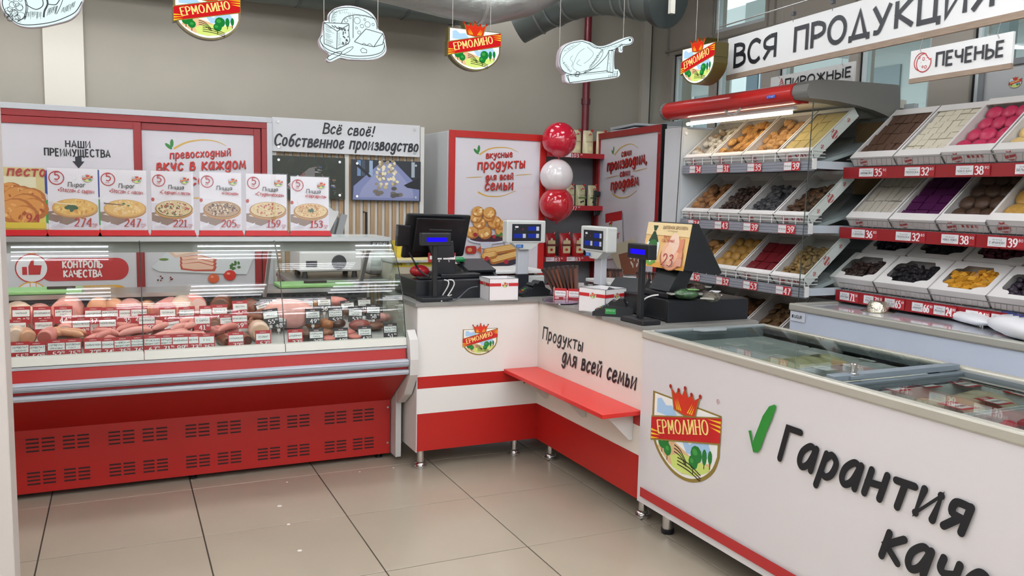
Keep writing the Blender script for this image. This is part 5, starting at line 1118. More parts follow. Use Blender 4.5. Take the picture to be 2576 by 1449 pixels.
# products
MEATC = {'pink': ('#d8938a', '#e3aaa0'), 'rose': ('#cf8078', '#dc9a90'), 'tan': ('#c98f6e', '#dba884'), 'brown': ('#7c4630', '#8f5638'), 'smoke': ('#6b3a24', '#84502e'), 'beige': ('#d9b9a4', '#e6cdba')}
def deckz(y): return .655+(y-4.06)*.19
def loaf(name, label, px, py, y, rr, L, c, tilt=0, group=None, end=None, flat=1.0):
    p = ony(px, py, y); x = p.x; z = max(deckz(y)+rr*flat+.003, p.z); t = thing(name, label, name.split('_')[-1], (x, y, z), group=group)
    b = MB(); b.T = Matrix.Translation((x, y, z)) @ Matrix.Rotation(tilt, 4, 'Z')
    n = 18; pf = [(0.001, 0), (rr*.75, .004), (rr*.95, .014), (rr, .03), (rr, L-.03), (rr*.8, L-.008), (.01, L)]
    b.lathe((0, 0, 0), pf, n, mat(MEATC[c][0], .3, bump=.15, nscale=22, noise=.08), 'y')
    if flat != 1: b.v = [Vector((v.x, v.y, z+(v.z-z)*flat)) for v in b.v]
    b.build('casing', t, smooth=True)
    if end:
        a = Art((x, y, z), Matrix.Rotation(tilt, 3, 'Z') @ X_, Z_, lift=.0052); a.ell(0, 0, rr*.74, rr*.74*flat, end[0], n=18)
        if len(end) > 1: a.poly([(-rr*.45, rr*.1), (rr*.5, rr*.22), (rr*.55, -rr*.28), (-rr*.4, -rr*.4)], end[1]); a.text('МЯСО', -rr*.3, -rr*.15, rr*.2, '#f2dcd8', wt=1.1, rot=.15)
        a.build('cut_end', t)
    return t
G1 = 'boiled sausage loaves on the back of the deck'
for lb_, px, py, y, rr, c, en in (
    ('pale boiled loaf at the far left of the case', 62, 812, 4.48, .066, 'beige', None), ('pink loaf behind the second back tag, far left', 108, 806, 4.46, .06, 'pink', ('#c24040', '#d8a09a')),
    ('large boiled loaf behind the 44 tag', 163, 800, 4.50, .072, 'pink', ('#d9a49a',)), ('tan loaf behind the first ДОКТОРСКАЯ tag', 244, 778, 4.6, .05, 'tan', None), ('tan loaf behind the ДОКТОРСКАЯ ГОСТ tag', 288, 780, 4.6, .05, 'tan', None),
    ('pink loaf hanging over behind the 35 tag', 322, 812, 4.46, .068, 'pink', ('#d99c94',)), ('tan loaf just left of the 52 tag', 366, 785, 4.6, .045, 'tan', None), ('speckled loaf behind the 52 tag', 410, 808, 4.48, .066, 'rose', None), ('pale loaf behind the 47 tag', 452, 800, 4.5, .066, 'beige', None),
    ('loaf with a pink paper label above the 47 tag', 498, 770, 4.62, .055, 'rose', ('#e6c2bc', '#e9b9b2')), ('grey-striped loaf behind the 49 tag', 553, 776, 4.6, .055, 'smoke', ('#6a5148',)), ('dark loaf at the back between the red and black tags', 640, 790, 4.52, .05, 'brown', None)):
    loaf('boiled_sausage', lb_, px, py, y, rr, .22, c, tilt=RND.uniform(-.3, .3), group=G1, end=en)
G2 = 'packs and cut loaves on the front of the deck'
for lb_, px, py, y, rr, c, en in (
    ('round pale loaf at the front left corner', 40, 845, 4.2, .035, 'beige', None), ('reddish packed loaf in front of the 37 tag', 72, 850, 4.19, .035, 'tan', None), ('striped loaf left of the СЕРВЕЛАТ ОРЕХОВЫЙ tag', 112, 850, 4.19, .036, 'rose', ('#b05a50',)),
    ('pink loaf with a red band left of the 29 tag', 163, 838, 4.3, .045, 'pink', ('#e0c0b4', '#c03030')), ('red and pink loaf under the 29 tag', 190, 833, 4.32, .045, 'pink', ('#cf3a34', '#d9a8a0')),
    ('striped grey loaf left of the 43 tag', 540, 826, 4.3, .042, 'smoke', ('#8c6a5c',)), ('sliced loaf with white rim behind the ОСОБЫЙ tag', 655, 842, 4.2, .05, 'beige', ('#d8b294',)), ('dark packed salami left of the 72 tag', 622, 862, 4.15, .03, 'brown', ('#5a3226',)), ('dark round salami by the blue reflection', 575, 868, 4.14, .028, 'smoke', None)):
    loaf('packed_sausage', lb_, px, py, y, rr, .13, c, tilt=RND.uniform(-.3, .3), group=G2, end=en)
def link(label, pts, rr, c, group):
    P = [Vector(p) for p in pts]; b = MB(); q = []
    for i in range(9):
        t = i/8; q.append(P[0].lerp(P[1], t)+Vector((0, 0, .012*math.sin(math.pi*t))))
    rs = [rr*.35]+[rr*(.85 if i in (1, 7) else 1) for i in range(1, 8)]+[rr*.35]
    b.tube(q, rs, 10, mat(MEATC[c][0], .28, bump=.1, nscale=30, noise=.06)); o = b.build('sausage_link', loc=tuple(P[0]), smooth=True); tag(o, label, 'sausage', group); return o
rn = random.Random(4)
def links(px0, px1, py0, py1, n, c, label, grp, y0=4.22, y1=4.36):
    for k in range(n):
        px = rn.uniform(px0, px1); y = rn.uniform(y0, y1); x = ony(px, 830, y).x; a_ = rn.uniform(-.9, .9); z = deckz(y)+.016+.022*(k % 3); L = rn.uniform(.12, .17)
        link(label, [(x-L/2*math.cos(a_), y-L/2*math.sin(a_), z), (x+L/2*math.cos(a_), y+L/2*math.sin(a_), z+rn.uniform(-.004, .014))], .0165, c, grp)
links(135, 215, 840, 860, 12, 'tan', 'orange smoked sausage in the heap under the 29 tag', 'orange sausages under the 29 tag')
links(245, 330, 835, 860, 14, 'rose', 'thin pink sausage in the heap under the 32 tag', 'pink sausages under the 32 tag')
links(335, 430, 830, 855, 16, 'pink', 'pink sausage in the heap between the 39 and 41 tags', 'pink sausages by the 39 tag')
links(440, 500, 830, 855, 10, 'pink', 'pink sausage in the heap right of the leaning 41 tag', 'pink sausages right of the leaning tag')
links(505, 590, 835, 850, 8, 'rose', 'thicker pink sausage under the 43 tag', 'sausages under the 43 tag')
links(600, 680, 790, 830, 9, 'brown', 'long brown smoked sausage between the 69 and 48 tags', 'brown sausages in the middle of the case', 4.32, 4.5)
def slab_meat(name, label, px, py, y, rx, ry, rz, c, cat, up=0, rot=0, nz=.25, grp=None):
    p = ony(px, py, y); z = max(p.z, deckz(y)+rz+.003); b = MB(); b.T = Matrix.Translation((p.x, y, z)) @ Matrix.Rotation(rot, 4, 'Y'); b.ell((0, 0, 0), rx, ry, rz, mat(c, .3, bump=.5, nscale=18, noise=nz), n=16, k=9); b.T = None
    tag(b.build(name, loc=(p.x, y, z), smooth=True), label, cat, grp)
slab_meat('ham', 'big pale pink ham with its cut face by the 48 tag', 728, 812, 4.38, .135, .07, .078, '#e0a39c', 'ham', rot=.08, nz=.1)
slab_meat('ham', 'flat pink ham slab behind the 51 tag', 712, 772, 4.60, .14, .05, .036, '#e2ab9f', 'ham', nz=.08)
for lb_, px, py, y, rx, rz, c in (('brown smoked joint under the 49 black tag', 790, 815, 4.36, .05, .03, '#8a5230'), ('glossy brown smoked joint right of the 49 black tag', 822, 818, 4.34, .04, .03, '#9a6038'), ('dark packed meat under the 53 tag', 848, 815, 4.34, .045, .03, '#4a2c26'), ('bacon slab with pink top behind the 56 tag', 838, 758, 4.62, .08, .028, '#c9837c'), ('smoked cut behind the 52 black tag', 795, 768, 4.6, .045, .028, '#9a6a3c'),
    ('red-brown cut under the 65 tag', 905, 822, 4.3, .06, .03, '#8c4a44'), ('flat brown loaf right of the 65 tag', 942, 822, 4.3, .055, .022, '#6e4636'), ('pale pink cut beside the end glass', 960, 805, 4.42, .05, .025, '#c9908a'), ('dark smoked piece behind the 64 tag', 880, 785, 4.5, .05, .025, '#5c382a'), ('dark smoked piece behind the 79 tag', 925, 790, 4.5, .05, .025, '#66402e'),
    ('brown packed piece in front of the 48 tag', 770, 840, 4.2, .05, .022, '#5e3b2c'), ('brown packed piece behind the 39 tag', 815, 838, 4.2, .05, .022, '#7a4c34'), ('pink sliced pack behind the 42 tag', 870, 836, 4.2, .05, .018, '#b9685e'), ('pink sliced pack between the 42 and 43 tags', 892, 846, 4.13, .035, .014, '#c4746a'), ('pink sliced pack right of the 39 tag', 826, 851, 4.13, .035, .014, '#c4746a')):
    slab_meat('smoked_meat', lb_, px, py, y, rx, .05, rz, c, 'smoked meat', grp='smoked meats at the right of the case')
# price tags in the case
TAGS = []
for px, py, t1, t2, pr in ((50, 883, 'СЕРВЕЛАТ', 'ФИНСКИЙ', '55'), (92, 883, 'СЕРВЕЛАТ', 'ГОСТ', '59'), (142, 877, 'СЕРВЕЛАТ', 'ОРЕХОВЫЙ', '52'), (182, 875, 'МОСКОВСКАЯ', 'ГОСТ', '75'), (234, 873, 'САЛЬЧИЧОН', '', '72'), (272, 872, 'ИСПАНСКАЯ', '', '74'), (308.5, 870, 'КИЕВСКАЯ', 'ВЫСШИЙ СОРТ', '75'), (346, 867.5, 'РИМСКАЯ', 'МРАМОРНАЯ', '76'),
    (383, 865, 'ПРАЖСКАЯ', 'ВЫСШИЙ СОРТ', '67'), (420, 863, 'БЕЛГРАДСКАЯ', 'ВЫСШИЙ СОРТ', '71'), (454, 861.5, 'ЕРМОЛИНСКАЯ', '', '99'), (489, 860, 'ВЕЛИКО', '', '73'), (520, 860, 'ЛЮКС', '', '75'), (594, 856, 'МИЛАНСКАЯ', '', '72'), (662, 852, 'ОСОБЫЙ', '', '57'), (743, 849, 'ДУШЕВНЫЙ', '', '37')):
    TAGS.append((px, py, 4.105, 'r', t1, t2, pr, 0, 'front'))
for px, py, t1, t2, pr in ((796, 847, 'СМОРОДИНА', 'ГУРМЭ', '39'), (858, 845, 'ГРУДИНКА', 'ВЫСШИЙ', '42'), (917.6, 840, 'ГРУДКА', 'КУРИНАЯ', '43'), (982, 833, 'ИНДЕЙКА ГРИЛЬ', 'ВЫСШИЙ СОРТ', '51')): TAGS.append((px, py, 4.11, 'k', t1, t2, pr, 0, 'front'))
for px, py, t1, t2, pr, ro in ((43, 826, 'МОЛОЧНАЯ', '', '37', 0), (110, 824, 'ГОРОДСКАЯ', '', '37', 0), (204, 820, 'КЛАССИЧЕСКАЯ', '', '29', 0), (271, 818, 'МОЛОЧНЫЕ', '', '32', 0), (369.5, 811, 'ЕРМОЛИНСКАЯ', '', '39', 0), (433, 822, 'ЕРМОЛИНСКИЕ', '', '41', .12), (509, 811, 'С СЫРОМ', '', '41', 0), (573, 811, 'МОЛОЧНЫЕ', 'ГОСТ', '43', .03), (603, 806, 'КРАКОВСКАЯ', '', '69', 0)): TAGS.append((px, py, 4.29, 'r', t1, t2, pr, ro, 'middle'))
for px, py, t1, t2, pr, ro in ((681, 797, 'ШЕЙКА', '', '55', .1), (701, 806, 'РУЛЕТ', 'ТРАДИЦИОННЫЙ', '48', 0), (787, 796, 'ГОЛОВА', 'ДОМАШНЯЯ', '49', 0), (844, 793, 'ГРУДИНКА', 'ПИКАНТНАЯ', '53', 0), (894, 791, 'ГРУДИНКА', 'СЫТНАЯ', '53', -.06), (927, 806, 'КОРЕЙКА', '', '65', .03), (939, 784, 'ГРУДИНКА', 'ДОМАШНЯЯ', '58', -.05)): TAGS.append((px, py, 4.31, 'k', t1, t2, pr, ro, 'middle'))
for px, py, t1, t2, pr in ((53, 793, 'ЧАЙНАЯ', '', '34'), (106, 793, 'ЕРМОЛИНСКАЯ', '', '34'), (159.5, 792, 'ДОКТОРСКАЯ', 'ГОСТ', '44'), (235, 794, 'ДОКТОРСКАЯ', '', '37'), (277, 794, 'ДОКТОРСКАЯ', 'ГОСТ', '38'), (320, 793, 'МОЛОЧНАЯ', '', '35'), (350, 791, 'ЛЮБИТЕЛЬСКАЯ', '', '4'), (422, 791, 'ТЕЛЯЧЬЯ', '', '52'), (470, 791, 'СЛИВОЧНАЯ', 'ВЫСШИЙ СОРТ', '47'), (522, 789, 'РУССКАЯ', '', '33'), (553, 786, 'ВЕНСКАЯ', '', '49'), (604, 776, 'ЭКСТРА', '', '44')): TAGS.append((px, py, 4.42, 'r', t1, t2, pr, 0, 'back'))
for px, py, t1, t2, pr, ro in ((664, 776, 'ОКОРОК', 'ТАМБОВСКИЙ', '55', .3), (702, 766, 'ОКОРОК', 'КОПЧЕНЫЙ', '51', 0), (771, 769, 'КАРБОНАД', 'ТРАДИЦИОННЫЙ', '52', 0), (815.6, 765, 'БЕКОН', 'ДОМАШНИЙ', '56', 0), (875, 774, 'БЕКОН', 'ДОМАШНИЙ', '64', .08), (916.5, 766, 'ГРУДИНКА', 'ДОМАШНЯЯ', '79', 0)): TAGS.append((px, py, 4.50, 'k', t1, t2, pr, ro, 'back'))
seen = {}; ORDT = ('first', 'second', 'third', 'fourth', 'fifth', 'sixth', 'seventh', 'eighth', 'ninth', 'tenth', 'eleventh', 'twelfth', 'thirteenth', 'fourteenth', 'fifteenth', 'sixteenth')
for px, py, y, kd, t1, t2, pr, ro, rw in TAGS:
    seen[(kd, rw)] = seen.get((kd, rw), -1)+1; nth = seen[(kd, rw)]; y += .002*(nth % 2) if rw == 'front' else .006*(nth % 2); c = ony(px, py, y); w_, h_ = (.073 if rw == 'front' else .077), .081; cr = math.cos(ro); sr = math.sin(ro)
    U = Vector((cr, 0, sr)); V = Vector((-sr*.97, .2, cr)).normalized(); U = (U-V*U.dot(V)).normalized(); O = c-U*w_/2-V*h_/2
    a = Art(O, U, V, lift=.0006, rough=.35); body = '#b01c24' if kd == 'r' else '#231a1e'; a.slab(w_, h_, .0012, body)
    if kd == 'k': a.rect(.004, h_-.014, w_-.008, .0014, '#a89a9c', False)
    a.text('КОЛБАСА' if kd == 'r' else 'МЯСНЫЕ', w_/2, h_-.011, .0045, '#ecc8c8', wt=1.3, align='c', n=2); a.rect(.004, h_*.42, w_-.008, h_*.38, '#eceae8')
    a.text(t1, w_/2, h_*(.64 if t2 else .57), .0075, '#2a2c30', wt=1.2, align='c', width=min(w_-.014, .0072*len(t1)+.002), n=2)
    if t2: a.text(t2, w_/2, h_*.47, .0068, '#2a2c30', wt=1.2, align='c', width=min(w_-.014, .0062*len(t2)+.002), n=2)
    a.text(pr, w_*.30, h_*.07, .021, '#f4ecec', wt=1.5, thin=.7, n=3); a.text('90' if len(t1) % 2 else '70', w_*.74, h_*.24, .009, '#f4ecec', wt=1.3, n=2)
    a.mb.box(c.x-.007, c.x+.007, y-.006, y+.010, c.z-h_/2-.016, c.z-h_/2-.001, mat('#d8d6d2', .4))
    dz = deckz(y)
    if c.z-h_/2-.016 > dz: a.mb.box(c.x-.002, c.x+.002, y+.0, y+.004, dz, c.z-h_/2-.012, mat('#c9c9c6', .4))
    nm_ = t1+(' '+t2 if t2 else ''); lb_ = '%s price tag reading %s %s, %s from left in the %s row' % ('red' if kd == 'r' else 'black', nm_, pr, ORDT[nth], rw)
    tag(a.build('price_tag', loc=tuple(c)), lb_, 'price tag', '%s price tags in the %s row' % ('red' if kd == 'r' else 'black', rw))

# poster stands on top of the case
def toppings(a, cx_, cy_, rx, ry, rn, cols_, n, s0, s1):
    for k in range(n):
        t = rn.uniform(0, 6.28); q = math.sqrt(rn.uniform(0, 1))*.86; a.ell(cx_+rx*q*math.cos(t), cy_+ry*q*math.sin(t), rn.uniform(s0, s1), rn.uniform(s0, s1)*.6, rn.choice(cols_), n=6, rot=rn.uniform(0, 3), step=k % 8 == 0)
PS = [(-30, 117, 421, 583, 'pesto'), (123.6, 250, 423.5, 584, 'Пирог|«Stozza» с сыром|274'), (254, 371, 427.5, 584, 'Пирог|«Stozza» с мясом|247'), (383, 488, 431, 584, 'Пицца|«С курицей и песто»|221'), (504, 608, 434, 584, 'Пицца|«Мясная»|205'), (620, 722, 438, 584, 'Пицца|«Студенческая»|159'), (731.5, 827, 445, 585, 'Пицца|«Маргарита»|153')]
names = ['yellow poster stand of golden pastries priced 94 at the far left', 'poster stand of a cheese pie with basil priced 274', 'poster stand of a meat pie priced 247', 'poster stand of a chicken and pesto pizza priced 221', 'poster stand of a meat pizza with olives priced 205', 'poster stand of a pizza with ham cubes priced 159', 'poster stand of a margherita pizza priced 153']
YP = 4.40
for i, (xa, xb, ya, yb, tx) in enumerate(PS):
    A, B = ony(xa, yb, YP), ony(xb, yb, YP); T = ony((xa+xb)/2, (ya), YP); w_ = B.x-A.x; z0 = 1.199; zb = z0+.028; h_ = T.z-zb
    t = thing('poster_stand', names[i], 'poster stand', (A.x, YP, z0), group='poster stands on top of the meat case')
    b = MB(); b.T = Matrix.Translation((A.x, YP, z0)); b.prism([(-.012, 0), (w_+.012, 0), (w_, .029), (0, .029)], 'y', -.022, -.019, mat('#b81c22', .25)); b.box(-.01, w_+.01, -.022, .05, 0, .002, mat('#a0161e', .3)); b.prism([(-.02, .0), (.0, .029), (.004, .029), (.05, .002)], 'x', -.004, 0, mat('#7c1018', .35)); b.prism([(-.02, .0), (.0, .029), (.004, .029), (.05, .002)], 'x', w_, w_+.004, mat('#7c1018', .35)); b.build('folded_base', t)
    MB().box(A.x-.003, A.x+w_+.003, YP-.010, YP-.008, z0+.01, zb+h_+.005, glass('#fdfdfe', 1.45, key='acrylic_sheet')).build('clear_sleeve', t)
    a = Art((A.x, YP, zb), X_, Z_, lift=.0006, rough=.4); W_, H_ = w_, h_; rn = random.Random(40+i); a.slab(W_, H_, .001, '#e9e7e8')
    if i == 0:
        a.rect(0, 0, W_, H_, '#d9c98a'); a.rect(0, 0, W_, H_*.2, '#e3cf62'); a.poly([(W_*.3, H_*.7), (W_*.85, H_*.68), (W_*.85, H_*.85), (W_*.3, H_*.86)], '#e9e3bc')
        for u, v, s_ in ((.42, .62, .04), (.58, .5, .06), (.76, .5, .05), (.68, .38, .06), (.80, .34, .05), (.5, .3, .06), (.64, .22, .05)):
            a.ell(u*W_, v*H_, s_*1.2, s_, '#b56a28', n=14); a.ell(u*W_-.008, v*H_+.008, s_, s_*.75, '#d99444', n=14); toppings(a, u*W_, v*H_, s_, s_*.8, rn, ['#ecc07a', '#c27a30', '#a8501c', '#e8a860'], 10, .006, .016)
        a.rect(W_*.3, H_*.02, W_*.7, H_*.1, '#dcc23c'); a.text('песто', W_*.36, H_*.87, .042, '#b23a34', wt=1.3, slant=.15, caps=1); a.text('94', W_*.66, H_*.13, .034, '#a8342c', wt=1.5, thin=.7)
    else:
        l1_, l2_, pr = tx.split('|'); k_ = W_/.25
        a.poly([(0, H_*.06), (W_, H_*.06), (W_, H_*.42), (0, H_*.46)], '#dcd8de'); a.poly([(0, H_*.16), (W_*.36, H_*.08), (W_*.98, H_*.3), (W_*.98, H_*.36), (0, H_*.30)], '#8a7264'); a.poly([(W_*.05, H_*.26), (W_*.7, H_*.16), (W_*.96, H_*.36), (W_*.4, H_*.36)], '#ddd2c0'); a.poly([(0, 0), (W_*.1, 0), (W_*.22, H_*.14), (0, H_*.08)], '#e9e7e8')
        a.ell(W_*.53, H_*.335, W_*.455, H_*.145, '#a9773c', n=30); a.ell(W_*.53, H_*.36, W_*.46, H_*.15, '#c99a5a', n=30)
        base, cols_, n_, s0, s1 = {1: ('#e0b45c', ['#eccb7c', '#d8a248', '#c98a3a', '#e9c474'], 60, .005, .014), 2: ('#deb468', ['#ecca84', '#d6a252', '#e6c890'], 50, .006, .014), 3: ('#d9c290', ['#e9dcb4', '#cfae70', '#b04030', '#3f5a30', '#eadfc0', '#a8402c'], 120, .004, .010), 4: ('#b49470', ['#3a2c34', '#5a3a34', '#dcc8a4', '#c9b08a', '#7a4a3c', '#e6dac0', '#8a5a3c'], 130, .004, .009), 5: ('#dfc993', ['#b8524a', '#c2645a', '#e9dbb0', '#d9bf80', '#e8d8a8'], 90, .005, .010), 6: ('#e2c48a', ['#e8d4a0', '#cf9a5a', '#c26a3a', '#ecdcae', '#d9b070'], 150, .003, .008)}[i]
        if i > 2: a.ell(W_*.53, H_*.365, W_*.44, H_*.140, '#7c4a28' if i != 3 else '#4a4a28', n=30)
        a.ell(W_*.53, H_*.37, W_*.425, H_*.133, base, n=30); toppings(a, W_*.53, H_*.37, W_*.42, H_*.13, rn, cols_, n_, s0*k_, s1*k_)
        if i == 1:
            for du, dv, ro in ((-.05, .0, .2), (.06, .0, -.3), (.02, -.02, 1.2)): a.ell(W_*(.45+du), H_*(.37+dv), .018, .010, '#2c5230', n=10, rot=ro)
        if i in (1, 2): a.poly([(W_*.08, H_*.455), (W_*.5, H_*.42), (W_*.5, H_*.41), (W_*.08, H_*.435)], '#f0e2bc' if i == 1 else '#6a5448')
        if i == 2: a.ell(W_*.5, H_*.44, .008, .004, '#3a6a38', n=8); a.ell(W_*.6, H_*.41, .006, .004, '#3a6a38', n=8)
        if i == 6:
            for ro in (.2, 2.0, 1.0): a.ell(W_*.5+.006*ro, H_*.38, .013, .006, '#2f5a34', n=8, rot=ro)
        if i > 2: a.ell(W_*.03, H_*.52, .010*k_, .012*k_, '#b8342c', n=10)
        a.ring(W_*.18, H_*.84, .036*k_, .005*k_, '#b3262c', n=26); a.text('5', W_*.18-.012*k_, H_*.815, .042*k_, '#b3262c', wt=1.0); a.text('МИН', W_*.18-.012*k_, H_*.775, .007*k_, '#b3262c', wt=1.2)
        emblem(a, W_*.70, H_*.885, W_*.19, det=1)
        a.text(l1_, W_*.40, H_*.70, .025*k_, '#33302e', wt=1.0, slant=.1, caps=0, gap=.9); ll = min(W_*.72, .0125*len(l2_)*k_); a.text(l2_, W_*.92-ll, H_*.625, .022*k_, '#b3363a', wt=1.0, slant=.1, width=ll, rot=-.05, gap=.9)
        a.text(pr, W_*.50, H_*.06, .046*k_, '#a8302c', wt=1.15, thin=.6, gap=.8, slant=.08, cond=.85); a.text('РУБ', W_*.87, H_*.08, .010*k_, '#b3605c', wt=1.2); a.text('ШТ', W_*.88, H_*.045, .009*k_, '#b3605c', wt=1.2)
        for k in range(3): a.rect(W_*.06, H_*(.045+.02*k), W_*.26, .0012, '#bdb9bc', False)
    a.build('poster', t)

# ================================================================== WORK AREA BEHIND THE CASE
r = thing('work_table', 'steel work table behind the glass case, before the slatted panel', 'table', (.95, 5.2, 0))
b = MB(); b.box(.95, 1.72, 5.15, 5.75, .86, .885, STEEL); b.build('tabletop', r, bevel=.003)
for x in (.99, 1.68):
    for y in (5.19, 5.70): MB().box(x-.018, x+.018, y-.018, y+.018, 0, .86, mat('#c8c8c4', .3, .6)).build('leg', r)
MB().box(.97, 1.70, 5.2, 5.7, .62, .64, mat('#77787a', .5)).build('lower_shelf', r)
zt = .886
r = thing('meat_slicer', 'white meat slicer with grey blade guard seen through the case glass', 'slicer', (1.2, 5.4, zt))
b = MB(); b.box(1.02, 1.42, 5.30, 5.62, zt+.04, zt+.17, mat('#d8d8d6', .3)); b.build('base', r, bevel=.012)
b = MB()
for x in (1.06, 1.38):
    for y in (5.34, 5.58): b.lathe((x, y, zt), [(.02, 0), (.014, .041)], 10, BLACK)
b.build('foot', r)
b = MB(); b.T = Matrix.Translation((1.16, 5.42, zt+.33)) @ Matrix.Rotation(math.radians(20), 4, 'Y'); b.lathe((0, 0, 0), [(.001, -.02), (.14, -.012), (.145, 0), (.14, .012), (.001, .02)], 32, mat('#b9bcbc', .25, .8), 'y'); b.build('blade', r, smooth=True)
b = MB(); b.prism([(1.03, zt+.17), (1.16, zt+.17), (1.28, zt+.42), (1.20, zt+.44)], 'y', 5.34, 5.37, mat('#c9cac9', .35)); b.prism([(1.24, zt+.17), (1.28, zt+.17), (1.34, zt+.40), (1.30, zt+.41)], 'y', 5.36, 5.38, mat('#8b8e8f', .35)); b.build('guard', r)
MB().tube([(1.40, 5.35, zt+.20), (1.46, 5.35, zt+.20), (1.46, 5.35, zt+.42), (1.44, 5.35, zt+.42)], .009, 8, BLACK).build('handle', r)
b = MB(); b.box(1.06, 1.13, 5.298, 5.3, zt+.07, zt+.11, mat('#26282b', .4)); b.lathe((1.27, 5.299, zt+.1), [(.001, -.012), (.045, -.012), (.048, 0)], 20, mat('#3b3d40', .4), 'y'); b.build('control', r)
r = thing('plastic_roll', 'crumpled clear plastic bag roll with a black-rimmed end on the work table', 'plastic roll', (1.7, 5.35, zt))
b = MB(); rn = random.Random(9); b.T = Matrix.Translation((1.56, 5.38, zt+.085)); b.ell((0, 0, 0), .15, .09, .08, mat('#c4c5c4', .25, bump=1.0, nscale=11, noise=.12), n=20, k=12, jit=.06, rnd=rn); b.build('film', r, smooth=True)
MB().lathe((1.69, 5.30, zt+.075), [(.026, -.008), (.03, -.008), (.03, .008), (.012, .008), (.012, -.008)], 20, BLACK, 'y').build('core_end', r)
r = thing('label_scale', 'cream counter scale with a yellow band behind the left register', 'scale', (1.75, 4.75, .86))
p0 = ony(985, 640, 5.1); p1 = ony(1078, 720, 5.1); X0_, X1_ = p0.x, p1.x+.06
b = MB(); b.box(X0_, X1_, 5.1, 5.42, p1.z, p0.z-.06, mat('#c9c2ac', .4)); b.box(X0_, X1_, 5.08, 5.1, p1.z+.02, p1.z+.055, mat('#a8a498', .3, .4)); b.build('body', r, bevel=.006)
a = front(5.1); q0, q1 = a.q(1000, 672), a.q(1078, 650); a.rect(q0[0]-.03, q0[1], q1[0]-q0[0]+.05, .045, '#cdb93a'); a.text('САS', q0[0]-.02, q0[1]+.012, .02, '#3a3a2a', wt=1.5); a.ell(q0[0]+.07, q0[1]+.022, .012, .012, '#d8d8d0', n=12); a.rect(q0[0]+.12, q0[1]+.014, .02, .018, '#2c9a3c'); a.build('key_panel', r)
b = MB(); b.box(X0_-.01, X1_, 5.06, 5.42, p0.z-.05, p0.z-.036, mat('#d8d8d4', .25, .5)); b.box(X0_+.1, X1_, 5.3, 5.42, p0.z-.036, p0.z+.07, mat('#cdb52e', .5)); b.build('platter', r)
b = MB(); b.box(X0_+.04, X1_+.05, 5.05, 5.5, p1.z-.02, p1.z-.001, STEEL); b.box(X0_+.05, X0_+.09, 5.08, 5.12, 0, p1.z-.02, STEEL); b.box(X1_-.02, X1_+.02, 5.4, 5.44, 0, p1.z-.02, STEEL); b.box(X0_+.05, X0_+.09, 5.4, 5.44, 0, p1.z-.02, STEEL); b.box(X1_-.02, X1_+.02, 5.08, 5.12, 0, p1.z-.02, STEEL)
tag(b.build('scale_stand', loc=(X0_, 5.1, 0)), 'small steel stand holding the cream scale', 'stand')
for nm_, xa, xb, lb_ in (('a', CX0+.4, -.18, 'green cutting board at the left end of the case worktop'), ('b', .80, 1.22, 'green cutting board at the right end of the case worktop')):
    b = MB(); b.box(xa, xb, 4.72, 4.94, .891, .908, mat('#7fae6e', .5)); tag(b.build('cutting_board', loc=(xa, 4.8, .891), bevel=.004), lb_, 'cutting board', 'green cutting boards')
for x, lb_ in ((-.34, 'dark-handled knife on the left green board'), (.95, 'dark-handled knife on the right green board')):
    t = thing('knife', lb_, 'knife', (x, 4.8, .909), group='knives'); b = MB(); b.prism([(x, 4.80), (x+.13, 4.80), (x+.12, 4.815), (x, 4.82)], 'z', .909, .921, mat('#2a1a1c', .4)); b.build('handle', t, bevel=.002)
    b = MB(); b.prism([(x+.13, 4.80), (x+.32, 4.802), (x+.28, 4.83), (x+.13, 4.822)], 'z', .912, .914, STEEL); b.build('blade', t)

# ================================================================== SECOND CHEST FREEZER
ux0, ux1, uy0, uy1, uz = 3.505, 4.12, .8, 3.655, .852
r = thing('white_chest_freezer', 'bluish white chest freezer with closed lids behind the front freezer', 'freezer', (ux0, uy0, 0))
UW = mat('#c2cbda', .35)
b = MB(); b.box(ux0+.004, ux1, uy0, uy1-.004, .06, uz-.04, UW); b.build('body', r)
b = MB(); b.box(ux0-.006, ux0+.03, uy0, uy1+.004, uz-.042, uz, mat('#a9a89e', .4, .2)); b.box(ux0+.03, ux1, uy1-.03, uy1+.004, uz-.042, uz, mat('#a9a89e', .4, .2)); b.build('rim', r, bevel=.008)
for y0, y1 in ((2.31, uy1-.035), (uy0, 2.29)): MB().box(ux0+.03, ux1-.01, y0, y1, uz-.03, uz-.012, mat('#cfd2da', .08, coat=.5)).build('lid', r, bevel=.002)
a = side(ux0); q = a.q(1996, 799); a.rect(q[0]-.025, q[1]-.018, .115, .055, '#d0d5dd'); a.rect(q[0]-.012, q[1], .013, .018, '#33383f'); a.text('UGUR', q[0]+.008, q[1], .017, '#33383f', wt=1.5, width=.058); a.build('maker_plate', r)
p = onz(2461, 815, uz); b = MB(); b.lathe((p.x+.02, p.y, uz-.012), [(.018, 0), (.018, .012), (.011, .014), (.011, .045), (.009, .048)], 16, CHROME); b.build('lock', r, smooth=True)
p = onz(2208, 784, uz-.012); r = thing('steel_bowl', 'upturned dimpled steel bowl on the white freezer lid', 'bowl', tuple(p))
b = MB(); b.lathe(p, [(.085, 0), (.088, .003), (.060, .006), (.058, .02), (.052, .045), (.040, .058), (.001, .062)], 36, mat('#d8d2c0', .16, 1.0, bump=.8, nscale=60)); b.build('shell', r, smooth=True)
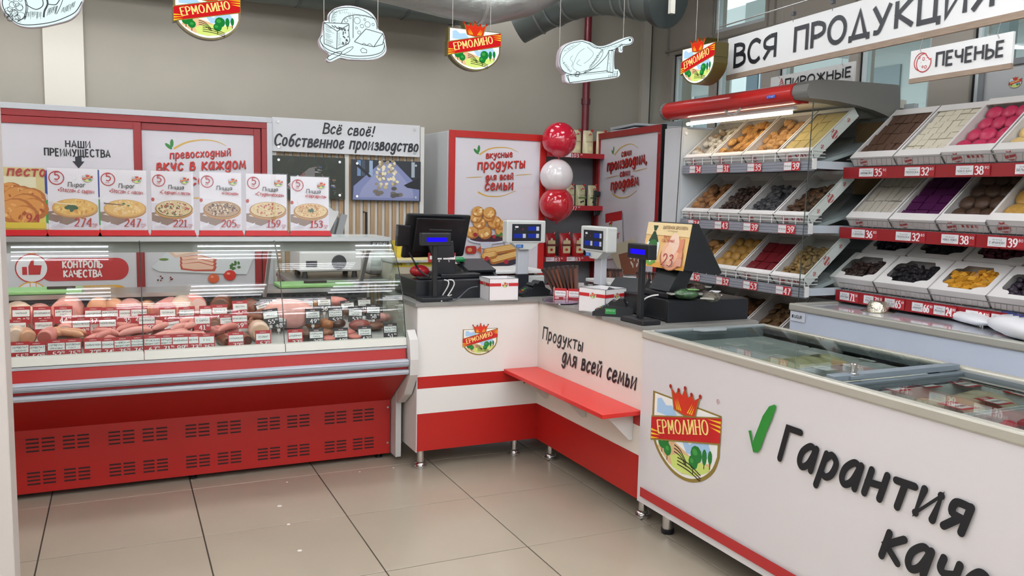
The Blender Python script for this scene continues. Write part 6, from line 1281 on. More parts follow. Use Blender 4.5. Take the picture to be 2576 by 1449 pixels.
for i, (pa_, pb_, dd, hh, lb_) in enumerate((((2366, 790), (2468, 826), .14, .032, 'smaller white sack lying on the white freezer beside its lock'), ((2468, 828), (2650, 884), .20, .05, 'larger white sack with blue scribble at the right edge on the white freezer'))):
    A, B = onz(*pa_, uz), onz(*pb_, uz); c = (A+B)/2+Vector((.055 if i == 0 else .10, .0, 0)); d_ = (B-A); L = d_.length/2
    W = Matrix.Translation((c.x, c.y, uz-.010+hh)) @ Matrix.Rotation(math.atan2(d_.y, d_.x), 4, 'Z'); t = thing('white_sack', lb_, 'sack', (c.x, c.y, uz-.01), group='white sacks')
    b = MB(); b.T = W; rn = random.Random(i); vs = []; n, k = 18, 12
    for a_ in range(k+1):
        u = -1+2*a_/k; wd = dd*(1-abs(u)**4*.85); hz = hh*(1-abs(u)**3*.9)
        for j in range(n): th = 2*math.pi*j/n; vs.append((u*L*1.05, wd*.5*math.cos(th), hz*math.copysign(abs(math.sin(th))**.8, math.sin(th))*(1+rn.uniform(-.14, .1))))
    fs = [(a_*n+j, a_*n+(j+1) % n, (a_+1)*n+(j+1) % n, (a_+1)*n+j) for a_ in range(k) for j in range(n)]+[tuple(reversed(range(n))), tuple(range(k*n, k*n+n))]
    b.add(vs, fs, mat('#f2f3f5', .45, bump=.5, nscale=8)); b.build('body', t, smooth=True)
    if i:
        b = MB(); b.T = W @ Matrix.Translation((-.1, 0, hh*1.0))
        for k_ in range(5): b.tube([(-.10+.05*k_, .03, .004), (-.06+.05*k_, -.01, .005), (-.07+.05*k_, -.04, .003)], .0035, 5, mat('#23306a', .5))
        b.build('ink_scribble', t)
for px, py, lb_ in ((2452, 794, 'left orange tag on the rack price rail above the sacks'), (2510, 801, 'right orange tag on the rack price rail above the sacks')):
    p = onx(px, py, 3.85); b = MB(); b.cbox(tuple(p), (.006, .03, .018), mat('#f0542c', .5)); tag(b.build('orange_clip', loc=tuple(p), bevel=.003), lb_, 'clip', 'orange clips')

# ================================================================== PASTRY CABINET AND RACKS
CWH = mat('#d9d9d5', .4)
def wire_basket(r, x0, y0, y1, z, h, n, m_=WIRE, rows=3, slant=.0):
    b = MB()
    for k in range(rows): zz_ = z+h*(k+1)/rows; b.tube([(x0+.1, y0, z+h if False else zz_), (x0, y0, zz_), (x0, y1, zz_), (x0+.1, y1, zz_)], .0022 if k < rows-1 else .003, 5, m_)
    for k in range(n+1): y = y0+(y1-y0)*k/n; b.tube([(x0+slant, y, z), (x0, y, z+h)], .0022, 5, m_)
    b.build('wire_front', r); return b
def place_box(y0, y1, xf, zf, L, hh, ang):
    """slanted carton frame: local x = width (towards the camera), y = up the slope, z = out of the box"""
    e1 = Vector((0, -1, 0)); e2 = Vector((math.cos(ang), 0, math.sin(ang))); e3 = e1.cross(e2)
    W = Matrix((e1, e2, e3)).transposed().to_4x4(); W.translation = Vector((xf, y1, zf)); return W
def carton(name, label, W, w_, L, h, group, lidded=False, lip=.035, marks=2, film=False, inner='#d8d4d0', cat='carton'):
    t = thing(name, label, cat, W=W, group=group); b = MB(); b.T = W; th = .004; c_ = CARTON; ci = mat(inner, .7)
    b.box(0, w_, 0, L, 0, th, c_); b.box(0, w_, 0, th, 0, h, c_); b.box(0, w_, L-th, L, 0, h, c_); b.box(0, th, 0, L, 0, h, c_); b.box(w_-th, w_, 0, L, 0, h, c_)
    b.box(th, w_-th, th, L-th, th, th+.001, ci)
    if not lidded:
        b.box(0, w_, 0, lip, h-.002, h+.002, c_); b.box(0, w_, L-lip, L, h-.002, h+.002, c_); b.box(0, .010, lip, L-lip, h-.002, h+.002, c_); b.box(w_-.010, w_, lip, L-lip, h-.002, h+.002, c_)
    b.build('tray', t)
    if lidded:
        n = 24; cx_, cy_ = w_/2, L/2; f = MB(); f.T = W
        inn = [(w_*.28, L*.12), (w_*.70, L*.12), (w_*.72, L*.17), (w_*.78, L*.22), (w_*.88, L*.24), (w_*.90, L*.30), (w_*.90, L*.68), (w_*.86, L*.74), (w_*.78, L*.75), (w_*.72, L*.86), (w_*.28, L*.86), (w_*.24, L*.75), (w_*.14, L*.74), (w_*.10, L*.68), (w_*.10, L*.30), (w_*.14, L*.24), (w_*.24, L*.22), (w_*.28, L*.17)]
        out = []
        for x, y in inn:
            u, v = (x-cx_)/(w_/2), (y-cy_)/(L/2); m = max(abs(u), abs(v)); out.append((cx_+(w_/2)*u/m, cy_+(L/2)*v/m))
        N_ = len(inn); vs = [(x, y, h+.001) for x, y in out]+[(x, y, h+.001) for x, y in inn]
        f.add(vs, [(i, (i+1) % N_, N_+(i+1) % N_, N_+i) for i in range(N_)], CARTON)
        for cxy in ((0, 0), (w_, 0), (w_, L), (0, L)):
            q = sorted(range(N_), key=lambda i: (out[i][0]-cxy[0])**2+(out[i][1]-cxy[1])**2)[:2]; f.add([(cxy[0], cxy[1], h+.001), (out[q[0]][0], out[q[0]][1], h+.001), (out[q[1]][0], out[q[1]][1], h+.001)], [(0, 1, 2)], CARTON)
        f.build('window_lid', t)
    if marks:
        a = Art(W @ Vector((0, 0, 0)), W.to_3x3() @ X_, W.to_3x3() @ Z_, lift=.0012)      # front wall
        red_print(a, w_*.28, h*.45, h*.42); a.rect(w_*.5, h*.2, w_*.2, .0015, '#c9a8a6', False)
        if marks > 2:
            for k in range(4): a.rect(w_*(.5+.09*k), h*.45, w_*.05, h*.28, '#c26a68' if k % 2 else '#b84a48', False)
        a.build('red_print', t)
        a = Art(W @ Vector((w_, 0, 0)), W.to_3x3() @ Y_, W.to_3x3() @ Z_, lift=.0012)     # end wall towards the camera
        red_print(a, L*.48, h*.5, h*.42); red_print(a, L*.2, h*.5, h*.2); red_print(a, L*.8, h*.5, h*.2); a.build('red_print', t)
    if film: FB = MB(); FB.T = W; FB.add([(.012, lip, h+.003), (w_-.012, lip, h+.003), (w_-.012, L-lip, h+.003), (.012, L-lip, h+.003)], [(0, 1, 2, 3)], FILM); FB.build('cling_film', t)
    return t
def red_print(a, u, v, s):
    c = '#c05a58'; a.ell(u, v, s, s*.9, '#d9a09c', n=14); a.ell(u, v, s*.86, s*.76, '#e2dcd8', n=14)
    a.poly([(u-s, v-s*.45), (u+s*.95, v-s*.05), (u+s, v+s*.45), (u-s*.95, v+s*.1)], c); a.poly([(u-s*.5, v-s*.6), (u+s*.5, v-s*.5), (u+s*.3, v-s*.75), (u-s*.2, v-s*.8)], c)
    a.poly([(u-s*.35, v+s*.6), (u+s*.35, v+s*.7), (u+s*.45, v+s*1.2), (u, v+s*.9), (u-s*.45, v+s*1.1)], c)
ORD = ('first', 'second', 'third', 'fourth', 'fifth', 'sixth', 'seventh', 'eighth', 'ninth', 'tenth', 'eleventh', 'twelfth')
def fill(W, w_, L, kind, label, cat, group=None, seed=1, z0=.006, h=.09, cov=1.0):
    """the pastries in a carton, in its own frame"""
    rn = random.Random(seed); R3 = W.to_3x3().to_4x4()
    def put(nm_, b, c, ij=None):
        b.T = None; o = b.build(nm_, loc=tuple(W @ Vector(c))); tag(o, label if ij is None else label.replace(' carton', ' box').replace(' rack', '')+', %s row up, %s from left' % (ORD[ij[1]], ORD[ij[0]]), cat, group); return o
    if kind[0] == 'brick':          # (kind, name, colour, nx, ny, sizex, sizey, thick, gap colour)
        _, nm_, c1, nx, ny, tz, side_c = kind; dx = (w_-.03)/nx; dy = (L-.075)*cov/ny; first_ = None
        for j in range(ny):
            for i in range(nx):
                x = .015+dx*(i+.5)+(.25*dx if j % 2 and i < nx-1 else 0)*.3; y = .038+dy*(j+.5); z = z0+rn.uniform(0, .004)
                b = MB(); b.T = W @ Matrix.Translation((x, y, z)) @ Matrix.Rotation(rn.uniform(-.06, .06), 4, 'Z') @ Matrix.Rotation(rn.uniform(.0, .14), 4, 'X')
                b.box(-dx*.46, dx*.46, -dy*.45, dy*.45, 0, tz*.6, mat(side_c, .6)); b.box(-dx*.45, dx*.45, -dy*.43, dy*.43, tz*.6, tz, mat(c1, .4)); put(nm_, b, (x, y, z), (i, j))
    elif kind[0] == 'round':
        _, nm_, c1, nx, ny, rr, tz, tilt, nz = kind; dx = (w_-.03)/nx; dy = (L-.08)*cov/ny
        for j in range(ny):
            for i in range(nx):
                x = .015+dx*(i+.5)+rn.uniform(-.004, .004); y = .045+dy*(j+.5); z = z0+tz*.5+rr*math.sin(tilt)*.8
                b = MB(); b.T = W @ Matrix.Translation((x, y, z)) @ Matrix.Rotation(rn.uniform(-.4, .4), 4, 'Z') @ Matrix.Rotation(tilt+rn.uniform(-.06, .06), 4, 'X') @ Matrix.Rotation(rn.uniform(-.1, .1), 4, 'Y')
                b.ell((0, 0, 0), rr, rr*.94, tz, mat(c1, .42, noise=nz, nscale=40, bump=.25 if nz else 0), n=16, k=7); o = put(nm_, b, (x, y, z), (i, j))
                for pl_ in o.data.polygons: pl_.use_smooth = True
    elif kind[0] == 'heap':
        _, nm_, cs_, n_, s0, fl = kind; b = MB()
        for k in range(n_):
            x, y = rn.uniform(.03, w_-.03), rn.uniform(.045, .045+(L-.10)*cov); z = z0+s0*fl+rn.uniform(0, h*.35)
            b.T = W @ Matrix.Translation((x, y, z)) @ Matrix.Rotation(rn.uniform(0, 3.14), 4, 'Z') @ Matrix.Rotation(rn.uniform(-.5, .5), 4, 'X')
            if nm_ in ('jelly_pieces', 'candied_fruit'): b.box(-s0, s0, -s0*.7, s0*.7, -s0*fl, s0*fl, mat(rn.choice(cs_), .3, noise=.12, nscale=30))
            else: q_ = rn.uniform(.75, 1.2); b.ell((0, 0, 0), s0*q_, s0*rn.uniform(.5, .8), s0*fl, mat(rn.choice(cs_), .55, noise=.25, nscale=55, bump=.6), n=9, k=6, jit=.07, rnd=rn)
        b.box(.01, w_-.01, .03, L-.03, 0, .001, mat(cs_[0], .7)) if False else None
        b.T = W; b.box(.012, w_-.012, .03, .03+(L-.06)*cov, z0-.004, z0+h*.12, mat(cs_[0], .7)); o = put(nm_, b, (w_/2, L/2, z0)); o['kind'] = 'stuff'
        if nm_ not in ('jelly_pieces', 'candied_fruit'):
            for pl_ in o.data.polygons: pl_.use_smooth = True
def price_label(a, u, v, w_, h_, nm_, pr, ct):
    a.rect(u, v, w_*.52, h_, '#b8242a', False); a.rect(u+w_*.52, v, w_*.48, h_, '#b8242a'); a.rect(u+.003, v+.003, w_*.47, h_-.006, '#e4e4e4')
    a.text(nm_, u+.006, v+h_*.42, h_*.16, '#3a3c42', wt=1.2, width=w_*.42, n=2); a.rect(u+.006, v+h_*.28, w_*.38, .001, '#8a8c90', False)
    a.text(pr, u+w_*.55, v+h_*.12, h_*.72, '#f6eeee', wt=1.4, thin=.7, gap=.9); a.text(ct, u+w_*.86, v+h_*.6, h_*.24, '#f6eeee', wt=1.1, n=2)

kx, ky0, ky1 = 3.62, 3.668, 4.895
r = thing('pastry_cabinet', 'open pastry cabinet with red canopy, three sloped shelves and glass sides', 'display cabinet', (kx, ky0, 0))
b = MB(); b.box(4.42, 4.46, ky0, ky1, 0, 2.05, mat('#c4ccd0', .5)); b.box(kx, 4.44, ky1, ky1+.035, 0, 1.93, mat('#c9d0d3', .45)); b.box(kx-.02, kx+.03, ky1+.003, 5.09, 0, 1.94, mat('#c6c9cb', .35)); b.box(kx, 4.44, ky0, ky1, 0, .42, mat('#a9adb0', .5)); b.build('body', r)
b = MB(); b.lathe((kx+.02, ky1-.002, 1.90), [(.012, -.006), (.012, 0)], 14, mat('#e8e8e6', .3), 'y'); b.build('cap', r)
zr = (1.672, 1.300, .932)
tiers_prices = ((('34', '70'), ('31', '80'), ('35', '50'), ('39', '50')), (('34', '70'), ('43', '70'), ('39', '90'), ('39', '50')), (('30', '90'), ('32', '90'), ('53', '90'), ('47', '20')))
RAILM = mat('#8f939c', .35, .3)
for i, z in enumerate(zr):
    sh = MB().prism([(kx, z-.02), (4.42, z+.20), (4.42, z+.185), (kx+.02, z-.04)], 'y', ky0+.01, ky1-.01, mat('#aeb3b4', .5)).build('shelf', r)
    b = MB(); b.box(kx-.012, kx+.006, ky0-.02, ky1-.02, z-.058, z, RAILM)
    for q in (.012, .03, .046): b.box(kx-.0145, kx-.012, ky0-.02, ky1-.02, z-q-.003, z-q, mat('#b9bcc6', .3, .3))
    b.build('price_rail', sh)
    b = MB(); b.box(kx+.006, 4.42, ky0-.012, ky0-.006, z-.045, z+.0, mat('#b7c0c6', .4)); b.box(kx-.015, kx+.01, ky0-.03, ky0-.018, z-.05, z+.012, CWH); b.build('end_bracket', sh)
    wire_basket(r, kx-.004, ky0-.005, ky1-.03, z+.002, .058, 12 if i == 0 else 12)
    a = side(kx-.0148)
    us = {0: ((1735, 1764), (1804, 1836), (1881, 1917), (1973, 2014)), 1: ((1731, 1759), (1798, 1833), (1871, 1909), (1959, 2002)), 2: ((1731, 1760), (1802, 1834), (1871, 1906), (1954, 1993))}[i]
    for (pa_, pb_), (pr, ct) in zip(us, tiers_prices[i]):
        ya_ = a.q(pa_, 0+ {0: 418, 1: 565, 2: 705}[i])[0]; yb_ = a.q(pb_, {0: 418, 1: 565, 2: 705}[i])[0]; price_label(a, ya_, z-.055, yb_-ya_, .052, 'ПЕЧЕНЬЕ', pr, ct)
    a.build('price_labels', sh)
# canopy
b = MB(); y0c, y1c = 3.74, 4.99; xc, zc = 3.60, 2.055
prf = [(kx-.06+.065*math.cos(t), zc+.06*math.sin(t)) for t in [math.radians(a_) for a_ in range(60, 301, 20)]]+[(kx+.02, zc-.052), (kx+.02, zc+.052)]
b.prism(prf, 'y', y0c, y1c, mat('#b3201e', .28, coat=.3)); b.build('red_canopy', r, smooth=True)
MB().prism([(x+(x-(kx-.05))*.04, z+(z-zc)*.04) for x, z in prf], 'y', y1c, y1c+.03, mat('#6f6f6c', .5)).build('end_cap', r)
MB().prism([(kx+.02, zc+.05), (4.44, zc+.02), (4.44, zc-.03), (kx+.02, zc-.05)], 'y', y0c, ky1, mat('#d9d6c9', .5)).build('canopy_top', r)
ce = [(2003, 232), (2009, 214), (2022, 205), (2045, 204), (2090, 206), (2180, 213), (2230, 217), (2237, 221), (2237, 262), (2236, 290), (2210, 298), (2195, 290), (2170, 280), (2130, 268), (2080, 258), (2030, 252), (2010, 250)]
ce = [ony(x, y, 3.70) for x, y in ce]; b = MB(); b.prism([(min(p.x, 4.44), p.z) for p in ce], 'y', 3.62, 3.74, mat('#73726e', .55)); b.build('side_cheek', r, bevel=.012)
MB().box(4.30, 4.44, 3.625, 3.66, .4, 1.92, mat('#8c9294', .5)).build('rear_post', r)
b = MB(); b.tube([(kx-.02, 3.83, zc-.098), (kx-.02, 4.83, zc-.098)], .0105, 10, emis('#ffeccb', 11)); b.build('lamp_tube', r); b = MB(); b.box(kx-.035, kx-.005, 3.80, 4.78, zc-.085, zc-.062, mat('#c9c9c4', .4)); b.build('lamp_holder', r)
MB().tube([(kx-.10, 4.18, zc-.05), (kx-.12, 4.22, zc-.085), (kx-.11, 4.30, zc-.07), (kx-.09, 4.34, zc-.05)], .008, 8, mat('#8a8a88', .4)).build('pull_handle', r)
a = Art((kx-.1245, 3.93, zc-.018), -Y_, Z_, lift=.002); a.rect(0, 0, .075, .018, '#2c48a8'); a.text('НОРДИКА', .006, .004, .010, '#c8d4f0', wt=1.2, width=.062) if False else a.text('АНОRТ' if False else 'СТАRТ', .006, .004, .010, '#b8c4e8', wt=1.2, width=.062); a.build('badge', r)
gy = 3.662
b = MB(); pts = [(kx-.02, 2.0), (kx-.04, 1.2), (kx-.05, .45), (4.40, .45), (4.40, 1.9), (4.0, 2.0)]; b.poly([(x, gy, z) for x, z in pts], glass('#eef4f2', 1.5, key='side')); b.build('side_glass', r); MB().tube([(kx-.02, gy, 2.0), (kx-.04, gy, 1.2), (kx-.05, gy, .45)], .003, 6, mat('#2a332f', .2)).build('glass_edge', r)
b = MB(); b.tube([(kx-.03, ky1-.02, 1.98), (kx-.05, ky1-.02, 1.2), (kx-.06, ky1-.02, .45)], .003, 6, mat('#2a332f', .2)); b.build('glass_edge', r)
MB().box(4.20, 4.41, 3.66, 3.90, 1.49, 1.93, KRAFT).build('brown_carton', None, loc=(4.3, 3.78, 1.49)); o = bpy.data.objects[-1] if False else [x for x in bpy.data.objects if x.name.startswith('brown_carton')][0]; tag(o, 'brown cardboard carton with a white label behind the top pastry boxes', 'carton')
a = front(3.66); a.z = .002; a.rect(4.26, 1.74, .07, .14, '#d9dcdc'); [a.rect(4.27, 1.75+.016*k, .05, .004, '#7a8288', False) for k in range(7)]; o2_ = a.build('paper_label', loc=(4.28, 3.66, 1.75)); o2_.parent = o; o2_.matrix_parent_inverse = Matrix.Translation(-o.location)

bys = ((4.87, 4.585), (4.575, 4.27), (4.26, 3.955), (3.945, 3.672))
cab = {0: [('white powdered twisted pastries', ('heap', 'powdered_pastry', ['#d8cfc0', '#e6e0d4', '#b89a76', '#ddd6c8'], 46, .030, .6), 'white powdered pastries in the first top box'), ('orange puff pastries', ('heap', 'puff_pastry', ['#d79a4c', '#e0aa5c', '#c98a3e'], 40, .036, .5), 'orange puff pastries in the second top box'),
           ('golden biscuits', ('heap', 'golden_biscuit', ['#cf9a5c', '#d8a668', '#c08a4c'], 40, .034, .5), 'golden biscuits in the third top box'), ('pale yellow wafers', ('brick', 'wafer', '#d9c07a', 3, 4, .05, '#c9ac64'), 'pale yellow wafer slab in the top right box')],
       1: [('brown ridged rolls', ('heap', 'ridged_roll', ['#a06a34', '#b57c40', '#8a5828'], 26, .036, .6), 'brown ridged rolls in the left middle box'), ('dark chocolate sticks', ('heap', 'chocolate_stick', ['#3a2a24', '#4a352c', '#5c4438'], 130, .018, .5), 'dark sprinkled cookies in the second middle box'),
           ('dark grey shell cookies', ('heap', 'shell_cookie', ['#4a4a4c', '#5c5c5e', '#3c3c40'], 110, .024, .5), 'dark grey shell cookies in the third middle box'), ('brown nut cookies', ('heap', 'nut_cookie', ['#5c3c22', '#6e4a2a', '#4a2e1a'], 90, .024, .5), 'brown nut cookies in the right middle box')],
       2: [('brown round cookies', ('heap', 'round_cookie', ['#a8763c', '#b98648', '#c2944e'], 16, .040, .45), 'brown round cookies behind the right register'), ('yellow round cookies', ('round', 'yellow_cookie', '#b98c40', 3, 4, .046, .024, .35, .1), 'yellow-brown domed cookie in the second lower box'),
           ('dark red jelly', ('brick', 'jelly_bar', '#7c1622', 3, 3, .03, '#6a101c'), 'dark red jelly slab in the third lower box'), ('crumbly oat pieces', ('heap', 'oat_crumble', ['#9a7a44', '#ab8a50', '#86683a'], 180, .020, .5), 'crumbly oat pieces in the lower right box')]}
tn = ('top', 'middle', 'lower'); pos4 = ('first', 'second', 'third', 'right-hand')
for i, z in enumerate(zr):
    for j, (y1_, y0_) in enumerate(bys):
        ang = math.radians(40); nm_, kd, lb_ = cab[i][j]; hh = .068
        W = place_box(y0_, y1_, kx+.035, z+.002, .42, hh, ang); wB = y1_-y0_
        carton('pastry_carton', 'white carton of %s, %s on the %s cabinet shelf' % (nm_, pos4[j], tn[i]), W, wB, .42, hh, 'sloped cartons in the pastry cabinet', film=True, marks=3 if j == 3 else 2)
        fill(W, wB, .42, kd, lb_, 'cookie' if kd[0] != 'brick' else 'sweet', group=lb_ if kd[0] != 'heap' else None, seed=10*i+j, z0=.012, h=.06, cov=.8 if i else 1)
for j, (y1_, y0_) in enumerate(bys):
    W = place_box(y0_, y1_, kx+.03, .50, .46, .08, math.radians(36)); wB = y1_-y0_; nm_ = ('golden crumb', 'brown crumb', 'tan layered wafer', 'brown wafer')[j]
    carton('pastry_carton', 'white carton of %s on the bottom cabinet shelf' % nm_, W, wB, .46, .08, 'cartons on the bottom cabinet shelf', film=True)
    fill(W, wB, .46, ('heap', 'crumb_biscuit', [('#7c5a2c', '#8a6634'), ('#6a3f1e', '#7a4a26'), ('#8a6a44', '#7a5a38'), ('#6a4630', '#5c3c28')][j], 60, .03, .35), '%s biscuits in the bottom shelf carton' % nm_, 'biscuits', seed=60+j, h=.05)

# biscuit rack beside the cabinet
rx, ry0, ry1 = 3.86, 1.2, 3.615
r = thing('biscuit_rack', 'grey shop rack with dark red price rails holding sloped biscuit cartons', 'rack', (rx, ry0, 0))
b = MB(); b.box(4.46, 4.50, ry0, ry1, 0, 1.86, mat('#8e9496', .5)); b.build('back_panel', r)
b = MB()
for y in (ry0, 2.40, ry1-.03): b.box(4.43, 4.47, y, y+.03, 0, 1.86, mat('#9aa0a2', .5))
b.build('upright', r)
zk = (1.643, 1.296, .925); RR = mat('#8f1a20', .35)
rp = {0: [('МОЛОЧНЫЙ БРИЗ', '35', '90', 2162, 2232), ('ПОЛОСКА', '32', '80', 2277, 2352), ('ЧОКО-БУМ', '38', '90', 2406, 2492), ('БЕЛЬГИЯ', '34', '90', 2556, 2640)],
      1: [('С АРАХИСОМ', '36', '80', 2143, 2208), ('ПОЛОСКА', '32', '80', 2255, 2330), ('ЧОКО-ЛОКО', '38', '90', 2371, 2456), ('С АРАХИСОМ', '39', '80', 2489, 2582)],
      2: [('КРУГЛЫЙ', '71', '30', 2113, 2159), ('ФУНДУК', '71', '30', 2174, 2222), ('ИЗЮМ', '65', '40', 2228, 2278), ('АНАНАС', '66', '80', 2298, 2352), ('ЛИМОН', '24', '80', 2354, 2411), ('КЛЮКВА', '24', '80', 2436, 2498), ('ГРУША', '24', '80', 2502, 2560)]}
for i, z in enumerate(zk):
    sh = MB().prism([(rx, z-.02), (4.45, z+.20), (4.45, z+.185), (rx+.02, z-.04)], 'y', ry0, ry1-.02, mat('#a9aeb0', .5)).build('shelf', r)
    ysg = [(2.44, ry1+.03), (ry0, 2.43)] if i != 1 else [(2.655, ry1+.03), (ry0, 2.645)]
    for ya_, yb_ in ysg: MB().box(rx-.012, rx+.004, ya_, yb_, z-.068, z-.003, RR).build('price_rail', sh)
    b = MB(); b.box(rx, 4.45, ry1-.02, ry1-.012, z-.05, z, mat('#b4bcc0', .4)); b.build('end_bracket', sh)
    a = side(rx-.0122); py_ = (430, 582, 745)[i]
    for nm_, pr, ct, pa_, pb_ in rp[i]:
        ua, ub = a.q(pa_, py_)[0], a.q(pb_, py_)[0]; w_ = ub-ua; v = z-.062; a.rect(ua, v, w_, .054, '#a01f26' if i != 2 else '#b02a32'); a.rect(ua, v+.004, w_*.52, .046, '#dcdcdc')
        a.text('ПЕЧЕНЬЕ', ua+w_*.12, v+.034, .006, '#4a4c52', wt=1, width=w_*.28, n=2); a.text(nm_, ua+w_*.05, v+.018, .010, '#2a2c32', wt=1.2, width=w_*.42, n=2); a.rect(ua+w_*.14, v+.011, w_*.24, .001, '#5a5c60', False)
        a.text(pr, ua+w_*.56, v+.006, .040, '#f4ecec', wt=1.4, thin=.75, gap=.9, width=w_*.26); a.text(ct, ua+w_*.85, v+.032, .013, '#f4ecec', wt=1.1, n=2, width=w_*.12)
    a.build('price_labels', sh)
    b = MB(); n_ = 72 if i != 2 else 80
    for k in range(n_): y = ry0+(ry1-ry0)*k/n_; b.tube([(rx-.004, y, z), (rx-.022, y-.008, z+.042)], .0016, 4, WIREM, caps=False)
    b.tube([(rx-.022, ry0, z+.042), (rx-.022, ry1, z+.042)], .0028, 5, WIREM); b.build('wire_fence', r)
BY = [(3.61, 3.315), (3.305, 3.02), (3.01, 2.735), (2.725, 2.45), (2.44, 2.16)]
top = [('milk chocolate squares', ('brick', 'chocolate_square', '#5c4436', 5, 4, .020, '#4a3429'), 'brown chocolate-coated square in the first top rack carton', 'sweet', .080, 0), ('white glazed squares', ('brick', 'white_glazed_square', '#ded6c0', 5, 7, .022, '#2c1c1c'), 'white glazed square in the second top rack carton', 'sweet', .080, 0),
       ('pink glazed cookies', ('round', 'pink_cookie', '#c23058', 3, 4, .046, .018, .32, 0), 'pink glazed oval cookie in the third top rack carton', 'cookie', .095, 0), ('pale biscuits', ('round', 'pale_biscuit', '#d8b878', 3, 4, .044, .018, .3, .1), 'pale biscuit in the fourth top rack carton', 'biscuit', .095, 0), ('cream biscuits', ('heap', 'cream_biscuit', ['#d8c090', '#cdb27e'], 30, .035, .4), 'cream biscuits at the frame edge', 'biscuits', .095, 0)]
mid = [('white glazed bars', ('brick', 'white_bar', '#ddd6c6', 6, 3, .026, '#3a2a28'), 'white glazed bar in the first middle rack carton', 'sweet', .085, 1), ('purple wafer sheets', ('brick', 'purple_wafer', '#4c1646', 3, 6, .018, '#3c1038'), 'dark purple wrapped wafer in the second middle rack carton', 'wafer', .085, 0),
       ('brown round cookies', ('round', 'brown_cookie', '#59402f', 3, 4, .046, .020, .3, .08), 'brown round cookie in the third middle rack carton', 'cookie', .09, 1), ('peanut cookies', ('round', 'peanut_cookie', '#c09448', 2, 3, .068, .020, .25, .18), 'large yellow peanut cookie in the fourth middle rack carton', 'cookie', .11, 0), ('oat cookies', ('round', 'oat_cookie', '#b0844a', 2, 3, .06, .02, .25, .15), 'oat cookie at the frame edge of the middle rack shelf', 'cookie', .1, 0)]
for i, tier in enumerate((top, mid)):
    for j, ((y1_, y0_), (nm_, kd, lb_, ct_, hh, fl)) in enumerate(zip(BY, tier)):
        z = zk[i]+.004; L = .46; hh *= .76; W = place_box(y0_, y1_, rx+.034, z, L, hh, math.radians(40)); wB = y1_-y0_
        carton('biscuit_carton', 'white carton of %s, number %s from the cabinet on the %s rack shelf' % (nm_, ('one', 'two', 'three', 'four', 'five')[j], ('top', 'middle')[i]), W, wB, L, hh, 'sloped cartons on the rack', film=bool(fl), marks=3 if j == 2 else 2, lip=.055)
        fill(W, wB, L, kd, lb_, ct_, group='%s on the rack' % nm_ if kd[0] != 'heap' else None, seed=30+10*i+j, z0=.03 if kd[0] == 'brick' else .014, h=.06, cov=1.0)
dark = [('dark blue dried berries', ['#14182a', '#1c2036']), ('black prunes', ['#15141a', '#201c24']), ('dark red dried cranberries', ['#4a1222', '#5c182c']), ('green candied fruit', ['#1c5a3a', '#246a44'])]
frn = [('brown chocolate nuts', ['#3c2a26', '#4c3630']), ('black raisins', ['#1c181e', '#2a242a']), ('amber candied pineapple', ['#c98f2c', '#d9a03a', '#b87c22']), ('dark purple prunes', ['#2c2430', '#3a2f3c'])]
BW = [(3.70, 3.385), (3.375, 3.03), (3.02, 2.70), (2.69, 2.38), (2.37, 2.06)]
for row, lst in ((0, frn), (1, dark)):
    for j, (nm_, cs_) in enumerate(lst):
        y1_, y0_ = BW[j] if row == 0 else (BW[j][0]-.03, BW[j][1]-.03); ang = math.radians(35); e = .25*row+.012*row
        W = place_box(y0_, y1_, rx+.032+e*math.cos(ang), zk[2]+.006+e*math.sin(ang), .235, .095, ang)
        carton('window_carton', 'white window carton of %s, %s row of the lowest rack shelf' % (nm_, ('front', 'back')[row]), W, y1_-y0_, .25, .078, 'window cartons on the lowest rack shelf', lidded=True, marks=0, film=False, inner='#77706a')
        kd = ('heap', 'candied_fruit' if 'candied' in nm_ else 'dried_fruit', cs_, 150, .019, .6); fill(W, y1_-y0_, .25, kd, '%s showing through the carton window, %s row' % (nm_, ('front', 'back')[row]), 'dried fruit', seed=80+10*row+j, z0=.008, h=.13)
        if row == 0 and j < 2 or (row == 1 and j == 1):
            g = MB(); g.T = W; rn = random.Random(j); n_ = 6; w_ = y1_-y0_; vs = [(w_*(.1+.8*a_/n_), .235*(.14+.72*c_/n_), .0785+rn.uniform(-.004, .0)) for c_ in range(n_+1) for a_ in range(n_+1)]; g.add(vs, [(c_*(n_+1)+a_, c_*(n_+1)+a_+1, (c_+1)*(n_+1)+a_+1, (c_+1)*(n_+1)+a_) for c_ in range(n_) for a_ in range(n_)], glass('#ececec', 1.5, .04, 'crinkled', refl=1.6)); o = g.build('crinkled_film', loc=tuple(W.translation)); tag(o, 'crinkled clear film in the window of the %s carton' % nm_, 'film')
r2 = thing('rack_header', 'grey header frame with a small shop emblem above the rack', 'sign', (4.48, 2.5, 2.0))
p0, p1 = onx(2466, 205, 4.47), onx(2490, 235, 4.47)
b = MB(); b.box(4.47, 4.49, 1.2, p0.y, 1.98, 2.235, mat('#b9bbbb', .5)); b.build('board', r2); b = MB(); b.box(4.45, 4.47, 1.2, p0.y+.0, 2.205, 2.24, mat('#7c7f82', .5)); b.box(4.45, 4.47, p0.y-.03, p0.y, 1.98, 2.205, mat('#7c7f82', .5)); b.build('frame', r2, bevel=.003)
a = side(4.468); q = a.q(2540, 200); emblem(a, q[0], q[1], .068, det=1); a.build('printed_emblem', r2)

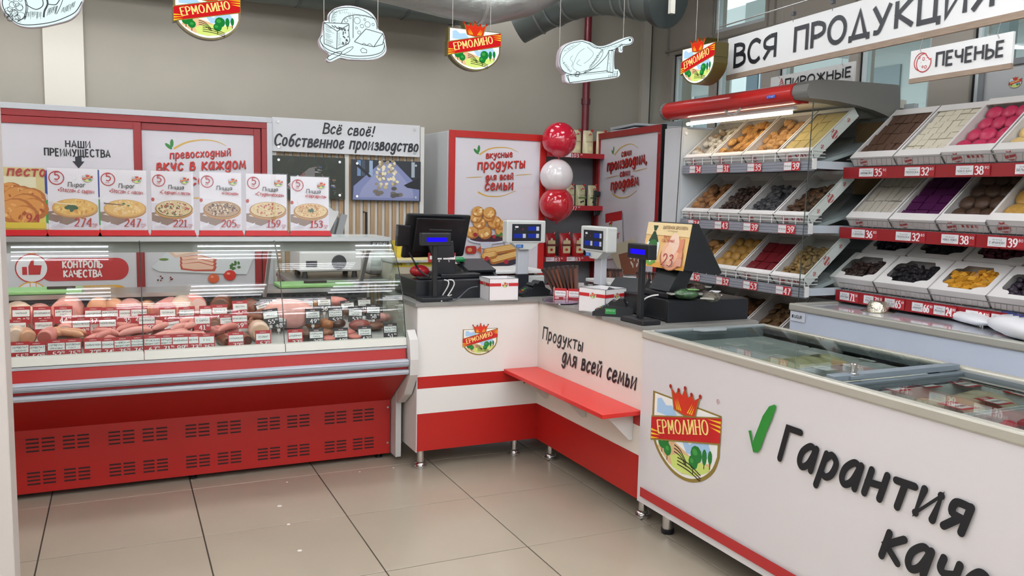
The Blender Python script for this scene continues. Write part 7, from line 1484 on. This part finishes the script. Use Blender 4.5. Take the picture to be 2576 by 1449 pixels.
# ================================================================== HANGING SIGNS
def hang_wire(t, pts, rr=.0016, m_='#a8a49c'): MB().tube(pts, rr, 5, mat(m_, .5)).build('wire', t)
SW = '#dfe0de'
def hang_sign(name, label, A, B, z0, z1, wood, draw, thick=.012, cat='sign', group='hanging category signs'):
    """board from A (left) to B (right), heights z0..z1, wooden strip below"""
    A = Vector((A[0], A[1], z0)); B = Vector((B[0], B[1], z0)); U = (B-A).normalized(); L = (B-A).length; t = thing(name, label, cat, tuple(A), group=group)
    a0 = Art(A, U, Z_); a0.slab(L, z1-z0, thick, SW); a0.build('board', t)
    w_ = Art(A, U, Z_); w_.extr([(0, -wood), (L, -wood), (L, 0), (0, 0)], thick+.004, mat('#8f7c6a', .7, noise=.15, nscale=6, stretch=(3, 3, 30)), z0=.002); w_.build('wood_strip', t)
    a = Art(A, U, Z_, lift=.0015); draw(a, L, z1-z0); a.build('lettering', t); return t, A, U, L
bA, bB = Vector((3.50, 4.314, 0)), Vector((3.245, 1.35, 0))
pA = ray(1827, 190); zA0 = onx(1827, 190, 3.5).z; zA1 = onx(1835, 97, 3.5).z
UB = (bB-bA).normalized(); NB = UB.cross(Z_)
def onbig(px, py):
    d = ray(px, py); t = (bA-Vector((0, 0, 0))).dot(NB)/d.dot(NB); return CAMP+d*t
def dr(a, L, H):
    A = a.q(1846, 168); B = a.q(1951, 147); a.text('ВСЯ', A[0], H*.20, H*.56, INK, wt=1.35, width=B[0]-A[0])
    A = a.q(1997, 138); B = a.q(2498, 30); a.text('ПРОДУКЦИЯ', A[0], H*.20, H*.56, INK, wt=1.35, width=B[0]-A[0])
t, A, U, L = hang_sign('hanging_sign', 'long hanging white sign reading ВСЯ ПРОДУКЦИЯ above the racks', bA, bB, zA0, zA1, .03, dr)
for px in (1995, 2092, 2200):
    p = onbig(px, 60); MB().tube([(p.x, p.y, zA1-.01), (p.x, p.y, zA1+.05), (p.x, p.y, ZC)], .0022, 5, mat('#6a6a66', .5)).build('wire', t)
    MB().cbox((p.x, p.y, zA1+.035), (.02, .02, .02), DGREY).build('clamp', t)
b = MB(); b.tube([(p.x+.02, 4.3, zA1+.06), (3.2, 1.0, zA1+.06)], .004, 6, mat('#8a8a86', .4, .5)); b.build('rail', t)
def small_sign(px0, px1, pyb0, pyt0, label, txt, icon, x0, x1, thick=.012, far=None):
    global bA
    old = bA
    if far: bA = bA+Vector((far, 0, 0))
    P0, P1 = onbig(px0, pyb0), onbig(px1, pyb0); z0 = P0.z; z1 = onbig(px0, pyt0).z
    def d2(a, L, H):
        icon(a, L*.145, H*.52, H*.38); a.text(txt, L*x0, H*.28, H*.46, INK, wt=1.3, width=L*(x1-x0))
    t, A, U, L = hang_sign('hanging_sign', label, P0, P1, z0, z1, .022, d2)
    for f in (.12, .88):
        q = A+U*(L*f); MB().tube([(q.x, q.y, z1-.02), (q.x-.004, q.y+.008, z1), (q.x, q.y, ZC if far else zA0-.03)], .0014, 5, mat('#8c8c88', .5)).build('wire', t)
    bA = old
def cookie_icon(a, u, v, s):
    c = '#b0242a'; a.ring(u-s*.25, v+s*.08, s*.82, s*.09, c, n=26); a.ell(u+s*.08, v-s*.06, s*.88, s*.88, SW, n=26)
    pts = [(u+s*.08+s*.84*math.cos(t_), v-s*.06+s*.84*math.sin(t_)) for t_ in [math.radians(60-k*13) for k in range(-4, 26)]]
    pts = [(u+s*.08+s*.84*math.cos(math.radians(k)), v-s*.06+s*.84*math.sin(math.radians(k))) for k in range(75, 380, 12)]
    bite = [(u+s*.9, v+.22*s), (u+s*.72, v+s*.16), (u+s*.62, v+s*.34), (u+s*.48, v+s*.38), (u+s*.42, v+s*.56), (u+s*.3, v+s*.62), (u+s*.3, v+s*.76)]
    a.line(pts+bite, s*.10, c)
    for x, y, r_ in ((.05, .3, .13), (.0, -.42, .09), (.35, -.48, .13), (-.45, .5, .1)): a.ring(u+x*s, v+y*s, r_*s, s*.06, c, n=12)
    for x, y in ((-.2, .0), (.4, .1), (-.3, -.3), (-.75, .1)): a.ell(u+x*s, v+y*s, s*.035, s*.035, c, n=6)
def cake_icon(a, u, v, s):
    c = '#b0242a'
    for k, (y, w_) in enumerate(((-.35, .62), (-.02, .48), (.28, .34), (.52, .2))): a.curve([(u-w_*s, v+(y-.1)*s), (u, v+(y+.12)*s), (u+w_*s, v+(y+.22)*s)], s*.09, c); a.curve([(u+w_*s, v+(y+.22)*s), (u+w_*s*.9, v+(y+.02)*s), (u+w_*s, v+(y-.08)*s)], s*.08, c)
    a.curve([(u-.05*s, v+.6*s), (u+.08*s, v+.85*s), (u+.2*s, v+.66*s)], s*.09, c); a.line([(u-.55*s, v-.45*s), (u-.35*s, v-.95*s), (u+.35*s, v-.95*s), (u+.55*s, v-.45*s)], s*.09, c)
small_sign(2287, 2540, 199, 130, 'hanging white sign reading ПЕЧЕНЬЕ with a red cookie drawing', 'ПЕЧЕНЬЕ', cookie_icon, .285, .93)
small_sign(1937, 2145, 240, 196, 'hanging white sign reading ПИРОЖНЫЕ partly hidden by the cabinet canopy', 'ПИРОЖНЫЕ', cake_icon, .20, .97, far=.62)

# lit signs hanging over the counters
YH = 4.8
GL_ = 1.0
def lit_shield(label, O, U, w_, wires, depth=.05):
    t = thing('lit_emblem_sign', label, 'lit sign', tuple(O), group='lit shield signs'); U = Vector(U)
    def S(pts): return [(x*w_, (y*.93 if y < 0 else y*.74)*w_) for x, y in pts]
    e = Art(O, U, Z_); brz = mat('#5a5026', .4, .3); e.extr(S(shield_pts(.03)), depth, brz); e.extr(S([(-.045, -.25), (1.04, .005), (1.04, -.28), (-.045, -.54)]), depth*.999, brz, z0=.0004); e.extr(S([(.5+(x-.5)*1.12, .02+(y-.02)*1.15) for x, y in CROWN]), depth, brz, z0=.0003); e.build('casing', t)
    a = Art(O, U, Z_, glow=GL_); a.poly(S(shield_pts(.0)), '#f4fbfb'); emblem(a, 0, 0, w_, back=False); a.build('lit_face', t)
    for f in wires:
        q = O+U*(w_*f)-U.cross(Z_)*depth*.5; hang_wire(t, [(q.x, q.y, O.z-.0), (q.x, q.y, ZC)])
    return t
def PX(px, py): return ony(px, py, YH)
for px0, px1, py, lb_ in ((441, 599, 5, 'lit shop emblem sign at the left, its crown cut off by the frame'), (1132, 1256, 74, 'lit shop emblem sign in the middle, between cheese and ham signs')):
    A, B = PX(px0, py), PX(px1, py); lit_shield(lb_, Vector((A.x, YH, PX((px0+px1)/2, {5: -14, 74: 77}[py]).z)), X_, B.x-A.x, (.08, .85))
A = onx(1718, 128, 3.30); B = onx(1797, 113, 3.30); lit_shield('lit shop emblem sign turned sideways beside the windows', Vector((3.30, A.y, A.z+.005)), -Y_, A.y-B.y, (.2, .9), depth=.10)

def lit_drawing(name, label, outline, draw, wires, depth=.04):
    a0 = front(YH); pts = [a0.q(*p) for p in outline]; pts = _cr(pts+[pts[0]], 4)[:-1]; cx_ = sum(p[0] for p in pts)/len(pts); cz_ = sum(p[1] for p in pts)/len(pts)
    t = thing(name, label, 'lit sign', (cx_, YH, cz_), group='lit food drawing signs'); e = front(YH); e.extr(pts, depth, mat('#b9aeb4', .4)); e.build('casing', t)
    a = front(YH, glow=.92); area = sum(pts[i][0]*pts[(i+1) % len(pts)][1]-pts[(i+1) % len(pts)][0]*pts[i][1] for i in range(len(pts)))
    k = .975; a.poly([(cx_+(p[0]-cx_)*k, cz_+(p[1]-cz_)*k) for p in pts], '#dff3f4'); b_ = front(YH, rough=.6); b_.z = .0022; draw(b_); b_.build('line_drawing', t); a.build('lit_face', t)
    for px, py in wires: q = a0.q(px, py); hang_wire(t, [(q[0], YH+depth*.5, q[1]), (q[0], YH+depth*.5, ZC)])
    return t
K = '#22282a'
def L_(a, pts, w_=.0042, c=K): cpx(a, pts, w_, c, n=4, step=False)
def S_(a, pts, w_=.0042, c=K): a.line([a.q(*p) for p in pts], w_, c, step=False)
def hatch(a, x0, y0, x1, y1, n, dx, dy, seed=1, w_=.0016):
    rn = random.Random(seed)
    for k in range(n):
        t_ = k/max(1, n-1); x = x0+(x1-x0)*t_+rn.uniform(-1, 1); y = y0+(y1-y0)*t_+rn.uniform(-1, 1); q = rn.uniform(.5, 1.1); S_(a, [(x, y), (x+dx*q, y+dy*q)], w_)
def cheese(a):
    L_(a, [(828, 56), (829, 38), (842, 24), (866, 19), (893, 20), (920, 30), (940, 46), (947, 60), (948, 74)]); L_(a, [(833, 56), (836, 40), (850, 28), (875, 24)], .002); L_(a, [(858, 60), (866, 46), (888, 38), (918, 40), (944, 48)]); S_(a, [(888, 38), (888, 96)])
    S_(a, [(814, 57), (848, 79), (878, 62)]); S_(a, [(814, 57), (878, 60)]); S_(a, [(814, 57), (815, 110), (847, 124), (848, 79)]); L_(a, [(878, 62), (877, 80), (878, 90), (877, 108), (847, 124)]); S_(a, [(891, 105), (920, 73), (962, 85), (940, 118)]); S_(a, [(891, 105), (910, 112), (940, 118), (962, 112), (966, 96), (962, 85)]); L_(a, [(910, 112), (916, 109), (922, 114), (930, 110), (938, 118)], .003)
    L_(a, [(811, 89), (805, 102), (820, 122), (850, 134), (890, 141), (930, 140), (958, 132), (966, 118), (965, 106)]); L_(a, [(806, 106), (822, 130), (856, 141), (900, 148), (944, 144), (966, 130), (967, 114)], .003)
    L_(a, [(826, 150), (824, 144), (840, 134), (856, 130), (858, 136), (844, 144), (830, 151), (826, 150)]); L_(a, [(858, 132), (872, 122), (888, 118), (880, 128), (862, 138)], .003); S_(a, [(906, 126), (912, 121), (922, 126), (922, 133), (910, 133), (906, 126)], .003)
    for x, y, rr in ((898, 52, .018), (924, 62, .016), (910, 66, .010), (903, 82, .009), (938, 62, .007), (917, 50, .006), (870, 52, .010), (880, 45, .006), (896, 71, .006)): q = a.q(x, y); a.ring(q[0], q[1], rr, .0025, K, n=14)
    rn = random.Random(2)
    for k in range(26): q = a.q(rn.uniform(852, 876), rn.uniform(70, 112)); a.ell(q[0], q[1], .004, .005, K, n=6, step=False)
    for k in range(10): q = a.q(836+k*3.4, 66+k*.8+rn.uniform(-3, 3)); a.ell(q[0], q[1], .008, .003, K, n=6, rot=-.6, step=False)
    hatch(a, 818, 64, 818, 108, 18, 20, 8, 1); hatch(a, 834, 30, 834, 58, 12, 14, -3, 2); hatch(a, 850, 86, 850, 120, 10, 8, -4, 3); hatch(a, 845, 26, 940, 42, 20, 3, 8, 5)
lit_drawing('cheese_sign', 'lit white cut-out sign with a line drawing of cheeses on a board', [(816, 52), (826, 50), (828, 34), (844, 20), (880, 14), (925, 26), (945, 46), (951, 72), (964, 82), (970, 106), (970, 134), (940, 150), (880, 150), (856, 146), (832, 156), (822, 150), (828, 138), (808, 120), (803, 100), (810, 86)], cheese, ((817, 50), (953, 76)))
def ham(a):
    L_(a, [(1464, 104), (1434, 110), (1416, 124), (1409, 145), (1409, 164), (1418, 180), (1440, 188), (1462, 186), (1486, 176), (1505, 162), (1524, 142), (1530, 130)]); L_(a, [(1464, 104), (1480, 110), (1492, 118), (1505, 121), (1530, 116), (1556, 106), (1575, 98), (1586, 95), (1591, 100), (1588, 108), (1578, 112), (1564, 113), (1546, 124), (1530, 128)])
    L_(a, [(1480, 108), (1500, 118), (1514, 126), (1516, 134), (1508, 150), (1490, 168), (1470, 182)], .003); L_(a, [(1460, 108), (1440, 122), (1424, 134), (1414, 150), (1424, 168), (1434, 180)], .002); L_(a, [(1470, 122), (1456, 132), (1446, 150), (1440, 170), (1450, 178)], .002); L_(a, [(1440, 140), (1434, 148), (1440, 158), (1436, 168)], .002); L_(a, [(1476, 118), (1492, 134), (1482, 150), (1468, 160)], .002); L_(a, [(1458, 150), (1450, 160), (1462, 166)], .002)
    S_(a, [(1428, 190), (1432, 208), (1552, 192), (1553, 178)]); S_(a, [(1424, 190), (1528, 178)]); S_(a, [(1434, 192), (1552, 180)], .002); S_(a, [(1424, 190), (1432, 208)]); S_(a, [(1531, 127), (1526, 180), (1541, 184), (1542, 128)]); S_(a, [(1531, 127), (1542, 128)]); S_(a, [(1538, 128), (1535, 183)], .002); S_(a, [(1446, 192), (1450, 180), (1458, 182), (1454, 193), (1446, 192)], .004); L_(a, [(1562, 110), (1559, 120), (1562, 128), (1566, 118), (1563, 110)], .003)
    hatch(a, 1510, 128, 1480, 170, 28, 10, -5, 1); hatch(a, 1512, 122, 1560, 110, 20, 3, 6, 2); hatch(a, 1416, 128, 1440, 112, 12, 5, 4, 3); hatch(a, 1530, 190, 1550, 182, 14, 0, 8, 4); hatch(a, 1530, 134, 1530, 178, 14, 4, 5, 5); hatch(a, 1414, 160, 1432, 184, 12, 6, -5, 6); hatch(a, 1440, 186, 1500, 172, 16, 8, -2, 7)
    q = a.q(1583, 101); a.ell(q[0], q[1], .010, .008, K, n=8)
lit_drawing('ham_sign', 'lit white cut-out sign with a line drawing of a ham leg on a stand', [(1463, 100), (1434, 106), (1412, 122), (1406, 148), (1407, 168), (1422, 186), (1420, 190), (1430, 210), (1500, 203), (1556, 194), (1556, 176), (1546, 172), (1546, 130), (1556, 120), (1558, 130), (1566, 131), (1569, 116), (1588, 111), (1594, 99), (1584, 92), (1560, 99), (1530, 112), (1505, 116), (1485, 106)], ham, ((1411, 126), (1572, 95)))
def saus(a):
    L_(a, [(8, -6), (6, 10), (14, 30), (34, 52), (56, 62), (90, 62), (130, 56), (160, 46), (190, 30), (206, 4)]); L_(a, [(62, -6), (66, 20), (60, 44), (44, 54)]); L_(a, [(64, -4), (70, 20), (62, 50)], .003); L_(a, [(66, 12), (90, 24), (108, 14), (106, -6)]); L_(a, [(116, -8), (120, 10), (112, 28), (110, 44)], .008); L_(a, [(118, 10), (140, 12), (150, 0), (158, -6)]); L_(a, [(160, -6), (152, 16), (142, 36)], .003)
    rn = random.Random(3)
    for k in range(18): q = a.q(rn.uniform(16, 56), rn.uniform(-6, 48)); a.ring(q[0], q[1], rn.uniform(.008, .018), .002, K, n=8)
    hatch(a, 68, 30, 104, 30, 18, -2, 18, 1); hatch(a, 122, 22, 146, 14, 16, -5, 20, 2); hatch(a, 158, 20, 190, 4, 16, -5, 18, 3)
    hatch(a, 20, 40, 50, 58, 10, 5, -4, 4)
lit_drawing('sausage_sign', 'lit white cut-out sign with a line drawing of tied sausages, top left corner', [(4, -60), (0, 5), (12, 34), (36, 58), (62, 68), (98, 68), (140, 60), (182, 46), (205, 14), (208, -60)], saus, ((40, -40), (170, -40)))
